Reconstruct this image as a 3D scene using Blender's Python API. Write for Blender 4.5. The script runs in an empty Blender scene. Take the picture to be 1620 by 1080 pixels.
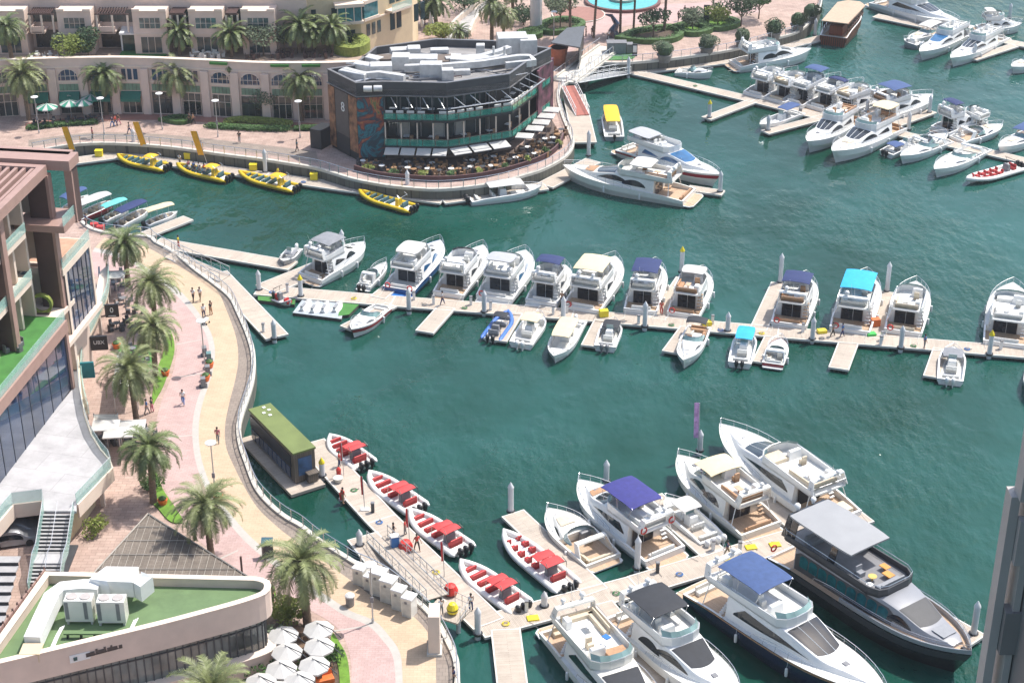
import bpy, bmesh, math, random
from mathutils import Vector, Matrix
from mathutils.geometry import tessellate_polygon
R = math.radians
scene = bpy.context.scene
COL = scene.collection
# ---------------------------------------------------------------- camera, sky, sun, exposure
CAM_H = 88.0; PITCH = R(27.5); FPX = 2728.0
cam_d = bpy.data.cameras.new('camera'); cam = bpy.data.objects.new('camera', cam_d); COL.objects.link(cam)
cam.location = (0, 0, CAM_H); cam.rotation_euler = (math.pi/2 - PITCH, 0, 0)
cam_d.sensor_width = 36; cam_d.lens = FPX/1620*36; cam_d.clip_start = .5; cam_d.clip_end = 4000
scene.camera = cam
SUN_EL = R(60); SUN_DIR = Vector((0.82, 0.57, 0)).normalized()      # towards the sun, on the ground plan
w = bpy.data.worlds.new('World'); scene.world = w; w.use_nodes = True
nt = w.node_tree; bg = nt.nodes['Background']
sky = nt.nodes.new('ShaderNodeTexSky'); sky.sky_type = 'NISHITA'; sky.sun_disc = False
sky.sun_elevation = SUN_EL; sky.sun_rotation = math.atan2(SUN_DIR.x, SUN_DIR.y)
sky.air_density = 1.2; sky.dust_density = 2.5; sky.ozone_density = 1.0
nt.links.new(sky.outputs[0], bg.inputs[0]); bg.inputs[1].default_value = .15
sl = bpy.data.lights.new('sun', 'SUN'); sun = bpy.data.objects.new('sun', sl); COL.objects.link(sun)
sl.energy = 4.1; sl.angle = R(.55); sl.color = (1, .955, .89)
sv = Vector((SUN_DIR.x*math.cos(SUN_EL), SUN_DIR.y*math.cos(SUN_EL), math.sin(SUN_EL)))
sun.rotation_euler = sv.to_track_quat('Z', 'Y').to_euler(); sun.location = (60, 60, 150)
scene.view_settings.view_transform = 'Standard'; scene.view_settings.look = 'None'
scene.view_settings.exposure = .47; scene.view_settings.gamma = 1

def G(x, y, z=0.0):
    'the place on level z that was surveyed at this spot of the 1620 x 1080 photograph'
    dx = x-810; u = 540-y
    d = Vector((dx, FPX*math.cos(PITCH)+u*math.sin(PITCH), -FPX*math.sin(PITCH)+u*math.cos(PITCH)))
    t = (z-CAM_H)/d.z
    return Vector((d.x*t, d.y*t, z))

# ---------------------------------------------------------------- materials
def C(h):
    h = h.lstrip('#'); v = [int(h[i:i+2], 16)/255 for i in (0, 2, 4)]
    return tuple((c/12.92 if c <= .04045 else ((c+.055)/1.055)**2.4) for c in v)+(1,)
MATS = {}
def mat(name, col, rough=.5, metal=0., var=.12, vs=2., bump=0., bs=30., coat=0., tr=0., alpha=1., dirt=0.):
    if name in MATS: return MATS[name]
    m = bpy.data.materials.new(name); m.use_nodes = True; n = m.node_tree; b = n.nodes['Principled BSDF']
    c = C(col) if isinstance(col, str) else tuple(col)+(1,)
    b.inputs['Roughness'].default_value = rough; b.inputs['Metallic'].default_value = metal
    b.inputs['Coat Weight'].default_value = coat; b.inputs['Transmission Weight'].default_value = tr
    b.inputs['Alpha'].default_value = alpha
    tc = n.nodes.new('ShaderNodeTexCoord'); nz = n.nodes.new('ShaderNodeTexNoise')
    nz.inputs['Scale'].default_value = vs; nz.inputs['Detail'].default_value = 5
    n.links.new(tc.outputs['Object'], nz.inputs['Vector'])
    mx = n.nodes.new('ShaderNodeMix'); mx.data_type = 'RGBA'
    mx.inputs['A'].default_value = tuple(max(0, k*(1-var)) for k in c[:3])+(1,)
    mx.inputs['B'].default_value = tuple(min(1, k*(1+var)) for k in c[:3])+(1,)
    mr = n.nodes.new('ShaderNodeMapRange'); mr.inputs['From Min'].default_value = .3; mr.inputs['From Max'].default_value = .7
    n.links.new(nz.outputs['Fac'], mr.inputs['Value']); n.links.new(mr.outputs[0], mx.inputs['Factor'])
    out = mx.outputs['Result']
    if dirt:
        n2 = n.nodes.new('ShaderNodeTexNoise'); n2.inputs['Scale'].default_value = .35; n2.inputs['Detail'].default_value = 8; n2.inputs['Roughness'].default_value = .7
        n.links.new(tc.outputs['Object'], n2.inputs['Vector'])
        r2 = n.nodes.new('ShaderNodeMapRange'); r2.inputs['From Min'].default_value = .48; r2.inputs['From Max'].default_value = .75; r2.inputs['To Max'].default_value = dirt
        n.links.new(n2.outputs['Fac'], r2.inputs['Value'])
        m2 = n.nodes.new('ShaderNodeMix'); m2.data_type = 'RGBA'; m2.inputs['B'].default_value = tuple(k*.45 for k in c[:3])+(1,)
        n.links.new(r2.outputs[0], m2.inputs['Factor']); n.links.new(out, m2.inputs['A']); out = m2.outputs['Result']
    n.links.new(out, b.inputs['Base Color'])
    if bump:
        nb = n.nodes.new('ShaderNodeTexNoise'); nb.inputs['Scale'].default_value = bs; nb.inputs['Detail'].default_value = 4
        n.links.new(tc.outputs['Object'], nb.inputs['Vector'])
        bp = n.nodes.new('ShaderNodeBump'); bp.inputs['Strength'].default_value = bump; bp.inputs['Distance'].default_value = .05
        n.links.new(nb.outputs['Fac'], bp.inputs['Height']); n.links.new(bp.outputs[0], b.inputs['Normal'])
    MATS[name] = m; return m
def brickmat(name, c1, c2, mortar, bw, bh, rough=.8, msize=.02, off=.5, rot=0., dirt=.25, bias=0., ms=1.0):
    'rows of planks, pavers or panels in object space'
    if name in MATS: return MATS[name]
    m = bpy.data.materials.new(name); m.use_nodes = True; n = m.node_tree; b = n.nodes['Principled BSDF']
    b.inputs['Roughness'].default_value = rough
    tc = n.nodes.new('ShaderNodeTexCoord'); mp = n.nodes.new('ShaderNodeMapping'); mp.inputs['Rotation'].default_value = (0, 0, rot)
    n.links.new(tc.outputs['Object'], mp.inputs['Vector'])
    br = n.nodes.new('ShaderNodeTexBrick'); br.inputs['Scale'].default_value = ms
    br.inputs['Color1'].default_value = C(c1); br.inputs['Color2'].default_value = C(c2); br.inputs['Mortar'].default_value = C(mortar)
    br.inputs['Brick Width'].default_value = bw; br.inputs['Row Height'].default_value = bh; br.inputs['Mortar Size'].default_value = msize
    br.inputs['Mortar Smooth'].default_value = .3; br.offset = off; br.inputs['Bias'].default_value = bias
    n.links.new(mp.outputs[0], br.inputs['Vector'])
    nz = n.nodes.new('ShaderNodeTexNoise'); nz.inputs['Scale'].default_value = .5; nz.inputs['Detail'].default_value = 9; nz.inputs['Roughness'].default_value = .7
    n.links.new(tc.outputs['Object'], nz.inputs['Vector'])
    mr = n.nodes.new('ShaderNodeMapRange'); mr.inputs['From Min'].default_value = .35; mr.inputs['From Max'].default_value = .75
    mr.inputs['To Min'].default_value = 1.08; mr.inputs['To Max'].default_value = 1-dirt
    n.links.new(nz.outputs['Fac'], mr.inputs['Value'])
    vm = n.nodes.new('ShaderNodeVectorMath'); vm.operation = 'SCALE'
    n.links.new(br.outputs['Color'], vm.inputs[0]); n.links.new(mr.outputs[0], vm.inputs['Scale'])
    n.links.new(vm.outputs[0], b.inputs['Base Color'])
    MATS[name] = m; return m
def glassy(name, col, rough=.06, var=.35, vs=.6):
    return mat(name, col, rough, 0, var, vs, coat=.6)

WHITE = mat('gelcoat_white', (.77, .77, .755), .22, var=.035, vs=1.2, coat=.3)
CREAMH = mat('gelcoat_cream', (.72, .70, .64), .25, var=.04, vs=1.2, coat=.3)
GREYH = mat('gelcoat_grey', (.30, .31, .33), .25, var=.05, vs=1, coat=.4)
NAVYH = mat('gelcoat_navy', (.012, .02, .05), .12, var=.1, vs=1, coat=.6)
BLUEH = mat('gelcoat_blue', (.03, .09, .25), .15, var=.1, vs=1, coat=.6)
REDH = mat('gelcoat_red', (.28, .02, .03), .2, var=.1, vs=1, coat=.5)
BLACKH = mat('gelcoat_black', (.02, .023, .027), .15, var=.1, vs=1, coat=.6)
DECKW = mat('nonslip_deck', (.66, .66, .63), .55, var=.06, vs=2, bump=.1, bs=60)
TEAK = brickmat('teak_planks', '#d0b498', '#c3a688', '#8a705a', 4.0, .07, .6, .012, dirt=.12)
SEATW = mat('vinyl_white', (.70, .69, .65), .5, var=.06, vs=3)
SEATC = mat('vinyl_cream', (.62, .52, .38), .55, var=.08, vs=3)
SEATT = mat('vinyl_tan', (.42, .24, .13), .55, var=.12, vs=3)
SEATR = mat('vinyl_red', (.48, .03, .03), .5, var=.1, vs=3)
SEATG = mat('vinyl_grey', (.25, .26, .28), .55, var=.08, vs=3)
SEATB = mat('vinyl_teal', (.05, .14, .17), .55, var=.1, vs=3)
TINT = glassy('tinted_window', (.012, .017, .024))
TINTL = glassy('clear_windscreen', (.20, .31, .30))
TINTB = glassy('blue_window', (.02, .12, .28))
STEEL = mat('stainless_rail', (.62, .63, .65), .22, .85, var=.05)
ALU = mat('brushed_aluminium', (.50, .51, .52), .35, .6, var=.06)
BLACKP = mat('black_plastic', (.02, .02, .022), .4, var=.2)
GREYP = mat('grey_plastic', (.20, .20, .21), .45, var=.1)
WHITEP = mat('white_plastic', (.74, .74, .73), .4, var=.04)
CAN = {'navy': mat('canvas_navy', (.02, .035, .12), .8, var=.12, vs=2, bump=.2, bs=5),
 'royal': mat('canvas_royal', (.035, .036, .19), .8, var=.12, vs=2, bump=.2, bs=5),
 'blue': mat('canvas_blue', (.045, .085, .21), .8, var=.12, vs=2, bump=.2, bs=5),
 'turq': mat('canvas_turquoise', (.02, .36, .62), .75, var=.1, vs=2, bump=.2, bs=5),
 'aqua': mat('canvas_aqua', (.12, .52, .50), .75, var=.1, vs=2, bump=.2, bs=5),
 'cream': mat('canvas_cream', (.66, .55, .36), .8, var=.06, vs=2, bump=.2, bs=5),
 'black': mat('canvas_black', (.022, .025, .032), .75, var=.15, vs=2, bump=.2, bs=5),
 'grey': mat('canvas_grey', (.22, .23, .25), .8, var=.12, vs=2, bump=.25, bs=5),
 'lgrey': mat('canvas_light_grey', (.38, .39, .41), .7, var=.06, vs=2, bump=.15, bs=5),
 'white': mat('canvas_white', (.50, .49, .47), .7, var=.05, vs=2, bump=.15, bs=5),
 'red': mat('canvas_red', (.55, .05, .05), .75, var=.12, vs=2, bump=.2, bs=5),
 'yellow': mat('canvas_yellow', (.72, .42, .02), .7, var=.08, vs=2, bump=.15, bs=5),
 'orange': mat('banner_orange', (.85, .40, .02), .7, var=.08, vs=2)}
YEL = mat('rubber_yellow', (.68, .46, .015), .45, var=.08, vs=2)
TUBEW = mat('rubber_white', (.72, .71, .68), .45, var=.05, vs=2)
TUBEB = mat('rubber_blue', (.06, .17, .52), .45, var=.1, vs=2)
TUBEG = mat('rubber_grey', (.33, .34, .36), .5, var=.1, vs=2)
RED = mat('paint_red', (.55, .03, .02), .45, var=.1)
YELP = mat('paint_yellow', (.75, .60, .02), .45, var=.08)
ORG = mat('paint_orange', (.70, .15, .03), .5, var=.08)
BLUEP = mat('paint_blue', (.03, .16, .45), .45, var=.1)
STONE = mat('pale_stone', (.56, .53, .47), .8, var=.08, vs=1.5, bump=.15, bs=12, dirt=.15)
QUAY = brickmat('quay_blocks', '#6b6a60', '#5d5d55', '#3f403b', 2.2, .5, .85, .03, dirt=.35)
STUCCO = mat('stucco_beige', '#d6c1b3', .85, var=.06, vs=.8, bump=.15, bs=25, dirt=.1)
STUCCO2 = mat('stucco_sand', '#d3bf9d', .85, var=.06, vs=.8, bump=.15, bs=25, dirt=.1)
STUCCOL = mat('stucco_light', '#dccbbb', .85, var=.05, vs=.8, bump=.1, bs=25)
GLASS = glassy('window_glass', (.03, .055, .06))
GLASSB = glassy('window_glass_blue', (.02, .045, .10), .04, .5, .25)
GLASST = mat('balustrade_glass', (.42, .66, .60), .06, var=.1, vs=1, alpha=.42)
GLASSG = mat('balustrade_green_glass', (.05, .40, .30), .06, var=.3, vs=1, alpha=.42)
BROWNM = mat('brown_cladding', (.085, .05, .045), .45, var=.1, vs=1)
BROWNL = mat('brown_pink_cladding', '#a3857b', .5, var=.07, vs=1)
DARK = mat('black_cladding', (.022, .024, .028), .5, var=.2, vs=.7)
DARK2 = mat('charcoal_cladding', (.055, .058, .065), .5, var=.15, vs=.7)
TURF = mat('artificial_turf', (.055, .19, .04), .9, var=.18, vs=.8, bump=.3, bs=60, dirt=.2)
TURFR = mat('green_roof_coating', (.125, .20, .085), .75, var=.14, vs=.5, bump=.1, bs=30, dirt=.55)
GRASS = mat('lawn_grass', (.12, .24, .025), .9, var=.25, vs=1.5, bump=.5, bs=40)
LEAF = mat('hedge_leaf', (.05, .11, .022), .7, var=.4, vs=3)
LEAFO = mat('olive_leaf', (.10, .13, .07), .7, var=.35, vs=3)
LEAFY = mat('yellow_green_leaf', (.19, .23, .04), .7, var=.35, vs=3)
LEAFD = mat('dark_leaf', (.03, .065, .02), .7, var=.4, vs=3)
BARK = mat('tree_bark', (.13, .09, .06), .9, var=.3, vs=8, bump=.6, bs=20)
PBARK = mat('palm_bark', (.17, .12, .08), .9, var=.35, vs=5, bump=.8, bs=12)
FROND = [mat('palm_frond_a', (.175, .20, .075), .5, var=.4, vs=1.2), mat('palm_frond_b', (.12, .155, .05), .5, var=.4, vs=1.2)]
SOIL = mat('planting_soil', (.09, .065, .045), .95, var=.3, vs=3)
DECKG = brickmat('terrace_screed', '#b3b1b2', '#adabac', '#9a9898', 6.0, 3.0, .8, .03, dirt=.30, rot=.25)
HVAC = mat('galvanised_duct', (.58, .58, .57), .45, .2, var=.14, vs=1.5, dirt=.45)
WOODP = brickmat('pontoon_planks', '#beb2a4', '#b0a395', '#857a6f', 6.0, .14, .8, .012, rot=math.pi/2, dirt=.22)
PONE = mat('pontoon_edge', (.60, .57, .52), .75, var=.08, vs=1, dirt=.15)
FLOATM = mat('pontoon_float', (.08, .075, .065), .9, var=.3, vs=2)
PILEM = mat('pile_sleeve', (.62, .63, .64), .4, var=.05, vs=1, dirt=.15)
TERRA = mat('terracotta', (.38, .12, .06), .8, var=.15)
SKIN = mat('skin', (.36, .20, .13), .55, var=.08)
HAIR = mat('dark_hair', (.02, .015, .012), .6, var=.2)

# ---------------------------------------------------------------- mesh helpers
class MB:
    def __init__(s): s.v = []; s.f = []
    def add(s, vs, fs):
        o = len(s.v); s.v += [tuple(p) for p in vs]; s.f += [tuple(i+o for i in f) for f in fs]; return s
    def box(s, cx, cy, cz, sx, sy, sz, rz=0., ch=0., top=1.):
        'centre, full sizes; ch chamfers the upper edges, top scales the top face'
        a, b, c = sx/2, sy/2, sz/2
        if ch:
            k = min(ch, a*.9, b*.9, sz*.9)
            rings = [(a, b, -c), (a*top, b*top, c-k), (a*top-k*.35, b*top-k*.35, c-k*.35), (a*top-k, b*top-k, c)]
        else: rings = [(a, b, -c), (a*top, b*top, c)]
        vs = []
        for (p, q, z) in rings: vs += [(-p, -q, z), (p, -q, z), (p, q, z), (-p, q, z)]
        n = len(rings); fs = [(3, 2, 1, 0), tuple((n-1)*4+i for i in range(4))]
        for k in range(n-1):
            for i in range(4): j = (i+1) % 4; fs.append((k*4+i, k*4+j, k*4+4+j, k*4+4+i))
        cr, sr = math.cos(rz), math.sin(rz)
        return s.add([(cx+x*cr-y*sr, cy+x*sr+y*cr, cz+z) for x, y, z in vs], fs)
    def tube(s, pts, r, n=6, r2=None, cap=True):
        pts = [Vector(p) for p in pts]; m = len(pts); vs = []; fs = []
        for i, p in enumerate(pts):
            d = (pts[min(i+1, m-1)]-pts[max(i-1, 0)]).normalized()
            a = d.orthogonal().normalized() if abs(d.z) > .95 else d.cross(Vector((0, 0, 1))).normalized()
            b = d.cross(a); rr = r if r2 is None else r+(r2-r)*i/(m-1)
            for k in range(n): t = 2*math.pi*k/n; vs.append(p+a*math.cos(t)*rr+b*math.sin(t)*rr)
        for i in range(m-1):
            for k in range(n): j = (k+1) % n; fs.append((i*n+k, i*n+j, (i+1)*n+j, (i+1)*n+k))
        if cap: fs.append(tuple(range(n-1, -1, -1))); fs.append(tuple((m-1)*n+k for k in range(n)))
        return s.add(vs, fs)
    def lathe(s, c, prof, n=12, sy=1.):
        vs = []; fs = []
        for (r, z) in prof:
            for k in range(n): t = 2*math.pi*k/n; vs.append((c[0]+r*math.cos(t), c[1]+r*math.sin(t)*sy, c[2]+z))
        for i in range(len(prof)-1):
            for k in range(n): j = (k+1) % n; fs.append((i*n+k, i*n+j, (i+1)*n+j, (i+1)*n+k))
        fs.append(tuple(range(n-1, -1, -1))); fs.append(tuple((len(prof)-1)*n+k for k in range(n)))
        return s.add(vs, fs)
    def prism(s, poly, z0, z1, bottom=True):
        n = len(poly); vs = [(p[0], p[1], z0) for p in poly]+[(p[0], p[1], z1) for p in poly]
        tri = tessellate_polygon([[Vector((p[0], p[1], 0)) for p in poly]])
        ar = sum(poly[i][0]*poly[(i+1) % n][1]-poly[(i+1) % n][0]*poly[i][1] for i in range(n))
        fs = []
        for t in tri:
            a, b, c = t
            k = (poly[b][0]-poly[a][0])*(poly[c][1]-poly[a][1])-(poly[b][1]-poly[a][1])*(poly[c][0]-poly[a][0])
            if k < 0: b, c = c, b
            fs.append((a+n, b+n, c+n))
            if bottom: fs.append((c, b, a))
        for i in range(n):
            j = (i+1) % n
            fs.append((i, j, j+n, i+n) if ar > 0 else (j, i, i+n, j+n))
        return s.add(vs, fs)
    def loft(s, rings, closed=True, caps=True):
        n = len(rings[0]); vs = [p for r in rings for p in r]; fs = []
        for i in range(len(rings)-1):
            for k in range(n if closed else n-1): j = (k+1) % n; fs.append((i*n+k, i*n+j, (i+1)*n+j, (i+1)*n+k))
        if caps and closed: fs.append(tuple(range(n-1, -1, -1))); fs.append(tuple((len(rings)-1)*n+k for k in range(n)))
        return s.add(vs, fs)
    def wall(s, path, th, z0, z1, closed=False):
        'upright band of thickness th along a plan path (to its left)'
        P = [Vector((p[0], p[1])) for p in path]; n = len(P); Q = []
        for i in range(n):
            if closed: d1 = P[i]-P[i-1]; d2 = P[(i+1) % n]-P[i]
            else: d1 = P[i]-P[i-1] if i else P[1]-P[0]; d2 = P[i+1]-P[i] if i < n-1 else d1
            a = Vector((-d1.y, d1.x)).normalized(); b = Vector((-d2.y, d2.x)).normalized()
            m = (a+b).normalized(); q = max(.4, m.dot(a)); Q.append(P[i]+m*(th/q))
        za = z0 if hasattr(z0, '__len__') else [z0]*n; zb = z1 if hasattr(z1, '__len__') else [z1]*n
        rings = [[(P[i].x, P[i].y, za[i]), (Q[i].x, Q[i].y, za[i]), (Q[i].x, Q[i].y, zb[i]), (P[i].x, P[i].y, zb[i])] for i in range(n)]
        if closed: rings.append(rings[0])
        return s.loft(rings, True, not closed)
    def quad(s, a, b, c, d): return s.add([a, b, c, d], [(0, 1, 2, 3)])
    def build(s, name, m, parent=None, smooth=False, ang=40):
        me = bpy.data.meshes.new(name); me.from_pydata(s.v, [], s.f); me.update()
        bm = bmesh.new(); bm.from_mesh(me); bmesh.ops.recalc_face_normals(bm, faces=bm.faces)
        if smooth:
            for f in bm.faces: f.smooth = True
            for e in bm.edges:
                if len(e.link_faces) == 2 and e.calc_face_angle(0) > R(ang): e.smooth = False
        bm.to_mesh(me); bm.free()
        for mm in (m if isinstance(m, (list, tuple)) else [m]): me.materials.append(mm)
        o = bpy.data.objects.new(name, me); COL.objects.link(o)
        if parent: o.parent = parent
        return o
def tag(o, label=None, cat=None, group=None, kind=None):
    if label: o['label'] = label
    if cat: o['category'] = cat
    if group: o['group'] = group
    if kind: o['kind'] = kind
    return o
def thing(name, label, cat, loc=(0, 0, 0), rz=0., group=None):
    o = bpy.data.objects.new(name, None); COL.objects.link(o); o.location = loc; o.rotation_euler = (0, 0, rz); o.empty_display_size = .3
    return tag(o, label, cat, group)
def copy_tree(o, parent=None):
    c = o.copy(); COL.objects.link(c)
    if parent: c.parent = parent
    for ch in list(o.children): copy_tree(ch, c)
    return c
def lerp(a, b, t): return a+(b-a)*t
def smooth_path(pts, n):
    'catmull-rom through the points, n samples spread by length'
    P = [Vector(p) for p in pts]; out = []
    for i in range(len(P)-1):
        p0 = P[max(i-1, 0)]; p1 = P[i]; p2 = P[i+1]; p3 = P[min(i+2, len(P)-1)]
        for k in range(12):
            t = k/12; out.append(.5*((2*p1)+(p2-p0)*t+(2*p0-5*p1+4*p2-p3)*t*t+(3*p1-p0-3*p2+p3)*t**3))
    out.append(P[-1]); L = [0]
    for a, b in zip(out, out[1:]): L.append(L[-1]+(b-a).length)
    res = []; j = 0
    for k in range(n):
        s = L[-1]*k/(n-1)
        while j < len(L)-2 and L[j+1] < s: j += 1
        res.append(out[j].lerp(out[j+1], min(1, max(0, (s-L[j])/max(1e-6, L[j+1]-L[j])))))
    return res
def interp(tab, x):
    if x <= tab[0][0]: return tab[0][1]
    for (a, b), (c, d) in zip(tab, tab[1:]):
        if x <= c:
            t = (x-a)/(c-a); return b+(d-b)*t
    return tab[-1][1]
def letters(txt, size, m, parent, loc, rot, name='lettering', ext=.02):
    cu = bpy.data.curves.new(name, 'FONT'); cu.body = txt; cu.size = size; cu.extrude = ext; cu.align_x = 'CENTER'; cu.align_y = 'CENTER'
    t = bpy.data.objects.new(name, cu); COL.objects.link(t)
    dg = bpy.context.evaluated_depsgraph_get(); me = bpy.data.meshes.new_from_object(t.evaluated_get(dg))
    bpy.data.objects.remove(t); me.materials.clear(); me.materials.append(m)
    o = bpy.data.objects.new(name, me); COL.objects.link(o); o.parent = parent; o.location = loc; o.rotation_euler = rot
    return o
# ---------------------------------------------------------------- water, ground, promenade
def water_mat():
    m = bpy.data.materials.new('marina_water'); m.use_nodes = True; n = m.node_tree; b = n.nodes['Principled BSDF']
    b.inputs['Roughness'].default_value = .05; b.inputs['IOR'].default_value = 1.34
    tc = n.nodes.new('ShaderNodeTexCoord')
    def noise(sc, det, sx=1., sy=1., rough=.55, rz=0.):
        mp = n.nodes.new('ShaderNodeMapping'); mp.inputs['Scale'].default_value = (sx, sy, 1); mp.inputs['Rotation'].default_value = (0, 0, rz)
        n.links.new(tc.outputs['Object'], mp.inputs['Vector'])
        z = n.nodes.new('ShaderNodeTexNoise'); z.inputs['Scale'].default_value = sc; z.inputs['Detail'].default_value = det; z.inputs['Roughness'].default_value = rough
        n.links.new(mp.outputs[0], z.inputs['Vector']); return z.outputs['Fac']
    def rng(f, a, b2, c=0., d=1.):
        r = n.nodes.new('ShaderNodeMapRange'); r.inputs['From Min'].default_value = a; r.inputs['From Max'].default_value = b2
        r.inputs['To Min'].default_value = c; r.inputs['To Max'].default_value = d; n.links.new(f, r.inputs['Value']); return r.outputs[0]
    def mul(a, c):
        x = n.nodes.new('ShaderNodeMath'); x.operation = 'MULTIPLY'; n.links.new(a, x.inputs[0])
        if isinstance(c, float): x.inputs[1].default_value = c
        else: n.links.new(c, x.inputs[1])
        return x.outputs[0]
    def add(a, c):
        x = n.nodes.new('ShaderNodeMath'); n.links.new(a, x.inputs[0]); n.links.new(c, x.inputs[1]); return x.outputs[0]
    patch = rng(noise(.045, 5, 1, .6, .6), .45, .60, .10, 1.5)
    rip = add(mul(noise(.95, 3, 1, .5, .5, .5), 1.3), mul(noise(2.6, 2, .8, 1.3, .5, -.4), .22))
    swell = noise(.28, 3, 1, .7, .5, .2)
    h = add(mul(rip, patch), mul(swell, 1.2))
    bp = n.nodes.new('ShaderNodeBump'); bp.inputs['Strength'].default_value = .75; bp.inputs['Distance'].default_value = .25
    n.links.new(h, bp.inputs['Height']); n.links.new(bp.outputs[0], b.inputs['Normal'])
    mx = n.nodes.new('ShaderNodeMix'); mx.data_type = 'RGBA'
    mx.inputs['A'].default_value = (.005, .044, .028, 1); mx.inputs['B'].default_value = (.017, .088, .074, 1)
    n.links.new(rng(noise(.02, 6, 1, .8, .65), .40, .62), mx.inputs['Factor'])
    n.links.new(mx.outputs['Result'], b.inputs['Base Color'])
    n.links.new(rng(noise(.03, 5, .7, 1.2, .65, .3), .42, .68, .05, .16), b.inputs['Roughness'])
    return m
mb = MB(); mb.quad((-1500, -200, 0), (1500, -200, 0), (1500, 2500, 0), (-1500, 2500, 0))
o = mb.build('water', water_mat()); tag(o, kind='structure')

QZ = 1.8
near_px = [(727, 1180), (725, 1130), (721, 1080), (719, 1046), (706, 1015), (692, 990), (668, 962), (641, 940), (616, 920), (585, 903), (561, 893), (545, 883), (504, 857),
 (475, 834), (452, 821), (426, 800), (404, 773), (389, 735), (379, 705), (376, 677), (381, 654), (391, 625), (398, 597), (399, 563), (391, 532), (376, 497),
 (363, 472), (337, 450), (306, 427), (275, 401), (246, 385), (233, 376), (181, 372), (145, 364), (128, 352)]
NEAR = smooth_path([G(x, y, QZ) for x, y in near_px], 220)
far_px = [(52, 240), (104, 231), (155, 227), (220, 229), (285, 235), (350, 244), (420, 253), (452, 258), (504, 267), (558, 283), (597, 291), (633, 296), (685, 300),
 (737, 297), (789, 289), (824, 279), (858, 268), (889, 251), (903, 235), (904, 220), (896, 202), (888, 181), (882, 155), (886, 138), (906, 126), (915, 112)]
FAR = smooth_path([G(x, y, QZ) for x, y in far_px], 170)
plaza_px = [(930, 106), (938, 100), (985, 100), (1040, 96), (1104, 88), (1164, 78), (1228, 61), (1262, 50), (1285, 30), (1296, 10), (1300, -20)]
PLAZA = smooth_path([G(x, y, QZ) for x, y in plaza_px], 60)
hidden = [G(90, 330, QZ), G(40, 310, QZ), G(0, 290, QZ), G(10, 255, QZ)]
outer = [Vector((60, 330, 0)), Vector((60, 700, 0)), Vector((-500, 700, 0)), Vector((-500, 40, 0)), Vector((-5, 60, 0))]
outline = [(p.x, p.y) for p in NEAR+hidden+FAR+PLAZA+outer]
PAVE = brickmat('beige_pavers', '#b8a093', '#ab9286', '#8d786d', .9, .45, .85, .022, dirt=.36)
mb = MB(); mb.prism(outline, -2.0, QZ, False); o = mb.build('ground', PAVE); tag(o, kind='structure')

def quaywall(path, name, label, th=.35):
    t = thing(name, label, 'quay wall'); mb = MB()
    mb.wall([(p.x, p.y) for p in path], th, -2.2, QZ-.15); mb.build('wall_face', QUAY, t)
    mb = MB(); mb.wall([(p.x, p.y) for p in path], th+.12, QZ-.146, QZ+.22); mb.build('coping', STONE, t)
    return t
def offset(path, d):
    P = [Vector((p.x, p.y)) for p in path]; out = []
    for i in range(len(P)):
        t = (P[min(i+1, len(P)-1)]-P[max(i-1, 0)]).normalized(); out.append(Vector((P[i].x+t.y*d, P[i].y-t.x*d, path[i].z)))
    return out
# direction: near path runs away from the camera with land on its left
quaywall(offset(NEAR, .35), 'quay_wall', 'long curved pale quay wall below the left promenade')
quaywall(offset(FAR, .35), 'quay_wall', 'curved quay wall sweeping round the black restaurant building')
quaywall(offset(PLAZA, .35), 'quay_wall', 'low quay wall of the plaza with big plant pots')

def ribbon(A, B, z, m, name, n=120):
    a = smooth_path(A, n); b = smooth_path(B, n); mb = MB()
    vs = []; fs = []
    for p, q in zip(a, b): vs += [(p.x, p.y, z), (q.x, q.y, z)]
    for i in range(n-1): fs.append((2*i, 2*i+1, 2*i+3, 2*i+2))
    mb.add(vs, fs); o = mb.build(name, m); return tag(o, kind='structure')
def gp(l, z=QZ): return [G(x, y, z) for x, y in l]
bA = [(165, 376), (205, 383), (238, 394), (262, 408), (293, 427), (311, 437), (342, 458), (358, 490), (373, 532), (377, 566), (373, 597), (363, 636), (356, 674), (358, 708), (371, 739), (384, 765), (406, 801), (432, 827), (455, 846), (505, 882), (561, 922), (592, 945), (620, 958), (649, 971), (675, 997), (688, 1028), (690, 1080), (690, 1130)]
bB = [(150, 392), (185, 399), (212, 410), (235, 425), (262, 442), (285, 460), (303, 480), (319, 501), (334, 527), (340, 553), (338, 579), (332, 604), (321, 636), (315, 667), (315, 700), (321, 734), (335, 770), (355, 800), (389, 841), (428, 876), (480, 915), (522, 945), (555, 966), (592, 981), (615, 1005), (633, 1033), (637, 1080), (637, 1130)]
bC = [(146, 398), (180, 405), (206, 415), (228, 430), (255, 448), (277, 466), (294, 483), (310, 503), (325, 528), (331, 553), (329, 578), (322, 604), (311, 636), (305, 667), (305, 700), (311, 735), (325, 772), (345, 804), (378, 846), (417, 882), (469, 921), (511, 951), (545, 973), (582, 989), (604, 1011), (621, 1036), (626, 1080), (626, 1130)]
bD = [(135, 430), (155, 438), (172, 450), (190, 470), (215, 485), (240, 500), (262, 515), (276, 530), (280, 545), (279, 560), (275, 584), (268, 604), (259, 625), (251, 650), (246, 680), (246, 710), (252, 745), (262, 775), (276, 800), (300, 840), (345, 880), (400, 915), (445, 940), (490, 965), (525, 985), (545, 1010), (555, 1045), (556, 1080), (556, 1130)]
edge = [p for p in near_px if p[0] > 170][::-1]
CREAMP = brickmat('cream_pavers', '#c0a98f', '#baa389', '#aa937a', .6, .3, .85, .015, dirt=.16)
PINKP = brickmat('pink_pavers', '#b99f9a', '#b19792', '#a0867f', .5, .25, .85, .015, dirt=.18)
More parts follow.
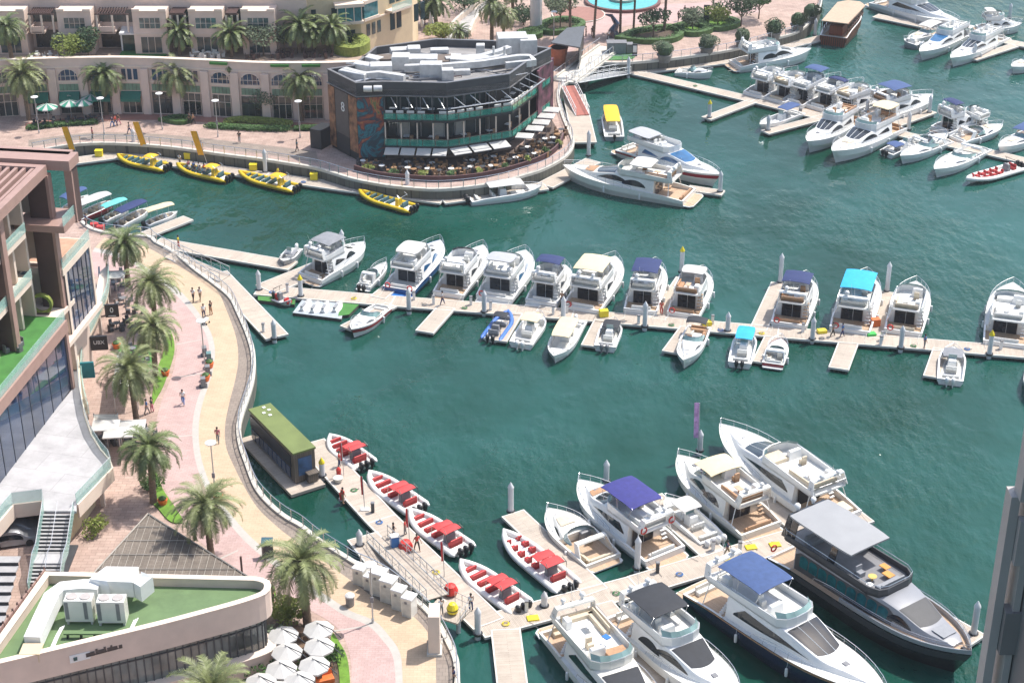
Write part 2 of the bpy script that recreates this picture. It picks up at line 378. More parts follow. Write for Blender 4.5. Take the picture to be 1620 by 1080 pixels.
KERB = mat('white_kerb_paving', (.43, .405, .37), .8, var=.06, vs=2, dirt=.12)
GREYB = brickmat('grey_edge_pavers', '#908479', '#857970', '#72685e', .5, .5, .85, .02, dirt=.15)
ribbon(gp(edge[::1]), gp(bA), QZ+.004, GREYB, 'edge_paving')
ribbon(gp(bA), gp(bB), QZ+.008, CREAMP, 'promenade_path')
ribbon(gp(bB), gp(bC), QZ+.012, KERB, 'kerb')
ribbon(gp(bC), gp(bD), QZ+.016, PINKP, 'pink_promenade_path')
# white drainage lines across the pink walk
for n_, (a, b) in enumerate([((331, 535), (278, 545)), ((326, 590), (272, 598)), ((306, 688), (247, 694)), ((377, 870), (345, 885)), ((580, 990), (527, 998))]):
    p, q = G(*a, QZ), G(*b, QZ); d = (q-p).normalized(); s = Vector((-d.y, d.x, 0))*.09
    mb = MB(); mb.quad(*[(v.x, v.y, QZ+.02) for v in (p-s, q-s, q+s, p+s)]); tag(mb.build('paving_strip', KERB), kind='structure')
# lawns beside the walk (kerbed)
def patch(px, m, name, z=QZ, h=.02, kerb=None):
    pts = smooth_path([G(x, y, z) for x, y in px+[px[0]]], 40)[:-1]
    mb = MB(); mb.prism([(p.x, p.y) for p in pts], z-.05, z+h); o = mb.build(name, m); tag(o, kind='structure')
    return pts
patch([(246, 590), (258, 560), (262, 530), (266, 517), (274, 535), (276, 556), (268, 585), (258, 612), (248, 630), (240, 640)], GRASS, 'lawn', h=.12)
patch([(238, 755), (246, 745), (258, 775), (278, 805), (290, 826), (270, 826), (250, 805), (238, 790)], GRASS, 'lawn', h=.12)
patch([(526, 1000), (536, 1015), (549, 1040), (554, 1080), (554, 1120), (540, 1120), (536, 1060), (524, 1015)], GRASS, 'lawn', h=.12)
patch([(418, 930), (432, 926), (436, 944), (420, 950)], GRASS, 'lawn', h=.12)
patch([(942, 96), (952, 82), (996, 80), (1000, 94)], TURF, 'lawn', h=.12)
# far promenade: red strip along the shops, pale bands
REDP = brickmat('red_pavers', '#9d7266', '#976a5e', '#845b50', .4, .2, .85, .012, dirt=.15)
ribbon(gp([(40, 205), (120, 196), (200, 190), (300, 192), (400, 200), (515, 205)]), gp([(40, 195), (120, 186), (200, 181), (300, 183), (400, 190), (515, 196)]), QZ+.016, REDP, 'red_pavement', 60)
ribbon(gp([(45, 232), (104, 224), (155, 220), (220, 222), (285, 227), (350, 236), (420, 244), (504, 258)]), gp([(45, 222), (104, 214), (155, 210), (220, 211), (285, 215), (350, 222), (420, 230), (500, 240)]), QZ+.01, GREYB, 'edge_paving', 60)
# plaza beyond the bridge
ribbon(gp([(880, 100), (940, 60), (1000, 40), (1100, 35), (1200, 20)]), gp([(880, 20), (940, 12), (1000, 8), (1100, 5), (1200, -5)]), QZ+.012, PINKP, 'plaza_paving', 30)

# railings
def railing(path, label, spacing=1.6, h=1.1, z=QZ+.2, m=STEEL, panel=None, inset=0):
    pts = offset(path, inset) if inset else path
    t = thing('railing', label, 'railing'); r = .03
    mb = MB()
    mb.tube([(p.x, p.y, z+h) for p in pts], .045, 6); mb.build('handrail', m, t)
    mb = MB()
    for k in (.25, .5, .75): mb.tube([(p.x, p.y, z+h*k) for p in pts], .014, 4)
    mb.build('wire', m, t)
    L = sum((b-a).length for a, b in zip(pts, pts[1:])); n = min(100, int(L/spacing)); q = smooth_path(pts, n)
    pm = MB(); pm.box(0, 0, h/2, .09, .09, h); first = pm.build('post', m, t)
    for i, p in enumerate(q):
        o = first if i == 0 else first.copy()
        if i: COL.objects.link(o); o.parent = t
        o.location = (p.x, p.y, z)
    return t
railing(offset(NEAR, .12), 'long white railing following the curved left promenade edge')
railing(offset(FAR, .12), 'steel railing round the waterfront of the black restaurant')
railing(offset(PLAZA, .12), 'low railing along the plaza edge with the potted shrubs')

# pontoons ------------------------------------------------------
PN = 0
def pontoon(a, b, wd, label, name='pontoon', z=.5, m=WOODP, group=None, cat='pontoon'):
    global PN
    PN += 1; z = z+(PN % 9)*.006; A = G(*a, z); B = G(*b, z); d = B-A; L = d.length
    t = thing(name, label, cat, (A.x, A.y, 0), math.atan2(d.y, d.x), group)
    mb = MB(); mb.box(L/2, 0, z-.06, L, wd-.3, .12); mb.build('deck', m, t)
    mb = MB()
    for s in (-1, 1): mb.box(L/2, s*(wd/2-.07), z-.1, L, .14, .24)
    mb.box(-.06, 0, z-.1, .12, wd, .24); mb.box(L+.06, 0, z-.1, .12, wd, .24)
    mb.build('edge_beam', PONE, t)
    mb = MB(); n = max(1, int(L/4))
    for i in range(n): mb.box(L*(i+.5)/n, 0, z-.45, L/n*.8, wd*.86, .5)
    mb.build('floats', FLOATM, t)
    return t


pontoon((408, 458), (620, 476), 2.7, 'long mid-basin pontoon, west stretch beside the jet ski pad')
pontoon((622, 476), (905, 497), 2.7, 'mid-basin pontoon stretch holding the cream and navy canopied yachts')
pontoon((907, 497), (1230, 525), 2.7, 'mid-basin pontoon stretch in front of the yacht with tan flybridge seats')
pontoon((1232, 525), (1660, 560), 2.7, 'mid-basin pontoon, east stretch leading out of the picture')
pontoon((247, 383), (462, 420), 2.6, 'pale pontoon running from the left quay to the grey covered yacht')
pontoon((420, 457), (512, 420), 3.4, 'wide short pontoon linking two docks beside the grey covered yacht')
pontoon((343, 432), (438, 532), 2.7, 'diagonal pontoon below the long left gangway')
fing_n = [((598, 470), (652, 425), 'finger pontoon between the small cruiser and the blue hulled yacht'),
 ((862, 492), (893, 448), 'finger pontoon between the navy and cream canopied yachts'), ((1040, 503), (1082, 440), 'finger pontoon where a man in red stands'),
 ((1200, 520), (1233, 448), 'finger pontoon left of the rounded navy canopy yacht'), ((1380, 533), (1404, 462), 'finger pontoon right of the turquoise canopy yacht')]
fing_s = [((618, 482), (548, 518), 'finger pontoon beside the red striped speedboat'), ((706, 486), (672, 524), 'empty finger pontoon south of the black striped yacht'),
 ((815, 495), (790, 538), 'finger pontoon between blue inflatable and white twin outboard boat'), ((952, 507), (932, 546), 'finger pontoon left of the small black hooded boat'),
 ((1088, 518), (1060, 556), 'finger pontoon left of the open bowed cruiser'), ((1222, 533), (1203, 572), 'finger pontoon between the turquoise roof boat and covered ski boat'),
 ((1343, 540), (1327, 582), 'empty finger pontoon in front of the turquoise canopy yacht'), ((1489, 552), (1474, 595), 'finger pontoon left of the grey hooded outboard boat')]
for a, b, l in fing_n: pontoon(a, b, 2.0, l, 'finger_pontoon', z=.496)
for a, b, l in fing_s: pontoon(a, b, 1.8 if 'empty' not in l else 2.2, l, 'finger_pontoon', z=.496)
yd = [((112, 255), (188, 245), 'pontoon left of the yellow inflatables'), ((189, 245), (420, 278), 'long pontoon with three yellow inflatables'),
      ((421, 278), (562, 298), 'pontoon stretch with yellow boxes'), ((563, 298), (700, 316), 'pontoon stretch behind the fourth yellow inflatable'),
      ((701, 316), (862, 294), 'pontoon below the black restaurant behind a white powerboat'), ((863, 293), (938, 254), 'pontoon at the bow of the largest cream yacht')]
for a, b, l in yd: pontoon(a, b, 2.6, l)
pontoon((1090, 297), (1143, 305), 1.8, 'short pontoon at the stern of the largest cream yacht', 'finger_pontoon')
pontoon((212, 378), (297, 345), 2.0, 'angled finger pontoon right of the white canopied boat', 'finger_pontoon')
pontoon((126, 366), (212, 378), 2.4, 'pontoon with red boxes below the small canopied boats')
pontoon((996, 112), (1192, 158), 2.4, 'far pontoon running from the white bridge toward the yacht cluster')
pontoon((1194, 158), (1312, 188), 2.4, 'far pontoon behind the cluster of moored yachts')
pontoon((1190, 160), (1118, 187), 1.8, 'far finger pontoon with a yellow topped pile', 'finger_pontoon')
pontoon((1308, 184), (1211, 209), 1.8, 'far finger pontoon beside the small blue canopied boat', 'finger_pontoon')
pontoon((1314, 188), (1560, 240), 2.2, 'far pontoon hidden among the moored yachts')
pontoon((1408, 200), (1474, 176), 1.8, 'far finger pontoon beside the big blue canopied yacht', 'finger_pontoon')
pontoon((1562, 240), (1680, 268), 2.2, 'far pontoon at the right picture edge beside the red seated inflatable')
pontoon((1010, 113), (1150, 97), 2.2, 'far pontoon behind the small open bowrider')
pontoon((1152, 97), (1306, 58), 2.2, 'far pontoon leading to the wooden dhow')
pontoon((1386, 25), (1487, 46), 2.4, 'top right pontoon beside the large white yacht')
pontoon((1488, 46), (1680, 82), 2.4, 'top right pontoon reaching the picture edge')
pontoon((1604, 72), (1539, 93), 1.8, 'top right finger pontoon beside two moored cruisers', 'finger_pontoon')
# foreground
pontoon((492, 700), (603, 820), 3.0, 'tour boat pontoon beside the floating green roofed kiosk')
pontoon((604, 821), (772, 985), 3.0, 'tour boat pontoon with red parasols below the gangway')
pontoon((574, 848), (640, 930), 3.0, 'landing pontoon at the foot of the near gangway')
pontoon((758, 992), (1005, 926), 3.0, 'near main pontoon, stretch crossing to the tour boats')
pontoon((1007, 925), (1300, 838), 3.0, 'near main pontoon, stretch behind the navy hulled yacht')
pontoon((812, 812), (943, 935), 2.4, 'near finger pontoon between red seated inflatable and cream cruiser', 'finger_pontoon', z=.496)
pontoon((1030, 786), (1128, 874), 2.6, 'near finger pontoon right of the royal blue canopied yacht', 'finger_pontoon', z=.496)
pontoon((1180, 760), (1282, 844), 2.6, 'near finger pontoon between the two largest white yachts', 'finger_pontoon', z=.496)
pontoon((800, 996), (814, 1110), 2.5, 'near finger pontoon left of the grey tinted yacht at the bottom', 'finger_pontoon', z=.496)
pontoon((950, 955), (1075, 1110), 2.4, 'near finger pontoon between grey and black canopied yachts', 'finger_pontoon', z=.496)
pontoon((1262, 852), (1545, 1012), 2.4, 'near finger pontoon along the dark grey superyacht', 'finger_pontoon', z=.496)
pontoon((1300, 836), (1368, 814), 2.6, 'short end pontoon behind the largest white yacht')

# piles
pile_proto = None
def pile(px, label, h=3.4, yel=False):
    global pile_proto
    p = G(*px, .5)
    t = thing('mooring_pile', label, 'pile', (p.x, p.y, 0), 0, 'mooring piles')
    mb = MB(); mb.lathe((0, 0, 0), [(.27, -1.5), (.27, h)], 12); mb.build('sleeve', PILEM, t, True)
    mb = MB(); mb.lathe((0, 0, h), [(.30, 0), (.30, .12), (.03, .62)], 12); mb.build('cone_cap', YELP if yel else PILEM, t, True)
    mb = MB(); mb.lathe((0, 0, .45), [(.42, 0), (.42, .16), (.29, .16), (.29, 0)], 12); mb.build('guide_collar', BLACKP, t)
for a in [((410, 458), 'pile at the west end of the mid pontoon', 2.4), ((476, 468), 'yellow capped pile above the jet skis', 2.6, True), ((542, 405), 'pile by the bow of the grey covered yacht', 3.4),
 ((647, 490), 'pile in front of the blue hulled yacht', 2.6), ((766, 493), 'pile in front of the black striped yacht', 2.6), ((891, 505), 'pile below the cream canopied yacht', 2.8),
 ((1020, 516), 'pile below the dark blue canopied yacht', 3.), ((1151, 523), 'pile between open bowed cruiser and turquoise roof boat', 2.2), ((1078, 430), 'yellow capped pile behind the tan seated yacht', 3.2, True),
 ((1234, 446), 'pile at the rounded navy canopy yacht', 3.6), ((1403, 460), 'pile at the turquoise canopy yacht bow', 3.6), ((1285, 536), 'pile right of the rounded navy canopy yacht', 2.6),
 ((1425, 550), 'pile below the open flybridge yacht', 2.6), ((1565, 560), 'yellow capped pile at the easternmost large yacht', 2.8, True), ((434, 535), 'pile at the tip of the diagonal pontoon', 2.2),
 ((213, 238), 'pile above the leftmost yellow inflatable', 3.2), ((420, 272), 'pile right of the third yellow inflatable', 3.2), ((645, 306), 'pile behind the fourth yellow inflatable', 3.2),
 ((931, 246), 'pile at the bow of the largest cream yacht', 3.6), ((1139, 303), 'pile at the stern of the largest cream yacht', 2.8), ((1122, 186), 'slim yellow topped pile on a far finger', 2.6, True),
 ((994, 118), 'pile at the foot of the white bridge', 2.8), ((1215, 206), 'pile at the far finger left of the yachts', 2.2), ((1470, 178), 'pile at the big blue canopied yacht', 2.6), ((1541, 92), 'pile at the tip of the top right finger', 2.4),
 ((1597, 28), 'pile beside the topmost right boat', 2.4), ((1289, 56), 'pile left of the wooden dhow', 2.8), ((1371, 180), 'pile among the moored yachts', 2.2), ((1437, 205), 'pile behind the navy canopied yacht', 2.6),
 ((510, 752), 'yellow capped pile at the corner of the floating kiosk', 1.9, True), ((808, 808), 'pile at the tip of the finger beside the red seated boat', 3.), ((959, 760), 'pile behind the royal blue canopied yacht', 2.2), ((1107, 712), 'pile with a pink feather banner behind it', 2.2),
 ((1008, 898), 'pile right of the cream sport cruiser stern', 3.2), ((756, 1002), 'pile at the corner by the near gangway', 2.6), ((861, 958), 'short pile on the near main pontoon', 1.4), ((1540, 1002), 'pile at the bow of the dark grey superyacht', 3.2),
 ((569, 862), 'squat pile left of the near gangway foot', 1.6), ((1356, 475), 'x', 0)]:
    if a[1] != 'x': pile(*a)
# ---------------------------------------------------------------- boats
class Hull:
    def __init__(s, L, B, fa, fb, full=2.3, um=.42, aft=.90, rake=.07, zt=0.):
        s.L = L; s.B = B; s.fa = fa; s.fb = fb; s.full = full; s.um = um; s.aft = aft; s.rake = rake
    def hb(s, x):
        u = min(1, max(0, x/s.L)); a = s.aft+(1-s.aft)*min(1, u/s.um)**.7
        k = max(0, (u-s.um)/(1-s.um)); return max(.02, s.B/2*a*(1-k**s.full))
    def sh(s, x):
        u = min(1, max(0, x/s.L)); return (s.fa+(s.fb-s.fa)*u**1.5)*(1-.26*max(0, 1-u/.2)**1.3)
def hull(t, H, m, x0=0., cock=None, deckm=DECKW, floorm=DECKW, boot=None, stripe=None, knuckle=.5):
    'cock = (x from, x to, floor level)'
    N = 26; rings = []
    def ring(x, lo=0., hi=1.):
        u = x/H.L; h = H.hb(x); s = H.sh(x); bow = max(0, (u-.5)/.5)
        ch = .86*(1-.55*bow**1.5); pts = []
        for (fy, z) in [(0, -.45), (ch*.97, .0), (ch, .10), (lerp(ch, 1, .55), s*knuckle), (lerp(ch, 1, .82)+.015, s*knuckle+.05), (1., s)]:
            zz = max(z, -.45); xx = x-H.rake*H.L*(1-max(0, zz)/s)*bow**2.2
            pts.append((xx, h*fy, zz))
        return pts
    for i in range(N+1):
        x = x0+(H.L-x0)*(1-(1-i/N)**1.35); p = ring(x); rings.append([(a, -b, c) for a, b, c in p[::-1]]+p[1:])
    mb = MB(); mb.loft(rings, False, False); n = len(rings[0]); mb.f.append(tuple(range(n)))
    mb.build('hull', m, t, True, 30)
    if stripe or boot:
        mb = MB()
        for sgn in (-1, 1):
            rr = []
            for i in range(N+1):
                x = x0+(H.L-x0)*(1-(1-i/N)**1.35); p = ring(x)
                if stripe: a, b = Vector(p[4]), Vector(p[5]); q0, q1 = a.lerp(b, stripe[1]), a.lerp(b, stripe[2])
                else: a, b = Vector(p[2]), Vector(p[3]); q0, q1 = a, a.lerp(b, .25)
                o = Vector((0.01, .018, 0)); rr.append([((q0+o).x, sgn*(q0+o).y, q0.z), ((q1+o).x, sgn*(q1+o).y, q1.z)])
            mb.loft(rr, False, False)
        mb.build('hull_stripe', stripe[0] if stripe else boot, t)
    xd = cock[1] if cock else x0
    mb = MB(); rr = []
    for i in range(19):
        x = xd+(H.L*.995-xd)*i/18; h = H.hb(x)-.02; z = H.sh(x)-.07
        rr.append([(x, -h, z), (x, -h*.5, z+.04*h), (x, 0, z+.06*h), (x, h*.5, z+.04*h), (x, h, z)])
    mb.loft(rr, False, False); mb.build('foredeck', deckm, t, True)
    if cock:
        c0, c1, zf = cock; mb = MB(); g = .2; rr = []
        for i in range(8):
            x = c0+(c1-c0)*i/7; h = H.hb(x); s = H.sh(x)
            rr.append([(x, -h-.0, s), (x, -h+g, s+.01), (x, -h+g, zf+.01), (x, h-g, zf+.01), (x, h-g, s+.01), (x, h, s)])
        mb.loft(rr, False, False)
        if c0 > x0+.05:   # aft deck before the cockpit
            h = H.hb(c0); s = H.sh(c0); mb.add([(x0, -H.hb(x0), s), (c0, -h, s), (c0, h, s), (x0, H.hb(x0), s)], [(0, 1, 2, 3)])
            mb.add([(c0, -h+g, zf), (c0, h-g, zf), (c0, h-g, s), (c0, -h+g, s)], [(0, 1, 2, 3)])
        h = H.hb(c1); s = H.sh(c1); mb.add([(c1, -h+g, zf), (c1, h-g, zf), (c1, h-g, s), (c1, -h+g, s)], [(0, 1, 2, 3)])
        mb.build('cockpit_liner', m if m in (WHITE, CREAMH) else WHITE, t)
        fl = MB(); fl.add([(c0, -H.hb(c0)+g+.01, zf+.02), (c1, -H.hb(c1)+g+.01, zf+.02), (c1, H.hb(c1)-g-.01, zf+.02), (c0, H.hb(c0)-g-.01, zf+.02)], [(0, 1, 2, 3)])
        fl.build('cockpit_floor', floorm, t)
class Cabin:
    'house lofted from (x, half width at deck, half width at roof, roof level)'
    def __init__(s, ctrl, z0): s.c = ctrl; s.z0 = z0
    def at(s, x):
        c = s.c; i = 0
        while i < len(c)-2 and x > c[i+1][0]: i += 1
        p1, p2 = c[i], c[i+1]; p0 = c[max(i-1, 0)]; p3 = c[min(i+2, len(c)-1)]
        t = min(1, max(0, (x-p1[0])/(p2[0]-p1[0]))); r = []
        for k in (1, 2, 3):
            m1 = (p2[k]-p0[k])/max(.01, p2[0]-p0[0])*(p2[0]-p1[0]); m2 = (p3[k]-p1[k])/max(.01, p3[0]-p1[0])*(p2[0]-p1[0])
            if abs(p2[k]-p1[k]) < 1e-4: m1 = m2 = 0
            r.append((2*t**3-3*t*t+1)*p1[k]+(t**3-2*t*t+t)*m1+(-2*t**3+3*t*t)*p2[k]+(t**3-t*t)*m2)
        return r
    def half(s, x):
        wb, wt, zt = s.at(x); z0 = s.z0(x); h = max(.03, zt-z0)
        return [(wb, z0), (wt, z0+.84*h), (wt*.94, z0+.95*h), (wt*.75, z0+h), (0, z0+h+.04)]
    def side(s, x, t, off=.02):
        wb, wt, zt = s.at(x); z0 = s.z0(x); h = max(.03, zt-z0)
        return (x, lerp(wb, wt, t)+off, z0+.84*h*t)
    def top(s, x, y, off=.025):
        p = s.half(x); y = abs(y); q = p[::-1]
        for (a, b), (c, d) in zip(q, q[1:]):
            if y <= c: return b+(d-b)*(y-a)/max(1e-6, c-a)+off
        return q[-2][1]+off
    def build(s, t, m, n=22, name='cabin'):
        x0, x1 = s.c[0][0], s.c[-1][0]; mb = MB(); rr = []
        for i in range(n+1):
            x = x0+(x1-x0)*i/n; p = s.half(x); rr.append([(x, -a, b) for a, b in p[:-1]]+[(x, a, b) for a, b in p[::-1]])
        mb.loft(rr, True, True); return mb.build(name, m, t, True, 35)
    def window(s, t, x0, x1, lo, hi, shape='arc', m=None, n=14, name='side_window'):
        for sg in (-1, 1):
            mb = MB(); rr = []
            for i in range(n+1):
                u = i/n; x = x0+(x1-x0)*u
                if shape == 'arc': a, b = 0, math.sin(math.pi*min(.995, max(.005, u)))**.55
                elif shape == 'swoop': a, b = .0+.25*u*u, min(1, 6*u+.15)*(1-.78*u**1.8)
                elif shape == 'fin': a, b = .15*(1-u), max(.02, (u*1.02))**.6*(1 if u < .85 else max(.05, (1-u)/.15))
                elif shape == 'box': a, b = 0, 1 if .0 < u < 1 else .8
                p = s.side(x, lo+(hi-lo)*a); q = s.side(x, lo+(hi-lo)*max(b, a+.03)); rr.append([(p[0], sg*p[1], p[2]), (q[0], sg*q[1], q[2])])
            mb.loft(rr, False, False); mb.build(name, m or TINT, t)
    def screen(s, t, x0, x1, m=None, f0=.9, f1=.84, bow=.35, name='windscreen', bars=True):
        mb = MB(); rr = []; n = 8
        for i in range(n+1):
            u = i/n; row = []
            for k in range(-6, 7):
                v = k/6; x = lerp(x0, x1, u)-bow*abs(v)**2*(u*.8+.2); wt = s.at(x)[1]; y = v*wt*lerp(f0, f1, u); row.append((x, y, s.top(x, y)))
            rr.append(row)
        mb.loft(rr, False, False); mb.build(name, m or TINT, t, True)
        if bars:
            for v in (-.36, .36):
                mb = MB(); pts = []
                for i in range(n+1):
                    u = i/n; x = lerp(x0, x1, u)-bow*v*v; wt = s.at(x)[1]; y = v*wt*lerp(f0, f1, u); pts.append((x, y, s.top(x, y)+.01))
                mb.tube(pts, .035, 4); mb.build('windscreen_pillar', WHITE if m is None or m is TINT else BLACKP, t)
def seat(t, x, y, z, sx, sy, m=SEATW, back=None, bh=.4, h=.38, name='seat'):
    mb = MB(); mb.box(x, y, z+h/2, sx, sy, h, 0, .07)
    for b in (back or ''):
        if b == 'a': mb.box(x-sx/2+.08, y, z+h/2+bh/2, .16, sy, h+bh, 0, .05)
        if b == 'f': mb.box(x+sx/2-.08, y, z+h/2+bh/2, .16, sy, h+bh, 0, .05)
        if b == 'p': mb.box(x, y+sy/2-.08, z+h/2+bh/2, sx, .16, h+bh, 0, .05)
        if b == 's': mb.box(x, y-sy/2+.08, z+h/2+bh/2, sx, .16, h+bh, 0, .05)
    return mb.build(name, m, t)
def canopy(t, x0, x1, wd, z, m, th=.05, sag=.16, legs=None, zl=0., name='canopy', drop=0., taper=.0, round_=.0):
    mb = MB(); rr = []; N = 10
    for i in range(N+1):
        u = i/N; x = x0+(x1-x0)*u; k = 1-taper*u; k *= 1-round_*abs(2*u-1)**4
        zz = z-sag*.8*(2*u-1)**2-drop*u+.03*math.sin(u*math.pi*3)*(sag > .1)
        up = [(x, k*wd/2*v, zz-sag*.9*abs(v)**2.5) for v in (-1, -.85, -.5, 0, .5, .85, 1)]
        rr.append(up+[(a, b, c-th) for a, b, c in up[::-1]])
    mb.loft(rr, True, True); o = mb.build(name, m, t, True, 50)
    if legs:
        mb = MB()
        for sg in (-1, 1):
            for (xt, xb) in legs: mb.tube([(xt, sg*wd/2*.95, z-sag*1.4-.02), (xb, sg*wd/2*.98, zl)], .025, 5)
        mb.build('canopy_frame', STEEL, t)
    return o
def bowrail(t, H, u0=.45, h=.7, n=9, double=True):
    pts = []
    for i in range(n): x = H.L*(u0+(1-u0)*i/(n-1)); pts.append(Vector((min(x, H.L*.985), max(.04, H.hb(x)-.10), H.sh(x))))
    path = [(p.x+.1*(i == n-1), -p.y*.97, p.z+h*(min(1, .35+i*.4))) for i, p in enumerate(pts)]
    path2 = [(a, -b, c) for a, b, c in path[::-1]]; mb = MB(); mb.tube(path+path2, .028, 5)
    if double: mb.tube([(a, b, c-h*.42) for a, b, c in path[1:]+path2[:-1]], .014, 4)
    for i, p in enumerate(pts[::1]):
        for sg in (-1, 1): mb.tube([(p.x-.05, sg*p.y, p.z-.05), (path[i][0], sg*abs(path[i][1]), path[i][2])], .016, 4)
    mb.build('bow_rail', STEEL, t)
def platform(t, B, ln, z=.35, m=TEAK, x1=0.05):
    mb = MB(); w_ = B/2*.9
    poly = [(x1, -w_), (x1, w_), (x1-ln*.7, w_*.98), (x1-ln, w_*.8), (x1-ln*1.03, 0), (x1-ln, -w_*.8), (x1-ln*.7, -w_*.98)]
    mb.prism(poly, z-.12, z); o = mb.build('swim_platform', WHITE, t)
    mb = MB(); mb.prism([(x1-.03 if a > 0 else a*.93, b*.93) for a, b in poly], z+.002, z+.012); mb.build('platform_deck', m, o)
def lifebuoy(t, x, y, z, ax='x', m=RED):
    mb = MB(); rr = []
    for i in range(14):
        a = 2*math.pi*i/14; c = Vector((0, math.cos(a)*.3, math.sin(a)*.3)); d = c.normalized(); ring = []
        for k in range(6): b = 2*math.pi*k/6; q = c+d*math.cos(b)*.075+Vector((1, 0, 0))*math.sin(b)*.075; ring.append((x+q.x, y+q.y, z+q.z) if ax == 'x' else (x+q.y, y+q.x, z+q.z))
        rr.append(ring)
    rr.append(rr[0]); mb.loft(rr, True, False); mb.build('lifebuoy', m, t, True, 60)
def dome(t, x, y, z, r=.28, m=WHITEP):
    mb = MB(); mb.lathe((x, y, z), [(r*.55, -.25), (r*.6, 0), (r, .05), (r*1.02, r*.5), (r*.85, r*1.0), (r*.45, r*1.35), (.02, r*1.45)], 12); mb.build('radar_dome', m, t, True)
def outboards(t, n, z=.35, m=BLACKP, sp=.62, x=-.35, sc=1.):
    for i in range(n):
        y = (i-(n-1)/2)*sp*sc; mb = MB()
        rr = []
        for (zz, a, b, dx) in [(z-.1, .16, .12, 0), (z+.15, .28, .2, 0), (z+.45, .31, .22, -.02), (z+.62, .26, .19, -.03), (z+.70, .15, .11, -.03)]:
            rr.append([(x+dx+a*sc*math.cos(2*math.pi*k/10)*1.1, y+b*sc*math.sin(2*math.pi*k/10), zz*sc if sc != 1 else zz) for k in range(10)])
        mb.loft(rr, True, True); mb.box(x+.02, y, z-.45, .22, .13, .8); mb.box(x+.22, y, z+.05, .35, .16, .22)
        mb.build('outboard_motor', m, t, True, 50)
def fender(t, x, y, z):
    mb = MB(); mb.lathe((x, y, z), [(.02, -.42), (.12, -.36), (.14, 0), (.12, .36), (.03, .42)], 8); mb.tube([(x, y, z+.4), (x, y*.97, z+.95)], .012, 4)
    mb.build('fender', WHITEP, t, True)
def arch(t, x0, x1, wd, z0, z1, m=WHITE, lean=.5, th=.35):
    mb = MB()
    for sg in (-1, 1):
        rr = []
        for k in range(5):
            u = k/4; xx = lerp(x0, x1, u); rr.append([(xx+a*(1-.25*u), sg*(wd/2*(1-.12*u))+b, lerp(z0, z1, u)) for a, b in ((-th, -.05), (th, -.05), (th, .05), (-th, .05))])
        mb.loft(rr)
    w2 = wd/2*.88
    mb.loft([[(x1+a, y, z1+b) for a, b in ((-th*.75, -.08), (th*.75, -.08), (th*.6, .07), (-th*.6, .07))] for y in (-w2-.05, w2+.05)])
    return mb.build('radar_arch', m, t)
def root(label, Ps, Pb, za, zb, group, name, cat):
    A = G(Ps[0], Ps[1], za); Bp = G(Pb[0], Pb[1], zb); d = Bp-A
    t = thing(name, label, cat, (A.x, A.y, 0), math.atan2(d.y, d.x), group)
    return t, math.hypot(d.x, d.y)

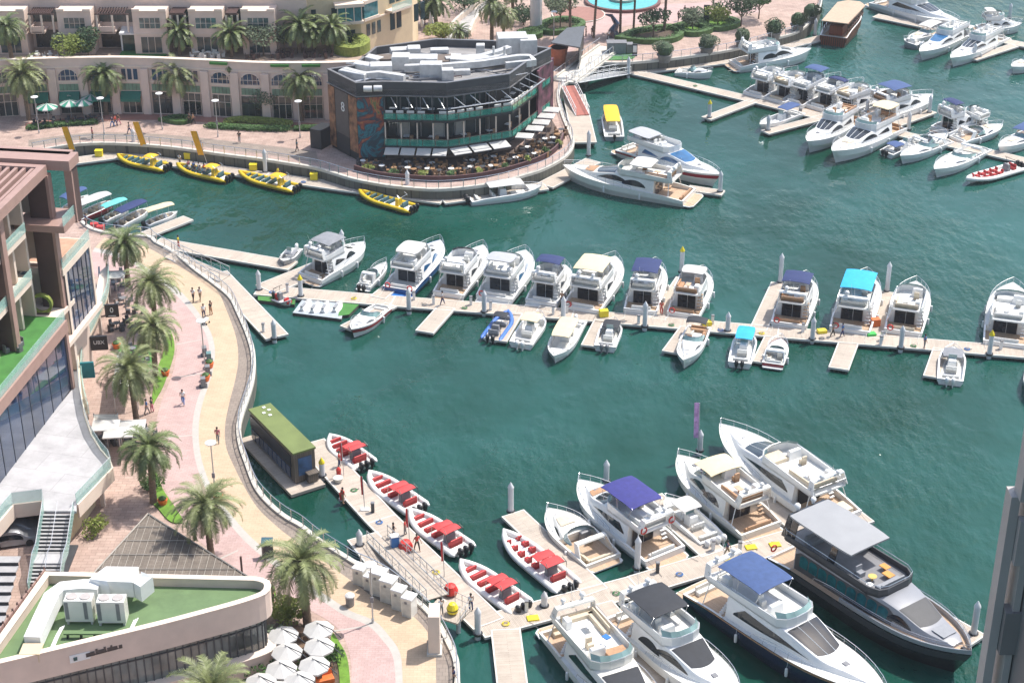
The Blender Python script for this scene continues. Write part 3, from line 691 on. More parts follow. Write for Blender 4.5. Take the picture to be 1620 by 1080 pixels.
def flyboat(Ps, Pb, label, B=None, h=None, bim=None, group='yachts moored stern to the pontoons', seats=SEATW, det=1, stripe=None, plat=TEAK, win='arc',
            screen=None, hard=None, low=1., sunpad=None, archy=True, buoy=0, roofscr=True, towel=None, flyx=(.13, .56), bx=(.18, .50), bimz=1.75, flyfloor=DECKW, wm=None, name='motor_yacht', scr=(.56, .73), tiles=None, aftpad=None, enc=False):
    t, L = root(label, Ps, Pb, .8, 2.0, group, name, 'motor yacht'); h = h or WHITE; B = B or L*.30
    fa = (1.0+.014*L)*low; fb = (1.6+.03*L)*low; pl = .055*L
    H = Hull(L, B, fa, fb, 3.3, .45); sh = H.sh; deckh = 1.80*low
    xc = .26*L; hullx = pl*.6; zc = fa-.62
    hull(t, H, h, hullx, (hullx+.25, xc, zc), floorm=TEAK if det > 1 or plat is TEAK else DECKW, stripe=stripe)
    platform(t, B, pl*1.25, .38, plat, hullx+.03)
    zr = fa+deckh
    c = Cabin([(xc, B*.41, B*.37, zr), (.45*L, B*.415, B*.37, zr), (scr[0]*L, B*.39, B*.345, zr-.02), (scr[1]*L, B*.30, B*.25, sh(.72*L)+.62), (.83*L, B*.17, B*.12, sh(.83*L)+.34), (.90*L, B*.05, B*.03, sh(.9*L)+.02)], lambda x: sh(x)-.09)
    c.build(t, WHITE if h is not CREAMH else CREAMH)
    wm = wm or TINT
    if win == 'arc': c.window(t, .30*L, .475*L, .42, .86, 'swoop', wm); c.window(t, .49*L, .69*L, .40, .92, 'arc', wm)
    elif win == 'swoop': c.window(t, .30*L, .68*L, .38, .92, 'swoop', wm)
    elif win == 'two': c.window(t, .32*L, .50*L, .3, .85, 'arc', wm); c.window(t, .46*L, .70*L, .45, .98, 'arc', wm)
    else: c.window(t, .29*L, .60*L, .42, .88, 'box', wm)
    c.screen(t, (scr[0]+.005)*L, (scr[1]-.01)*L, screen or TINT, bars=(screen is None))
    # hull portlights
    for sg in (-1, 1):
        mb = MB()
        for u in (.40, .47, .60): x = u*L; y = H.hb(x)*.955; mb.box(x, sg*y, sh(x)*.62, .45 if u < .6 else .9, .05, .16)
        mb.build('portlight', TINT, t)
    # aft bulkhead door
    wd_ = B*.5
    mb = MB(); mb.box(xc-.02, B*.05, zc+.95, .05, wd_, 1.85*low); d = mb.build('saloon_door', TINT, t)
    mb = MB(); [mb.box(xc-.05, B*.05+s*wd_/2, zc+.95, .05, .06, 1.9*low) for s in (-1, -.1, 1)]; mb.build('door_frame', ALU, d)
    # cockpit seat + stairs
    seat(t, hullx+.62, 0, zc, .6, B*.52, seats, 'a')
    mb = MB()
    for k in range(6): mb.box(xc-.9+k*.17, -B*.33, zc+.3+k*.33, .26, .55, .06)
    mb.build('flybridge_stair', WHITEP if seats is not SEATT else TEAK, t)
    # flybridge
    fx0, fx1 = flyx[0]*L, flyx[1]*L; w0 = B*.375; zf = zr+.02
    base = [(fx0, -w0*.93), (fx0+.35, -w0), (fx1-.9, -w0), (fx1-.25, -w0*.72), (fx1, -w0*.3), (fx1, w0*.3), (fx1-.25, w0*.72), (fx1-.9, w0), (fx0+.35, w0), (fx0, w0*.93)]
    mb = MB(); mb.prism(base, zf-.16, zf); mb.build('flybridge_deck', WHITE if h is not CREAMH else CREAMH, t)
    mb = MB(); mb.prism([(a+(.12 if a < fx0+.1 else -.15 if a > fx1-.5 else 0), b*.95) for a, b in base], zf+.003, zf+.01); mb.build('flybridge_floor', flyfloor, t)
    hs = [.42, .45, .72, .78, .8, .8, .78, .72, .45, .42]
    mb = MB(); mb.wall(base, .11, zf-.14, [zf+a for a in hs]); mb.build('flybridge_coaming', WHITE if h is not CREAMH else CREAMH, t)
    if roofscr:
        fr = [(a-.06, b*.95) for a, b in base[2:8]]
        mb = MB(); mb.loft([[(a, b, zf+.70), (a-.35, b*.95, zf+1.12)] for a, b in fr], False, False); mb.build('flybridge_windscreen', TINTL if not enc else TINT, t)
    mb = MB(); mb.tube([(a-.02*(a > fx1-1), b*.97, zf+hs[i]+(.25 if hs[i] < .5 else .04)) for i, (a, b) in enumerate(base)], .022, 5)
    for a, b in (base[0], base[1], base[-1], base[-2]): mb.tube([(a, b*.97, zf+.4), (a, b*.97, zf+.7)], .018, 4)
    mb.tube([(fx0, -w0*.9, zf+.7), (fx0, w0*.9, zf+.7)], .02, 5); mb.build('flybridge_rail', STEEL, t)
    fm = (fx0+fx1)/2
    seat(t, lerp(fx0, fx1, .30), w0*.62, zf, (fx1-fx0)*.38, .6, seats, 'p', .35)
    seat(t, lerp(fx0, fx1, .12), w0*.05, zf, .6, w0*1.5, seats, 'a', .2)
    if sunpad is not None: seat(t, lerp(fx0, fx1, .84), w0*.35, zf, (fx1-fx0)*.2, w0*.9, sunpad, None, 0, .42, 'sunpad')
    mb = MB(); mb.box(lerp(fx0, fx1, .76), -w0*.42, zf+.5, .5, w0*.75, 1., 0, .12, .85); mb.build('helm_console', WHITE, t)
    seat(t, lerp(fx0, fx1, .60), -w0*.42, zf, .5, .55, seats, 'a', .45, .5, 'helm_seat')
    mb = MB(); mb.box(lerp(fx0, fx1, .33), w0*.1, zf+.5, .9, .6, .05, 0, .02); mb.box(lerp(fx0, fx1, .33), w0*.1, zf+.25, .12, .12, .5); mb.build('table', WHITEP if seats is not SEATT else TEAK, t)
    mb = MB(); mb.box(lerp(fx0, fx1, .20), -w0*.62, zf+.42, .8, .5, .84, 0, .06); mb.build('wet_bar', WHITE, t)
    if archy:
        arch(t, fx0+.25, fx0+.05 if bim else fx0+.5, w0*1.95, zf+.1, zf+1.25, WHITE if h is not CREAMH else CREAMH, th=.38)
        dome(t, fx0+.15, w0*.45, zf+1.55, .26); 
        if det > 1: dome(t, fx0+.15, -w0*.45, zf+1.5, .22)
        mb = MB(); mb.tube([(fx0+.1, 0, zf+1.2), (fx0-.15, 0, zf+2.5)], .02, 5); mb.tube([(fx0+.1, .3, zf+1.2), (fx0-.6, .35, zf+3.1)], .012, 4); mb.build('antenna', WHITEP, t)
    if bim: canopy(t, bx[0]*L, bx[1]*L, w0*1.9, zf+bimz+.35, CAN[bim], legs=((bx[0]*L+.05, bx[0]*L+.6), (bx[1]*L-.05, bx[1]*L-.5), ((bx[0]+bx[1])/2*L, (bx[0]+bx[1])/2*L-.2)), zl=zf+.5)
    if hard: canopy(t, bx[0]*L, bx[1]*L, w0*1.75, zf+bimz+.2, CAN.get(hard) or WHITE if hard != 'gel' else WHITE, th=.12, sag=.06, legs=((bx[0]*L+.4, bx[0]*L+.2), (bx[1]*L-.25, bx[1]*L+.15)), zl=zf+.5, name='hardtop', round_=.2)
    mb = MB()
    for sg in (-1, 1): mb.tube([(fx0+.5, sg*w0*.9, zf-.1), (fx0+.3, sg*(H.hb(fx0)-.12), sh(fx0))], .045, 6)
    mb.build('overhang_post', STEEL if det < 2 else WHITE, t)
    bowrail(t, H, .42, .65, 10)
    # foredeck
    mb = MB()
    for (u, v) in ((.79, 0), (.88, 0)): x = u*L; mb.box(x, v, c.top(x, 0)-.0 if u < .85 else sh(x)+.05, .5, .5, .06, 0, .03)
    mb.build('deck_hatch', GREYP, t)
    if tiles:
        x = .765*L; mb = MB(); mb.loft([[(xx, y, c.top(xx, y)+.04) for y in (-B*.17*k, 0, B*.17*k)] for xx, k in ((.735*L, 1.2), (.77*L, 1.05), (.81*L, .75))], False, False); mb.build('foredeck_sunpad', tiles, t)
    if aftpad: seat(t, hullx+1.0, 0, fa-.15, 1.5, B*.62, aftpad, None, 0, .35, 'aft_sunpad')
    if buoy:
        for sg in ((-1, 1) if buoy > 1 else (1,)): lifebuoy(t, hullx+.05 if buoy < 3 else fx0-.08, sg*B*.32, fa+.0 if buoy < 3 else zf+.3, 'x')
    for (u, sg) in ((.35, 1), (.35, -1), (.62, 1), (.62, -1)): x = u*L; fender(t, x, sg*(H.hb(x)+.10), sh(x)*.5)
    if False:
        mb = MB(); n_ = 7
        for sg in (-1, 1):
            for i in range(n_): x = .62*L+i*.24; mb.box(x, sg*(H.hb(x)*.965+.0), sh(x)*.80, .16, .03, .2 if i % 3 else .26)
        if det > 1: mb.build('hull_lettering', GREYP, t)
    for sg in (-1, 1):
        mb = MB(); mb.tube([(hullx+.3, sg*B*.40, fa*.8), (-.9, sg*B*.38, .55), (-1.6, sg*B*.42, .56)], .022, 4); mb.build('mooring_line', CREAMH if det < 2 else GREYP, t)
    if towel:
        mb = MB(); mb.box(lerp(fx0, fx1, .62), w0*.3, zf+.75, .6, .5, .08, .3); mb.build('towel', BLUEP, t)
    return t, L, B, H, c

def cruiser(Ps, Pb, label, B=None, h=None, group='small motorboats', cov=None, arch_=True, pad=SEATC, seats=SEATW, stripe=None, outb=0, obm=BLACKP, name='motorboat', dec=None, covx=(.2, .55), low=1., shield=True, pl=True):
    t, L = root(label, Ps, Pb, .6, 1.5, group, name, 'motorboat'); h = h or WHITE; B = B or L*.31
    fa = (.65+.018*L)*low; fb = (1.0+.04*L)*low; H = Hull(L, B, fa, fb, 3.0, .45, .9); sh = H.sh
    x0 = .05*L if pl else .0; zc = max(.3, fa-.55)
    hull(t, H, h, x0, (x0+.25, .52*L, zc), stripe=stripe, deckm=dec or DECKW, floorm=TEAK if pad is SEATC else DECKW)
    if pl: platform(t, B, .07*L, .3, TEAK if pad is SEATC else DECKW, x0+.03)
    c = Cabin([(.50*L, B*.40, B*.36, sh(.5*L)+.22), (.60*L, B*.36, B*.30, sh(.6*L)+.32), (.75*L, B*.24, B*.17, sh(.75*L)+.25), (.90*L, B*.06, B*.03, sh(.9*L))], lambda x: sh(x)-.09)
    c.build(t, dec or (WHITE if h is not CREAMH else CREAMH), 14, 'foredeck_trunk')
    c.window(t, .54*L, .72*L, .15, .75, 'arc', TINT)
    if shield:
        z0 = sh(.5*L)+.12; w_ = B*.40
        pl_ = [(.36*L, -w_), (.47*L, -w_*.98), (.535*L, -w_*.75), (.565*L, -w_*.35), (.57*L, 0), (.565*L, w_*.35), (.535*L, w_*.75), (.47*L, w_*.98), (.36*L, w_)]
        tops = [.12, .5, .58, .6, .6, .6, .58, .5, .12]
        mb = MB(); mb.loft([[(a, b, z0), (a-.1-.55*k, b*.9, z0+k)] for (a, b), k in zip(pl_, tops)], False, False); s_ = mb.build('windscreen', TINTL, t)
        mb = MB(); mb.tube([(a-.1-.55*k, b*.9, z0+k) for (a, b), k in zip(pl_, tops)], .025, 5); mb.build('windscreen_frame', STEEL, s_)
    seat(t, x0+.55, 0, zc, .6, B*.6, seats, 'a', .25); seat(t, .22*L, B*.29, zc, .16*L, .5, seats, 'p', .25)
    seat(t, .40*L, -B*.18, zc, .5, .55, seats, 'a', .4, .5, 'helm_seat')
    mb = MB(); mb.box(.47*L, -B*.18, zc+.5, .45, B*.3, 1., 0, .1, .85); mb.build('helm_console', GREYP, t)
    if pad:
        mb = MB(); mb.loft([[(x, y, c.top(x, y)+.05) for y in (-B*k, 0, B*k)] for x, k in ((.63*L, .2), (.70*L, .17), (.78*L, .11))], False, False); mb.build('foredeck_sunpad', pad, t)
    mb = MB(); x = .84*L; mb.box(x, 0, sh(x)+.1, .35, .35, .07, 0, .03); mb.build('deck_hatch', GREYP, t)
    if arch_: arch(t, .20*L, .27*L, B*.86, fa-.05, fa+.95, WHITE if h is not CREAMH else CREAMH, th=.42)
    if cov: canopy(t, covx[0]*L, covx[1]*L, B*.78, fa+1.75, CAN[cov], sag=.18, legs=((covx[0]*L+.05, covx[0]*L+.5), (covx[1]*L-.05, covx[1]*L-.6)), zl=fa)
    if outb: outboards(t, outb, .45, obm, x=-.25)
    bowrail(t, H, .55, .5, 7)
    for (u, sg) in ((.35, 1), (.35, -1)): x = u*L; fender(t, x, sg*(H.hb(x)+.1), sh(x)*.45)
    return t, L, B, H, c

def console(Ps, Pb, label, B=None, h=None, group='small motorboats', top='white', n=2, obm=WHITEP, stripe=None, tx=(.25, .58), seats=SEATW, floorm=DECKW, name='outboard_boat', tz=1.95):
    t, L = root(label, Ps, Pb, .5, 1.3, group, name, 'outboard boat'); h = h or WHITE; B = B or L*.32
    fa = .85; fb = 1.25; H = Hull(L, B, fa, fb, 3.0, .5, .93); sh = H.sh
    hull(t, H, h, 0, (.3, .80*L, .38), stripe=stripe, floorm=floorm)
    mb = MB(); mb.box(.45*L, 0, .95, 1.0, B*.34, 1.15, 0, .12, .85); k = mb.build('console', WHITE, t)
    mb = MB(); mb.box(.45*L+.28, 0, 1.72, .06, B*.3, .5); mb.build('windscreen', TINTL, k)
    seat(t, .32*L, 0, .4, .55, B*.4, seats, 'a', .35, .5, 'helm_seat'); seat(t, .08*L+.2, 0, .4, .5, B*.6, seats, 'a', .15)
    seat(t, .66*L, 0, .4, .2*L, B*.30, seats, None, 0, .35, 'bow_seat')
    if top: canopy(t, tx[0]*L, tx[1]*L, B*.72, tz+.35, CAN[top], th=.07, sag=.07, legs=((tx[0]*L+.3, tx[0]*L+.6), (tx[1]*L-.3, tx[1]*L-.6)), zl=.6, name='hardtop', round_=.12)
    outboards(t, n, .45, obm); bowrail(t, H, .6, .35, 6, False)
    return t, L, B, H

def rib(Ps, Pb, label, B=None, tube=TUBEW, seats=SEATR, top='red', rows=4, n=2, group='tour inflatables', floorm=None, side2=False, topx=(.26, .50), people=False, name='inflatable_boat', flag=True, single=False, sc=1.):
    t, L = root(label, Ps, Pb, .6, .9, group, name, 'inflatable boat'); B = B or L*.30; r = .27*min(1, L/8)+.02; hw = B/2-r
    rr = []; path = []
    for i in range(17):
        u = i/16; x = -.25+(L*.98)*(u if u < 1 else 1); k = max(0, (u-.55)/.45); path.append((x, -hw*(1-k**2.4), .48+.42*k**1.6))
    path[-1] = (path[-1][0], -.001, path[-1][2]); full = path+[(a, -b, c) for a, b, c in path[-2::-1]]
    mb = MB(); N = 10; P = [Vector(p) for p in full]
    for i, p in enumerate(P):
        d = (P[min(i+1, len(P)-1)]-P[max(i-1, 0)]); d.z = 0; d.normalize(); s_ = Vector((d.y, -d.x, 0)); q = r*(.35 if i in (0, len(P)-1) else 1)
        rr.append([tuple(p+s_*math.cos(2*math.pi*k/N)*q+Vector((0, 0, 1))*math.sin(2*math.pi*k/N)*q) for k in range(N)])
    mb.loft(rr, True, True); mb.build('inflatable_tube', tube, t, True, 60)
    mb = MB(); rs = []
    for i in range(9):
        u = i/8; x = L*.93*u; k = max(0, (u-.55)/.45); wv = hw*(1-k**2.4)+.02; rs.append([(x, -wv, .40+.3*k), (x-.2*k, 0, -.35+.5*k), (x, wv, .40+.3*k)])
    mb.loft(rs, True, True); mb.build('hull', WHITE if tube is not YEL else YEL, t)
    mb = MB(); pf = [(.05, -hw+r*.6), (L*.55, -hw+r*.6), (L*.75, -hw*.62), (L*.88, -.1), (L*.88, .1), (L*.75, hw*.62), (L*.55, hw-r*.6), (.05, hw-r*.6)]
    mb.prism(pf, .44, .47+.0); mb.build('deck', floorm or DECKW, t)
    # rub strake line
    mb = MB()
    for sg in (-1, 1): mb.tube([(a, sg*(abs(b)+r*.98), c) for a, b, c in path[1:-2]], .035, 5)
    mb.build('rub_strake', GREYP if tube is not YEL else BLACKP, t)
    s0, s1 = .31*L, .84*L; step = (s1-s0)/rows
    if rows:
        for i in range(rows):
            x = s0+step*(i+.8)
            if side2:
                for y in (-.38, .38): seat(t, x, y*hw*1.2, .46, step*.62, .42, seats, 'a', .3, .35)
            else: seat(t, x, 0, .46, step*.5, hw*1.35*(1-max(0, (x/L-.6))*1.3), seats, 'a', .22, .33)
    mb = MB(); mb.box(.24*L, 0, .95, .5, hw*.9, 1.0, 0, .1, .85); mb.build('console', GREYP if tube is not YEL else YEL, t)
    seat(t, .14*L, 0, .46, .45, hw*1.1, seats, 'a', .35, .4, 'helm_seat')
    mb = MB(); xa = .19*L
    for sg in (-1, 1): mb.tube([(xa-.5, sg*hw*.8, .5), (xa-.35, sg*hw*.78, 1.9), (xa+.1, sg*hw*.7, 2.15)], .035, 6)
    mb.tube([(xa-.35, -hw*.78, 1.9), (xa-.35, hw*.78, 1.9)], .03, 6); mb.build('roll_frame', STEEL if tube is YEL else BLACKP, t)
    if top:
        for k_, (a, b) in enumerate(((topx[0]*L-.6, topx[0]*L+.12*L-.5), (topx[0]*L+.13*L-.5, topx[0]*L+.24*L-.45)) if top == 'red' else ((topx[0]*L-.3, topx[0]*L+.16*L),)):
            canopy(t, a-.15, b-.25, hw*1.5, 1.95-.1*k_, CAN[top], th=.05, sag=.1)
        mb = MB()
        for sg in (-1, 1):
            for xx in (topx[0]*L-.4, topx[0]*L+.16*L): mb.tube([(xx, sg*hw*.68, 1.85), (xx+.1, sg*hw*.75, .6)], .022, 5)
        mb.build('canopy_frame', STEEL, t)
    outboards(t, n, .42, BLACKP, x=-.35)
    return t, L, B

def tender(Ps, Pb, label, cov, h=None, B=None, inner=SEATC, stripe=None, group='canopied day boats by the left quay'):
    t, L = root(label, Ps, Pb, .5, 1.0, group, 'canopied_boat', 'canopied boat'); h = h or WHITE; B = B or L*.36
    H = Hull(L, B, .7, 1.05, 2.6, .5, .85); hull(t, H, h, 0, (.2, .85*L, .3), stripe=stripe, floorm=TEAK)
    for x in (.2*L, .42*L): seat(t, x, 0, .32, .5, B*.6, inner, 'a', .25)
    seat(t, .62*L, B*.22, .32, .25*L, .45, inner, 'p', .2)
    mb = MB(); mb.box(.58*L, -B*.15, .75, .35, .6, .9, 0, .08, .85); mb.build('helm_console', WHITE, t)
    canopy(t, .04*L, .86*L, B*.85, 2.55, CAN[cov], th=.08, sag=.16, legs=((.1*L, .08*L), (.45*L, .45*L), (.8*L, .82*L)), zl=.7, round_=.25)
    outboards(t, 1, .4, BLACKP)
    return t
def jetski(px, pb, label, h=None):
    t, L = root(label, px, pb, .6, .8, 'jet skis on the floating pad', 'jet_ski', 'jet ski'); L = 3.0; h = h or WHITE
    H = Hull(L, 1.15, .45, .62, 2.0, .35, .85); hull(t, H, h, 0, None)
    c = Cabin([(.3, .28, .16, .80), (1.2, .30, .18, .85), (1.75, .36, .22, 1.0), (2.4, .30, .2, .85), (2.85, .08, .05, .6)], lambda x: .45); c.build(t, h, 10, 'bonnet')
    mb = MB(); mb.box(.85, 0, .92, 1.1, .3, .16, 0, .06); mb.build('saddle', SEATG, t)
    mb = MB(); mb.tube([(1.55, -.32, 1.14), (1.65, 0, 1.08), (1.55, .32, 1.14)], .03, 5); mb.build('handlebar', BLACKP, t)

# mid basin, sterns toward the camera
flyboat((487, 441), (577, 380), 'white yacht under a sagging grey canvas, westmost of the mid pontoon', B=4.2, bim='grey', bx=(.22, .52), det=2, bimz=1.5)
cruiser((573, 455), (611, 410), 'small white cruiser squeezed between grey covered and blue hulled yachts', arch_=True, outb=2, pad=None)
flyboat((628, 461), (697, 378), 'blue hulled yacht with bright blue swim platform', B=4.4, h=BLUEH, hard='white', plat=BLUEP, wm=TINTB, bx=(.20, .46), buoy=2, bimz=1.5, archy=False)
flyboat((707, 468), (765, 386), 'white yacht with black band under its flybridge and teak stern', B=4.2, hard=None, stripe=(BLACKP, .1, .3), enc=True)
flyboat((780, 474), (832, 394), 'broad white yacht with two stepped light grey awnings', B=4.9, hard='lgrey', bx=(.16, .36), wm=TINTB, buoy=1, archy=False, plat=DECKW)
flyboat((854, 480), (894, 416), 'smaller white yacht with narrow navy canopy between grey awned and cream canopied yachts', B=4.1, bim='navy', bx=(.28, .52), plat=DECKW)
flyboat((918, 492), (974, 404), 'white yacht with large cream canopy', B=4.9, bim='cream', bx=(.18, .50), buoy=1, plat=DECKW, det=2)
flyboat((1012, 495), (1038, 413), 'white yacht with dark blue square canopy left of the man in red', B=4.2, bim='navy', bx=(.20, .52))
flyboat((1080, 500), (1113, 425), 'white yacht with open flybridge and tan seats right of the man in red', B=4.2, seats=SEATT, bx=(.40, .60), hard='white', archy=False, buoy=1, bimz=1.2)
flyboat((1247, 516), (1276, 434), 'white yacht with rounded navy canopy beside an empty pontoon finger', B=4.4, bim='navy', bx=(.26, .52), seats=SEATT, buoy=1)
flyboat((1343, 526), (1372, 430), 'white yacht with bright turquoise square canopy', B=4.9, bim='turq', bx=(.20, .56), buoy=1, wm=TINTB)
flyboat((1428, 528), (1450, 443), 'white yacht with uncovered flybridge right of the turquoise canopy', B=4.5, seats=SEATC, buoy=1, archy=False, tiles=SEATW)
flyboat((1590, 548), (1603, 446), 'largest white yacht of the mid row, at the right picture edge', B=5.2, archy=False, sunpad=SEATW)
console((468, 395), (448, 412), 'grey hooded tender behind the westmost yacht', B=2.0, h=GREYH, top='grey', n=1, tz=.9)
# south side of the mid pontoon
cruiser((606, 484), (556, 518), 'white speedboat with red striped side and round sunpad', B=2.7, stripe=(REDH, .0, .75), pad=SEATW, arch_=False, pl=False)
rib((777, 534), (806, 490), 'bright blue inflatable with grey cockpit cover', B=2.6, tube=TUBEB, seats=SEATG, top='black', rows=2, n=2, group='small motorboats', topx=(.5, .8))
console((824, 545), (855, 494), 'white boat with cream roof and twin white outboards beside the blue inflatable', B=2.9, top='cream', tx=(.38, .70))
console((910, 508), (876, 562), 'white boat with long cream roof pointing toward the camera', B=3.0, top='cream', tx=(.25, .72), n=1)
console((957, 550), (972, 505), 'small white boat with black hood and twin grey outboards', B=2.6, top='black', tx=(.5, .85), tz=1.4, obm=GREYP)
cruiser((1108, 514), (1081, 568), 'open bowed white cruiser with wrapped windscreen and tan cockpit', B=2.9, cov='black', covx=(.15, .30), seats=SEATT, pad=SEATW, arch_=False)
console((1170, 576), (1183, 521), 'white outboard boat with bright turquoise roof', B=2.7, top='turq', tx=(.4, .85), obm=BLACKP)
cruiser((1222, 578), (1236, 530), 'covered ski boat with white deck cover and red stern', B=2.5, h=REDH, dec=WHITE, pad=None, cov=None, arch_=True, stripe=(WHITE, .2, .9))
console((1503, 603), (1509, 546), 'white boat with grey hood and twin white outboards beside an empty finger', B=2.9, top='grey', tx=(.5, .8), tz=1.4)
cruiser((1658, 560), (1632, 618), 'white bow just entering at the right picture edge', B=3.0, arch_=False)
for a in [((475, 491), (490, 474), 'white jet ski, leftmost on the floating pad'), ((492, 494), (504, 475), 'white jet ski with grey nose, second from the left on the pad', ), ((509, 494), (519, 475), 'white jet ski, second from the right on the pad'), ((527, 493), (540, 474), 'white jet ski, rightmost on the floating pad')]: jetski(*a)
# floating pads
def pad(px, label, m, z=.35):
    pts = [G(x, y, z) for x, y in px]; t = thing('floating_pad', label, 'floating pad', (pts[0].x, pts[0].y, 0)); mb = MB()
    mb.prism([(p.x-pts[0].x, p.y-pts[0].y) for p in pts], .0, z); mb.build('float', FLOATM, t)
    mb = MB(); mb.prism([(p.x-pts[0].x, p.y-pts[0].y) for p in pts], z+.002, z+.05); mb.build('surface', m, t)
pad([(408, 468), (425, 465), (468, 470), (466, 482), (408, 475)], 'green turf covered floating pad with grey tender', TURF)
pad([(540, 476), (570, 480), (552, 498), (535, 500)], 'green turf floating pad right of the jet skis', TURF)
pad([(480, 472), (548, 478), (540, 505), (463, 495)], 'pale grey floating pad carrying four jet skis', mat('pad_grey', (.36, .40, .43), .7), .32)
rib((437, 470), (462, 476), 'small grey inflatable tender on the turf pad', B=1.5, tube=TUBEG, top=None, rows=1, n=1, group='small motorboats')

# centre and far
flyboat((1098, 312), (890, 262), 'largest cream yacht in mid water with teak stern and tan flybridge seats', B=5.4, h=CREAMH, seats=SEATT, hard='white', bx=(.30, .46), det=2, tiles=SEATT, win='two', bimz=1.3, buoy=0)
flyboat((985, 232), (1140, 277), 'white yacht with maroon side band lying behind the largest cream yacht', B=4.6, hard='lgrey', bx=(.12, .34), stripe=(REDH, .15, .7), archy=False, roofscr=False, bimz=.9, wm=TINTB, screen=TINTB)
console((742, 315), (858, 292), 'long white centre console powerboat below the black restaurant', B=3.2, tx=(.25, .72), top='white', n=3, obm=BLACKP)
for a, b, l, tp, ppl in [((262, 264), (183, 245), 'leftmost yellow inflatable with teal seats', True, 0), ((360, 281), (277, 259), 'second yellow inflatable, full of seated passengers', True, 1),
                ((467, 297), (375, 271), 'third yellow inflatable with teal seats', True, 0), ((652, 329), (565, 301), 'fourth yellow inflatable, right of the others with its canopy folded', False, 0)]:
    rib(a, b, l, B=2.7, tube=YEL, seats=SEATB, top='yellow' if tp else None, rows=5, n=3, group='yellow tour inflatables', topx=(.24, .3))
tender((122, 345), (181, 316), 'red hulled day boat with white canopy', 'white', REDH)
tender((163, 349), (205, 326), 'day boat with aqua canopy', 'aqua')
tender((186, 357), (236, 328), 'day boat with navy canopy', 'navy')
tender((231, 355), (281, 334), 'day boat with cream white canopy, nearest the angled finger', 'cream')
tender((100, 335), (140, 308), 'day boat with dark blue canopy half hidden by the brown building', 'blue')
flyboat((1158, 103), (1284, 76), 'white yacht moored behind the potted shrubs of the plaza', B=4.4, archy=True, win='two')
cruiser((1070, 112), (1128, 110), 'small open white bowrider on the far pontoon', B=2.3, arch_=False, pad=None, pl=False)
flyboat((1385, 2), (1519, 36), 'largest white yacht at the top of the picture', B=5.0, win='swoop')
console((1455, 72), (1430, 60), 'grey inflatable style boat at the top right cluster', B=2.4, top=None, n=2, h=GREYH)
flyboat((1530, 48), (1455, 80), 'white cruiser with blue windscreen in the top right cluster', B=3.8, screen=TINTB, archy=False, low=.85)
flyboat((1585, 56), (1504, 90), 'white cruiser with dark windscreen beside the top right finger', B=3.8, archy=False, low=.85)
flyboat((1545, 44), (1618, 32), 'white fishing yacht with pale canopy topmost at the right', B=3.6, hard='white', bx=(.15, .35), archy=False, low=.85, bimz=1.3)
cruiser((1650, 92), (1601, 104), 'white motorboat cut by the right edge below the top cluster', B=3.2)
flyboat((1190, 152), (1262, 110), 'white yacht, leftmost of the far cluster', B=4.3)
flyboat((1222, 160), (1302, 118), 'white yacht with cream seats, second in the far cluster', B=4.3, seats=SEATC)
flyboat((1250, 165), (1330, 120), 'white yacht with small blue canopy in the far cluster', B=4.2, bim='blue', bx=(.40, .58), archy=False)
flyboat((1288, 172), (1366, 128), 'white yacht with dark blue helm cover in the far cluster', B=4.2, bim='navy', bx=(.42, .52), archy=False, bimz=.8)
flyboat((1375, 186), (1476, 148), 'large white yacht with broad blue canopy in the far cluster', B=4.9, bim='blue', bx=(.22, .50), seats=SEATT)
console((1264, 178), (1202, 196), 'small white boat with blue canopy at the leftmost far finger', B=2.7, top='blue', n=1, obm=GREYP, tx=(.1, .45))
flyboat((1352, 186), (1277, 224), 'white yacht with three framed windscreen panes pointing toward the camera', B=4.2, seats=SEATT, archy=False)
flyboat((1418, 198), (1316, 240), 'cream seated white yacht pointing toward the camera beside the far finger', B=4.6, seats=SEATT, tiles=SEATC, hard='cream', bx=(.12, .3), archy=False)
console((1402, 243), (1462, 216), 'white boat with pale blue hood and dark outboards', B=2.7, top='blue', n=2, obm=BLACKP, tx=(.1, .35), tz=1.3)
cruiser((1500, 220), (1424, 246), 'slim white speedboat pointing left in the right cluster', B=3.0, pad=None)
cruiser((1556, 232), (1478, 268), 'broad white cruiser pointing toward the camera in the right cluster', B=3.7, pad=SEATW)
flyboat((1484, 207), (1548, 180), 'white yacht with navy canopy in the right cluster', B=4.0, bim='navy', bx=(.2, .42))
cruiser((1510, 222), (1587, 194), 'white sport cruiser pointing right behind the slim speedboat', B=3.5)
rib((1612, 262), (1526, 284), 'white inflatable with red seats in the far right corner', B=2.9, rows=5, n=3, top=None, group='white tour inflatables with red seats', side2=True)
cruiser((1650, 205), (1580, 232), 'white motorboat with blue canopy at the right edge', B=3.2, cov='blue')
flyboat((1318, 179), (1408, 139), 'white yacht wedged between the dark blue helm cover and the broad blue canopy', B=4.2, archy=False, seats=SEATC)
cruiser((1438, 236), (1500, 208), 'slim white cruiser behind the pale blue hooded boat', B=2.9, arch_=True, pad=SEATW)
flyboat((1565, 205), (1500, 172), 'white yacht partly hidden behind the navy canopied one in the right cluster', B=3.6, archy=False, low=.8)
cruiser((1490, 44), (1436, 62), 'white day cruiser behind the grey inflatable style boat', B=3.0, cov='white')
console((1550, 62), (1500, 44), 'low white boat under the top right pontoon bend', B=2.6, top='white', n=2)
# water taxi and flat barge
console((972, 218), (965, 172), 'grey water taxi with domed yellow roof', B=3.0, h=GREYH, top='yellow', n=1, obm=BLACKP, tx=(.28, .98), tz=1.7)
pontoon((925, 225), (908, 150), 3.4, 'floating barge with red edging below the white bridge', 'barge', z=.9, cat='barge')
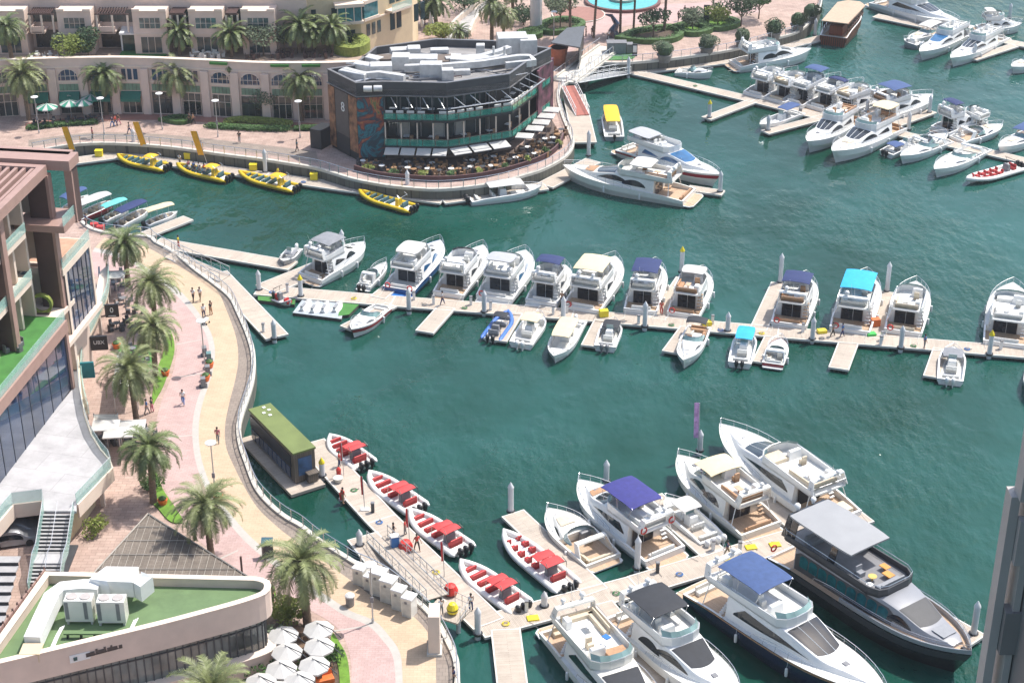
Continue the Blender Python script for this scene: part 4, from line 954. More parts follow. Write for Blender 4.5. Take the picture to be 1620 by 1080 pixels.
# foreground
for a, b, l in [((577, 733), (519, 686), 'white inflatable with red canopy, farthest along the tour pontoon'), ((660, 803), (581, 744), 'white inflatable with red canopy, second along the tour pontoon'),
                ((733, 868), (645, 804), 'white inflatable with red canopy, third along the tour pontoon'), ((824, 958), (725, 884), 'white inflatable with red canopy, nearest on the tour pontoon')]:
    rib(a, b, l, B=3.0, group='white tour inflatables with red seats', n=3)
rib((898, 926), (793, 836), 'white inflatable with paired red seats beside the near finger', B=3.1, rows=5, side2=True, n=3, group='white tour inflatables with red seats', topx=(.24, .4))
cruiser((960, 891), (866, 800), 'cream sport cruiser with green tinted wraparound windscreen', B=4.1, h=CREAMH, pad=SEATC, seats=SEATC, group='near yachts', name='sport_cruiser')
flyboat((1058, 882), (915, 757), 'white yacht with royal blue canopy', B=4.9, bim='royal', bx=(.24, .58), det=2, buoy=3, group='near yachts', bimz=1.6, win='swoop', tiles=SEATT)
console((1128, 856), (1053, 784), 'white centre console boat with four outboards between two yachts', B=3.0, n=4, tx=(.42, .72), group='near yachts')
flyboat((1210, 842), (1072, 718), 'cream yacht with cream forward canopy and tan lounge', B=5.0, h=CREAMH, bim='cream', bx=(.44, .64), det=2, seats=SEATT, group='near yachts', win='two', bimz=1.0, flyx=(.13, .60))
flyboat((1337, 828), (1138, 671), 'largest white near yacht with cream aft sunpad and no canopy', B=5.6, det=2, seats=SEATC, group='near yachts', aftpad=SEATC, win='swoop', sunpad=SEATC, tiles=SEATW)
flyboat((888, 985), (1060, 1175), 'pearl grey yacht with tan flybridge sunpad at the bottom edge', B=5.2, h=CREAMH, det=2, seats=SEATC, sunpad=SEATT, group='near yachts', screen=CAN['black'], towel=1, win='swoop', tiles=None, flyx=(.10, .54))
flyboat((985, 962), (1172, 1110), 'white yacht with black canopy and two leaf shaped side windows', B=5.0, bim='black', bx=(.18, .42), det=2, group='near yachts', screen=CAN['black'], win='two', bimz=1.5)
flyboat((1105, 925), (1405, 1112), 'navy hulled yacht with blue canopy and white superstructure', B=5.4, h=NAVYH, low=1.28, bim='blue', bx=(.19, .42), det=2, group='near yachts', seats=SEATW, win='swoop', stripe=(SEATT, .80, .95))
# ---------------------------------------------------------------- big grey yacht
def superyacht():
    t, L = root('dark grey superyacht with broad flat hardtop and teak decks', (1240, 866), (1537, 1040), 1.0, 2.4, 'near yachts', 'super_yacht', 'motor yacht'); B = 6.0
    H = Hull(L, B, 1.9, 2.7, 3.6, .5, .94); sh = H.sh
    hull(t, H, BLACKH, .8, (1.0, .17*L, 1.25), deckm=TEAK, floorm=TEAK, stripe=(DARK2, .3, .9)); platform(t, B, 1.2, .45, TEAK, .82)
    mb = MB()
    for sg in (-1, 1): mb.loft([[(H.L*u, sg*(H.hb(H.L*u)-.02), sh(H.L*u)-.05), (H.L*u-.1*(u > .97), sg*(H.hb(H.L*u)+.0), sh(H.L*u)+.38), (H.L*u-.1*(u > .97), sg*max(.0, H.hb(H.L*u)-.14), sh(H.L*u)+.38), (H.L*u-.05, sg*max(0., H.hb(H.L*u)-.16), sh(H.L*u)-.05)] for u in [.45+.55*k/14 for k in range(15)]], True, True)
    mb.build('bulwark', GREYH, t)
    zr = sh(.4*L)+2.1
    grey = mat('grey_boat_paint', (.24, .25, .275), .32, .0, var=.06, vs=1, coat=.3); c0_ = .19*L
    c = Cabin([(.17*L, B*.40, B*.385, zr), (.45*L, B*.40, B*.38, zr), (.60*L, B*.385, B*.34, zr-.05), (.70*L, B*.34, B*.29, zr-.35), (.82*L, B*.27, B*.22, sh(.82*L)+.65), (.90*L, B*.20, B*.15, sh(.9*L)+.5), (.93*L, B*.12, B*.09, sh(.93*L)+.25)], lambda x: sh(x)-.09)
    c.build(t, grey, 26)
    c.window(t, .175*L, .685*L, .04, .97, 'box', DARK2, 20, 'dark_side_panel')
    c_off = c.side; c.side = lambda x, tt, off=.035: c_off(x, tt, off)
    for k in range(9):
        u0 = .20+.052*k; c.window(t, u0*L, (u0+.046)*L, .30, .88, 'box', mat('teal_window', (.01, .10, .12), .05, var=.4, coat=.5), 4)
    c.screen(t, .70*L, .81*L, mat('windscreen_cover', (.04, .042, .048), .6), .9, .9, .3, bars=False)
    c.window(t, .66*L, .77*L, .4, .9, 'arc', TINT)
    fx0, fx1, w0, zf = .10*L, .62*L, B*.40, zr+.05
    base = [(fx0, -w0*.95), (fx0+.3, -w0), (fx1-1.2, -w0), (fx1-.3, -w0*.82), (fx1, -w0*.5), (fx1, w0*.5), (fx1-.3, w0*.82), (fx1-1.2, w0), (fx0+.3, w0), (fx0, w0*.95)]
    mb = MB(); mb.prism(base, zf-.2, zf); mb.build('flybridge_deck', DARK2, t)
    mb = MB(); mb.prism([(a+(.15 if a < fx0+.2 else -.2), b*.93) for a, b in base], zf+.003, zf+.012); mb.build('flybridge_floor', GREYP, t)
    mb = MB(); mb.wall(base, .14, zf-.2, [zf+.35]*2+[zf+.55]*6+[zf+.35]*2); mb.build('flybridge_coaming', DARK2, t)
    mb = MB(); mb.tube([(a, b*.97, zf+.85) for a, b in base], .03, 5)
    for a, b in base: mb.tube([(a, b*.97, zf+.3), (a, b*.97, zf+.85)], .02, 4)
    for k in range(12): x = lerp(fx0, fx1-1.3, k/11); [mb.tube([(x, s*w0*.97, zf+.3), (x, s*w0*.97, zf+.85)], .018, 4) for s in (-1, 1)]
    mb.build('flybridge_rail', STEEL, t)
    canopy(t, .12*L, .46*L, B*.80, zf+2.45, mat('hardtop_grey', (.30, .305, .315), .5, var=.05, vs=.7), th=.16, sag=.05, name='hardtop', round_=.06)
    for x in (.14*L, .36*L):
        mb = MB(); [mb.loft([[(x+a-.2, s*w0*.9+b, zf) for a, b in ((-.4, -.06), (.4, -.06), (.4, .06), (-.4, .06))], [(x+a+.3, s*w0*.88+b, zf+2.35) for a, b in ((-.3, -.05), (.3, -.05), (.3, .05), (-.3, .05))]]) for s in (-1, 1)]; mb.build('hardtop_pillar', BLACKH, t)
    seat(t, .2*L, 0, zf, .8, w0*1.3, SEATG, 'a'); seat(t, .30*L, w0*.6, zf, 2.4, .7, SEATG, 'p'); seat(t, .47*L, -w0*.5, zf, .6, .7, SEATG, 'a', .5, .5, 'helm_seat')
    seat(t, .585*L, -w0*.1, zf, .8, w0*1.1, SEATG, 'f')
    for (x, y, s) in ((.50*L, w0*.45, .8), (.545*L, w0*.2, .9), (.17*L, w0*.55, .9)):
        mb = MB(); mb.box(x, y, zf+.42, s, s*.8, .06, 0, .02); mb.box(x, y, zf+.2, .14, .14, .4); mb.build('table', mat('orange_table', (.62, .28, .06), .5), t)
    mb = MB(); mb.lathe((.52*L, -w0*.35, zf), [(.08, 0), (.08, .4), (.38, .42), (.38, .46)], 14); mb.build('round_table', mat('yellow_table', (.62, .42, .12), .5), t)
    mb = MB(); mb.lathe((.545*L, -w0*.7, zf), [(.25, 0), (.3, .3), (.05, .34)], 10); mb.build('stool', WHITEP, t)
    arch(t, .10*L, .115*L, w0*1.9, zf, zf+2.2, BLACKH, th=.35); dome(t, .1*L, -1.0, zf+2.5, .3); dome(t, .1*L, .9, zf+2.5, .26)
    mb = MB(); mb.box(.86*L, 0, c.top(.86*L, 0)+.03, 1.3, 1.5, .06, 0, .02); mb.build('foredeck_sunpad', SEATG, t)
    mb = MB(); mb.box(.962*L, 0, sh(.96*L)+.1, .5, .35, .25, 0, .05); mb.build('windlass', BLACKP, t)
    bowrail(t, Hull(L, B-.1, 2.25, 3.05, 3.6, .5, .94), .3, .45, 14)
    lifebuoy(t, .9, -B*.36, 2.3)
superyacht()
# dhow
def dhow():
    t, L = root('varnished wooden dhow with cream flat roof', (1318, 62), (1352, 14), 1.2, 2.4, None, 'dhow', 'dhow'); L = max(L, 13); B = 5.2
    W = brickmat('varnished_planks', '#8a3f1c', '#7a3415', '#401808', 6, .18, .35, .012, dirt=.2); W2 = mat('dark_varnish', (.12, .035, .012), .35, var=.2, coat=.4)
    H = Hull(L, B, 2.1, 3.2, 2.3, .5, .86, .1); hull(t, H, W, 0, (.25, .85*L, 1.3), floorm=TEAK, stripe=(W2, .3, .75))
    mb = MB(); mb.prism([(.1, -B*.42), (.80*L, -B*.46), (.93*L, -B*.2), (.93*L, B*.2), (.80*L, B*.46), (.1, B*.42)], 3.9, 4.05); mb.build('roof', mat('dhow_roof', (.46, .34, .24), .7, var=.1, dirt=.25), t)
    mb = MB()
    for k in range(9):
        x = .2+k*(.78*L)/8
        for s in (-1, 1): mb.box(x, s*B*.42*(1 if k < 8 else .95), 3.0, .12, .12, 1.8)
    for s in (-1, 1): mb.box(.42*L, s*B*.425, 2.75, .78*L, .07, .10); mb.box(.42*L, s*B*.43, 3.8, .8*L, .1, .18)
    mb.build('roof_posts', W2, t)
    mb = MB(); [mb.box(.42*L, s*B*.40, 3.2, .74*L, .03, .7) for s in (-1, 1)]; mb.build('side_window', TINT, t)
    mb = MB(); mb.box(.4*L, 0, 2.2, .6*L, 2.2, 1.6, 0, .1); mb.build('cabin', W, t)
dhow()
# floating kiosk with green roof
def kiosk():
    z = .55; A, B_, C_, D_ = [G(*p, 3.9) for p in ((394, 647), (429, 639), (499, 709), (464, 717))]
    d = (D_-A); L = d.length; wd = (B_-A).dot(Vector((d.y, -d.x, 0)).normalized()); wd = abs(wd)
    rz = math.atan2(d.y, d.x); t = thing('floating_kiosk', 'floating wooden kiosk with olive green flat roof and blue end poster', 'kiosk', (A.x, A.y, 0), rz)
    def loc(v): v = Vector(v)-Vector((A.x, A.y, 0)); return v.x*math.cos(-rz)-v.y*math.sin(-rz), v.x*math.sin(-rz)+v.y*math.cos(-rz)
    s = 1 if loc(B_)[1] > 0 else -1
    wall = brickmat('kiosk_planks', '#6b6157', '#5e554c', '#3d362f', 5, .22, .5, .02, dirt=.3)
    cy = s*wd/2
    mb = MB(); mb.box(L/2, cy, (z+3.7)/2, L-.1, wd-.1, 3.7-z); mb.build('wall', wall, t)
    mb = MB(); mb.box(L/2, cy, 3.80, L+.1, wd+.1, .2); mb.build('roof', mat('kiosk_roof', (.15, .19, .06), .8, var=.12, vs=.6, dirt=.15), t)
    mb = MB(); [mb.box(L*u, cy+q*wd, 3.93, .3, .3, .05) for u, q in ((.15, -.1), (.22, .05), (.12, .2), (.05, .1))]; mb.build('roof_lamp', WHITEP, t)
    mb = MB(); mb.box(L*.47, -s*.0-s*.01, 2.7, L*.92, .06, 1.2); mb.build('sign_board', mat('dark_sign', (.02, .025, .04), .4, var=.5, vs=.6), t)
    for k in range(9): mb = MB(); mb.box(L*(.07+.1*k), -.04, 1.35, L*.085, .06, 1.1); mb.build('window_pane', GLASSB, t)
    mb = MB(); mb.box(L-.02, cy-s*.0, 2.2, .06, wd*.62, 1.9); p = mb.build('poster', mat('blue_poster', (.03, .09, .20), .4, var=.5, vs=.9), t)
    mb = MB(); mb.box(L+.4, cy+s*.5, 1.5, .8, wd*.5, .1); mb.box(L+.35, cy+s*.5, 1.0, .5, wd*.46, .9); mb.build('counter', wall, t)
    mb = MB(); mb.box(L/2+.3, cy-s*.45, .28, L+2.2, wd+1.3, .3); mb.build('float_deck', WOODP, t)
    mb = MB(); mb.box(L/2+.3, cy-s*.45, .08, L+2.0, wd+1.1, .28); mb.build('float', FLOATM, t)
kiosk()
# ---------------------------------------------------------------- buildings
def loc2(p, o): return (p[0]-o[0], p[1]-o[1])
# shopping arcade podium with a curved front
def podium():
    f = smooth_path([G(x, y, 2.0) for x, y in ((-60, 186), (0, 183), (75, 179), (175, 177), (250, 178), (340, 182), (420, 186), (520, 186), (570, 184))], 90)
    O = f[0].copy(); t = thing('arcade_building', 'long curved beige arcade building with arched windows and shops behind the far promenade', 'building', (O.x, O.y, 0))
    P = [Vector((p.x-O.x, p.y-O.y)) for p in f]; zt = 10.1
    mb = MB(); mb.wall([tuple(p) for p in P], .7, 1.8, zt); mb.build('wall', STUCCO, t)
    # terrace slab
    back = [(p.x*1.0, p.y+34) for p in P[::-1]]; mb = MB(); mb.prism([(p.x, p.y+.65) for p in P]+back, 8.2, 9.0); mb.build('terrace', brickmat('terrace_pavers', '#b09a88', '#a8917f', '#8f7d6e', .6, .6, .85, .015), t)
    L = [0]
    for a, b in zip(P, P[1:]): L.append(L[-1]+(b-a).length)
    def at(s):
        i = 0
        while i < len(L)-2 and L[i+1] < s: i += 1
        k = (s-L[i])/(L[i+1]-L[i]); p = P[i].lerp(P[i+1], k); d = (P[i+1]-P[i]).normalized(); return p, d, Vector((d.y, -d.x))
    mb = MB()
    for (z0, z1, o) in ((zt-.0, zt+.12, .12), (8.75, 8.95, .10), (6.55, 6.75, .08)): 
        q = [at(min(L[-1], L[-1]*i/80)) for i in range(81)]
        mb.wall([(p.x+n.x*o, p.y+n.y*o) for p, d, n in q], .8 if z0 > 10 else o+.02, z0, z1)
    mb.build('cornice', STUCCOL, t)
    def frame(s, u, z, off): p, d, n = at(s); q = p+d*u+n*off; return (q.x, q.y, z)
    nb = int(L[-1]/4.15); shop = mat('shop_glass', (.025, .035, .033), .08, var=.8, vs=.5, coat=.5); green = mat('transom_green', (.14, .25, .17), .3, var=.3, vs=1)
    pm = MB()
    for k in range(nb+1):
        s = min(L[-1]-.1, k*L[-1]/nb); p, d, n = at(s); pm.box(p.x+n.x*.2, p.y+n.y*.2, 5.15, 1.15, .55, 6.9, math.atan2(d.y, d.x))
    pm.build('pilaster', STUCCO, t)
    for k in range(nb):
        s = (k+.5)*L[-1]/nb; w_ = 1.35
        px_here = k
        arch_ = k % 13 not in (5, 6, 7)
        if arch_:
            mb = MB(); n_ = 12; up = [frame(s, w_*math.cos(math.pi*i/n_), 7.35+1.15*math.sin(math.pi*i/n_), .03) for i in range(n_+1)]
            lo = [frame(s, w_, 6.85, .03), frame(s, -w_, 6.85, .03)]; pts = up+lo[::-1]; mb.add(pts, [tuple(range(len(pts)))]); wnd = mb.build('arched_window', GLASSB, t)
            mb = MB(); mb.tube([frame(s, (w_+.04)*math.cos(math.pi*i/n_), 7.35+1.2*math.sin(math.pi*i/n_), .05) for i in range(n_+1)], .09, 4)
            for u in (-.75, -.25, .25, .75): mb.tube([frame(s, w_*u, 6.85, .06), frame(s, w_*u, 7.35+1.1*math.sqrt(1-u*u), .06)], .04, 4)
            mb.tube([frame(s, -w_, 7.5, .06), frame(s, w_, 7.5, .06)], .04, 4); mb.build('frame', STUCCOL, wnd)
        else:
            for u in (-.85, 0, .85):
                mb = MB(); mb.quad(frame(s, u-.3, 6.9, .03), frame(s, u+.3, 6.9, .03), frame(s, u+.3, 8.5, .03), frame(s, u-.3, 8.5, .03)); mb.build('tall_window', GLASSB, t)
        mb = MB(); mb.quad(frame(s, -w_, 5.3, .03), frame(s, w_, 5.3, .03), frame(s, w_, 6.3, .03), frame(s, -w_, 6.3, .03)); tr = mb.build('transom', green, t)
        mb = MB(); [mb.tube([frame(s, w_*u, 5.3, .05), frame(s, w_*u, 6.3, .05)], .03, 4) for u in (-.6, -.2, .2, .6)]; mb.build('frame', DARK2, tr)
        mb = MB(); mb.quad(frame(s, -w_-.1, 1.9, .02), frame(s, w_+.1, 1.9, .02), frame(s, w_+.1, 5.1, .02), frame(s, -w_-.1, 5.1, .02)); sh_ = mb.build('shopfront', shop, t)
        mb = MB(); [mb.tube([frame(s, w_*u, 1.9, .05), frame(s, w_*u, 5.1, .05)], .05, 4) for u in (-1, -.35, .35, 1)]; mb.tube([frame(s, -w_, 4.0, .05), frame(s, w_, 4.0, .05)], .04, 4); mb.build('frame', STUCCOL if k % 3 else DARK2, sh_)
        if 2 <= k <= 5:
            mb = MB(); a, b = frame(s, -w_-.1, 5.2, .1), frame(s, w_+.1, 5.2, .1); c, e = frame(s, w_+.1, 4.3, 1.1), frame(s, -w_-.1, 4.3, 1.1); mb.quad(a, b, c, e)
            mb.quad(e, c, (c[0], c[1], 3.9), (e[0], e[1], 3.9)); mb.build('awning', mat('awning_green', (.01, .13, .09), .7, var=.1), t)
            if k == 3:
                mb = MB(); c1 = frame(s, 0, 4.75, .68); rr = [(c1[0]+.3*math.cos(a), c1[1]-.06+.22*math.sin(a)*-.9, c1[2]+.22*math.sin(a)) for a in [2*math.pi*i/14 for i in range(14)]]; mb.add(rr, [tuple(range(14))]); mb.build('round_emblem', WHITEP, t)
        if k in (8, 10, 11, 13):   # green fascia boxes along the parapet
            mb = MB(); p, d, n = at(s); mb.box(p.x+n.x*.1, p.y+n.y*.1, 9.85, 2.6, .5, .35, math.atan2(d.y, d.x)); mb.build('green_planter_trough', TURF, t)
    # terrace pavilion: green lawn, dark glass room under a white roof
    return t
podium()
def townhouses():
    y0 = G(300, 86, 9.0).y; xa = G(-40, 86, 9.0).x; xb = G(486, 82, 9.0).x
    t = thing('terrace_apartments', 'pinkish beige apartment row with projecting bays above the arcade terrace', 'building', (xa, y0, 0)); W = xb-xa
    mb = MB(); mb.box(W/2, 8.5, 13.3, W, 11.0, 8.8); mb.build('wall', STUCCO, t)
    mb = MB(); mb.box(W/2, 8.5, 17.85, W+.3, 11.3, .3); mb.build('parapet', STUCCOL, t)
    mb = MB(); mb.box(W/2, 22, 17, W, 13, 16); mb.build('upper_block', STUCCO, t)
    mb = MB()
    for k in range(13):
        mb.box(4+k*8.1, 15.2, 20.5, 3.4, .6, 1.9)
    mb.build('upper_window_band', GLASS, t)
    bayx = [G(x, 86, 9.0).x-xa for x in (20, 124, 242, 330, 412)]
    allx = []; rec = []
    for b in bayx:
        w_ = 4.9
        mb = MB(); mb.box(b, 1.6, 12.6, w_, 3.4, 7.2); bay = mb.build('projecting_bay', STUCCO, t)
        mb = MB()
        for s in (-1, 1): mb.box(b+s*(w_/2-.55), .0-.1, 16.35, 1.1, .35, .4)
        mb.box(b, -.1, 16.2, w_*.45, .3, .12); mb.box(b, -.13, 12.4, w_+.1, .1, .14); mb.build('bay_cresting', STUCCOL, bay)
        mb = MB(); mb.box(b, -.12, 14.2, w_*.62, .06, 1.7); wn = mb.build('window', glassy('villa_glass', (.05, .10, .10), .08, .6, .8), bay)
        mb = MB(); [mb.box(b+w_*.31*u, -.16, 14.2, .07, .05, 1.7) for u in (-1, -.5, 0, .5, 1)]; mb.box(b, -.16, 14.2, w_*.62, .05, .06); mb.build('frame', STUCCOL, wn)
        mb = MB(); mb.box(b, -.12, 10.6, w_*.62, .06, 2.6); wn = mb.build('terrace_door_opening', GLASS, bay)
        mb = MB(); [mb.box(b+w_*.31*u, -.16, 10.6, .07, .05, 2.6) for u in (-1, -.33, .33, 1)]; mb.build('frame', STUCCOL, wn)
    for a, b in zip(bayx, bayx[1:]):
        c = (a+b)/2; w_ = (b-a)-5.6
        mb = MB(); mb.box(c, 2.95, 14.4, w_*.95, .08, 2.0); wn = mb.build('window', GLASS, t)
        mb = MB(); [mb.box(c+w_*.47*u, 2.89, 14.4, .08, .05, 2.0) for u in (-1, -.5, 0, .5, 1)]; mb.build('frame', DARK2, wn)
        mb = MB(); mb.box(c, 2.95, 10.6, w_*.95, .08, 2.9); mb.build('terrace_door_opening', mat('opening_shade', (.02, .022, .024), .2, var=.5), t)  # dark opening: its shade is put into the panel's colour
        mb = MB(); mb.box(c-w_*.2, 1.6, 12.5, w_*.5, 2.8, .3); mb.box(c-w_*.2, .3, 13.0, w_*.5, .2, 1.0); mb.box(c-w_*.45+.1, 1.6, 13.0, .2, 2.6, 1.0); mb.build('balcony', STUCCO, t)
        mb = MB(); [mb.box(c-w_*.42+i*w_*.075, 1.5, 15.75, .12, 3.0, .16) for i in range(11)]; mb.box(c, .1, 15.6, w_*.95, .16, .2); mb.build('pergola', BROWNM, t)
        for i in range(3): mb = MB(); mb.box(c-w_*.42+i*w_*.42, .15, 14.1, .25, .25, 3.0); mb.build('pergola_post', STUCCOL, t)
    # small parapets and stair boxes on the roofs
    for x in (10, 23, 38, 49): 
        mb = MB(); mb.box(x, 7, 18.6, 5.5, 5, 1.4); mb.build('roof_room', STUCCO2, t)
        mb = MB(); mb.box(x, 7, 19.4, 5.8, 5.3, .2); mb.build('roof_slab', STUCCOL, t)
    t.scale = (1, 1, .9); t.location.z = .9
townhouses()
def pavilion():
    a = G(188, 90, 9.0); b = G(262, 90, 9.0); W = b.x-a.x
    t = thing('garden_pavilion', 'white roofed dark glass pavilion with bright green lawn on the arcade terrace', 'pavilion', (a.x, a.y, 9.0))
    mb = MB(); mb.box(W/2, 1.2, .06, W, 2.6, .1); mb.build('lawn_mat', TURF, t)
    mb = MB(); mb.box(W/2, 3.6, 1.3, W-.3, 2.2, 2.6); mb.build('glass_room', mat('dark_green_glass', (.008, .05, .045), .08, var=.4, coat=.5), t)
    mb = MB(); mb.loft([[(0, 1.6, 2.75), (W, 1.6, 2.75), (W, 1.6, 3.0), (0, 1.6, 3.0)], [(0, 5.2, 3.15), (W, 5.2, 3.15), (W, 5.2, 3.4), (0, 5.2, 3.4)]]); mb.build('roof', WHITEP, t)
    mb = MB(); [mb.box(x, 2.4, 1.35, .22, .12, 2.7) for x in (.1, W/2, W-.1)]; mb.build('post', WHITEP, t)
pavilion()
def corner_block():
    z = 9.0; A = G(486, 74, z); B = G(572, 67, z); Cc = G(652, 38, z)
    t = thing('sand_apartment_block', 'sand coloured apartment block with green tinted corner bay window', 'building', (B.x, B.y, 0))
    def q(p): return (p.x-B.x, p.y-B.y)
    a, b, c = q(A), (0, 0), q(Cc); poly = [a, b, c, (c[0], c[1]+16), (a[0], c[1]+16)]
    mb = MB(); mb.prism(poly, 1.8, 26); mb.build('wall', STUCCO2, t)
    d1 = Vector(a)-Vector(b); L1 = d1.length; d1.normalize(); d2 = Vector(c); L2 = d2.length; d2.normalize(); n1 = Vector((d1.y, -d1.x)); n1 = n1 if n1.y < 0 else -n1; n2 = Vector((d2.y, -d2.x)); n2 = n2 if n2.y < 0 else -n2
    def panel(d, n, s0, s1, z0, z1, m, name, off=.05, th=.1, par=None):
        mb = MB(); p = d*((s0+s1)/2)+n*off; mb.box(p.x, p.y, (z0+z1)/2, s1-s0, th, z1-z0, math.atan2(d.y, d.x)); return mb.build(name, m, par or t)
    # corner bay
    bm_ = panel(d1, n1, -.2, 3.9, 12.3, 12.7, STUCCOL, 'bay_sill', .8, 1.7); panel(d1, n1, 0, 3.7, 12.7, 14.9, mat('bay_glass', (.05, .20, .22), .06, var=.3, coat=.5), 'bay_window', .7, 1.4); panel(d1, n1, -.3, 4.0, 14.9, 15.4, STUCCOL, 'bay_roof', .9, 1.9)
    for s in (0.05, 1.2, 2.4, 3.6): panel(d1, n1, s-.06, s+.06, 12.7, 14.9, STUCCOL, 'bay_mullion', 1.42, .08)
    panel(d2, n2, 0, 3.0, 12.7, 14.9, MATS['bay_glass'], 'bay_window', .4, .8); panel(d2, n2, -.1, 3.2, 14.9, 15.4, STUCCOL, 'bay_roof', .5, 1.1); panel(d2, n2, -.1, 3.2, 12.3, 12.7, STUCCOL, 'bay_sill', .45, 1.0)
    for s in (6.0, 11): panel(d1, n1, s*.6, s*.6+.7, 12.5, 14.5, GLASS, 'window')
    panel(d1, n1, .9, 2.2, 9.1, 11, GLASS, 'window')
    for s in (1.2, 2.4, 3.6): panel(d2, n2, s, s+.7, 9.6, 11.4, GLASS, 'window')
    for s in (6.5, 8.0, 12, 13.5): panel(d2, n2, s, s+1.0, 9.2, 11.9, GLASS, 'window'); panel(d2, n2, s, s+1.1, 13.3, 15.6, GLASS, 'window')
    panel(d2, n2, 5.5, 10, 12.3, 12.6, STUCCOL, 'balcony', .7, 1.5); panel(d2, n2, 5.5, 10, 12.6, 13.6, GLASST, 'balcony_glass', 1.4, .06)
    panel(d2, n2, -.2, L2, 11.9, 12.1, STUCCOL, 'string_course', .08, .2)
corner_block()

# black restaurant ------------------------------------------------------------
def mural_mat():
    m = bpy.data.materials.new('painted_mural'); m.use_nodes = True; n = m.node_tree; b = n.nodes['Principled BSDF']; b.inputs['Roughness'].default_value = .6
    tc = n.nodes.new('ShaderNodeTexCoord'); nz = n.nodes.new('ShaderNodeTexNoise'); nz.inputs['Scale'].default_value = .28; nz.inputs['Detail'].default_value = 7; nz.inputs['Distortion'].default_value = 1.6
    n.links.new(tc.outputs['Object'], nz.inputs['Vector']); cr = n.nodes.new('ShaderNodeValToRGB'); e = cr.color_ramp; e.interpolation = 'EASE'
    cols = [(.25, (.02, .02, .03)), (.38, (.015, .05, .07)), (.44, (.02, .16, .20)), (.49, (.04, .04, .06)), (.54, (.28, .06, .03)), (.58, (.38, .16, .06)), (.62, (.10, .16, .05)), (.68, (.03, .03, .12)), (.78, (.16, .03, .12))]
    e.elements[0].position = cols[0][0]; e.elements[0].color = cols[0][1]+(1,); e.elements[1].position = cols[-1][0]; e.elements[1].color = cols[-1][1]+(1,)
    for p, c in cols[1:-1]: k = e.elements.new(p); k.color = c+(1,)
    n.links.new(nz.outputs['Fac'], cr.inputs[0]); n.links.new(cr.outputs[0], b.inputs['Base Color']); nz.inputs['Roughness'].default_value = .6; return m
MURAL = mural_mat(); MURALO = mat('orange_mural', (.26, .12, .06), .6, var=.8, vs=.9)
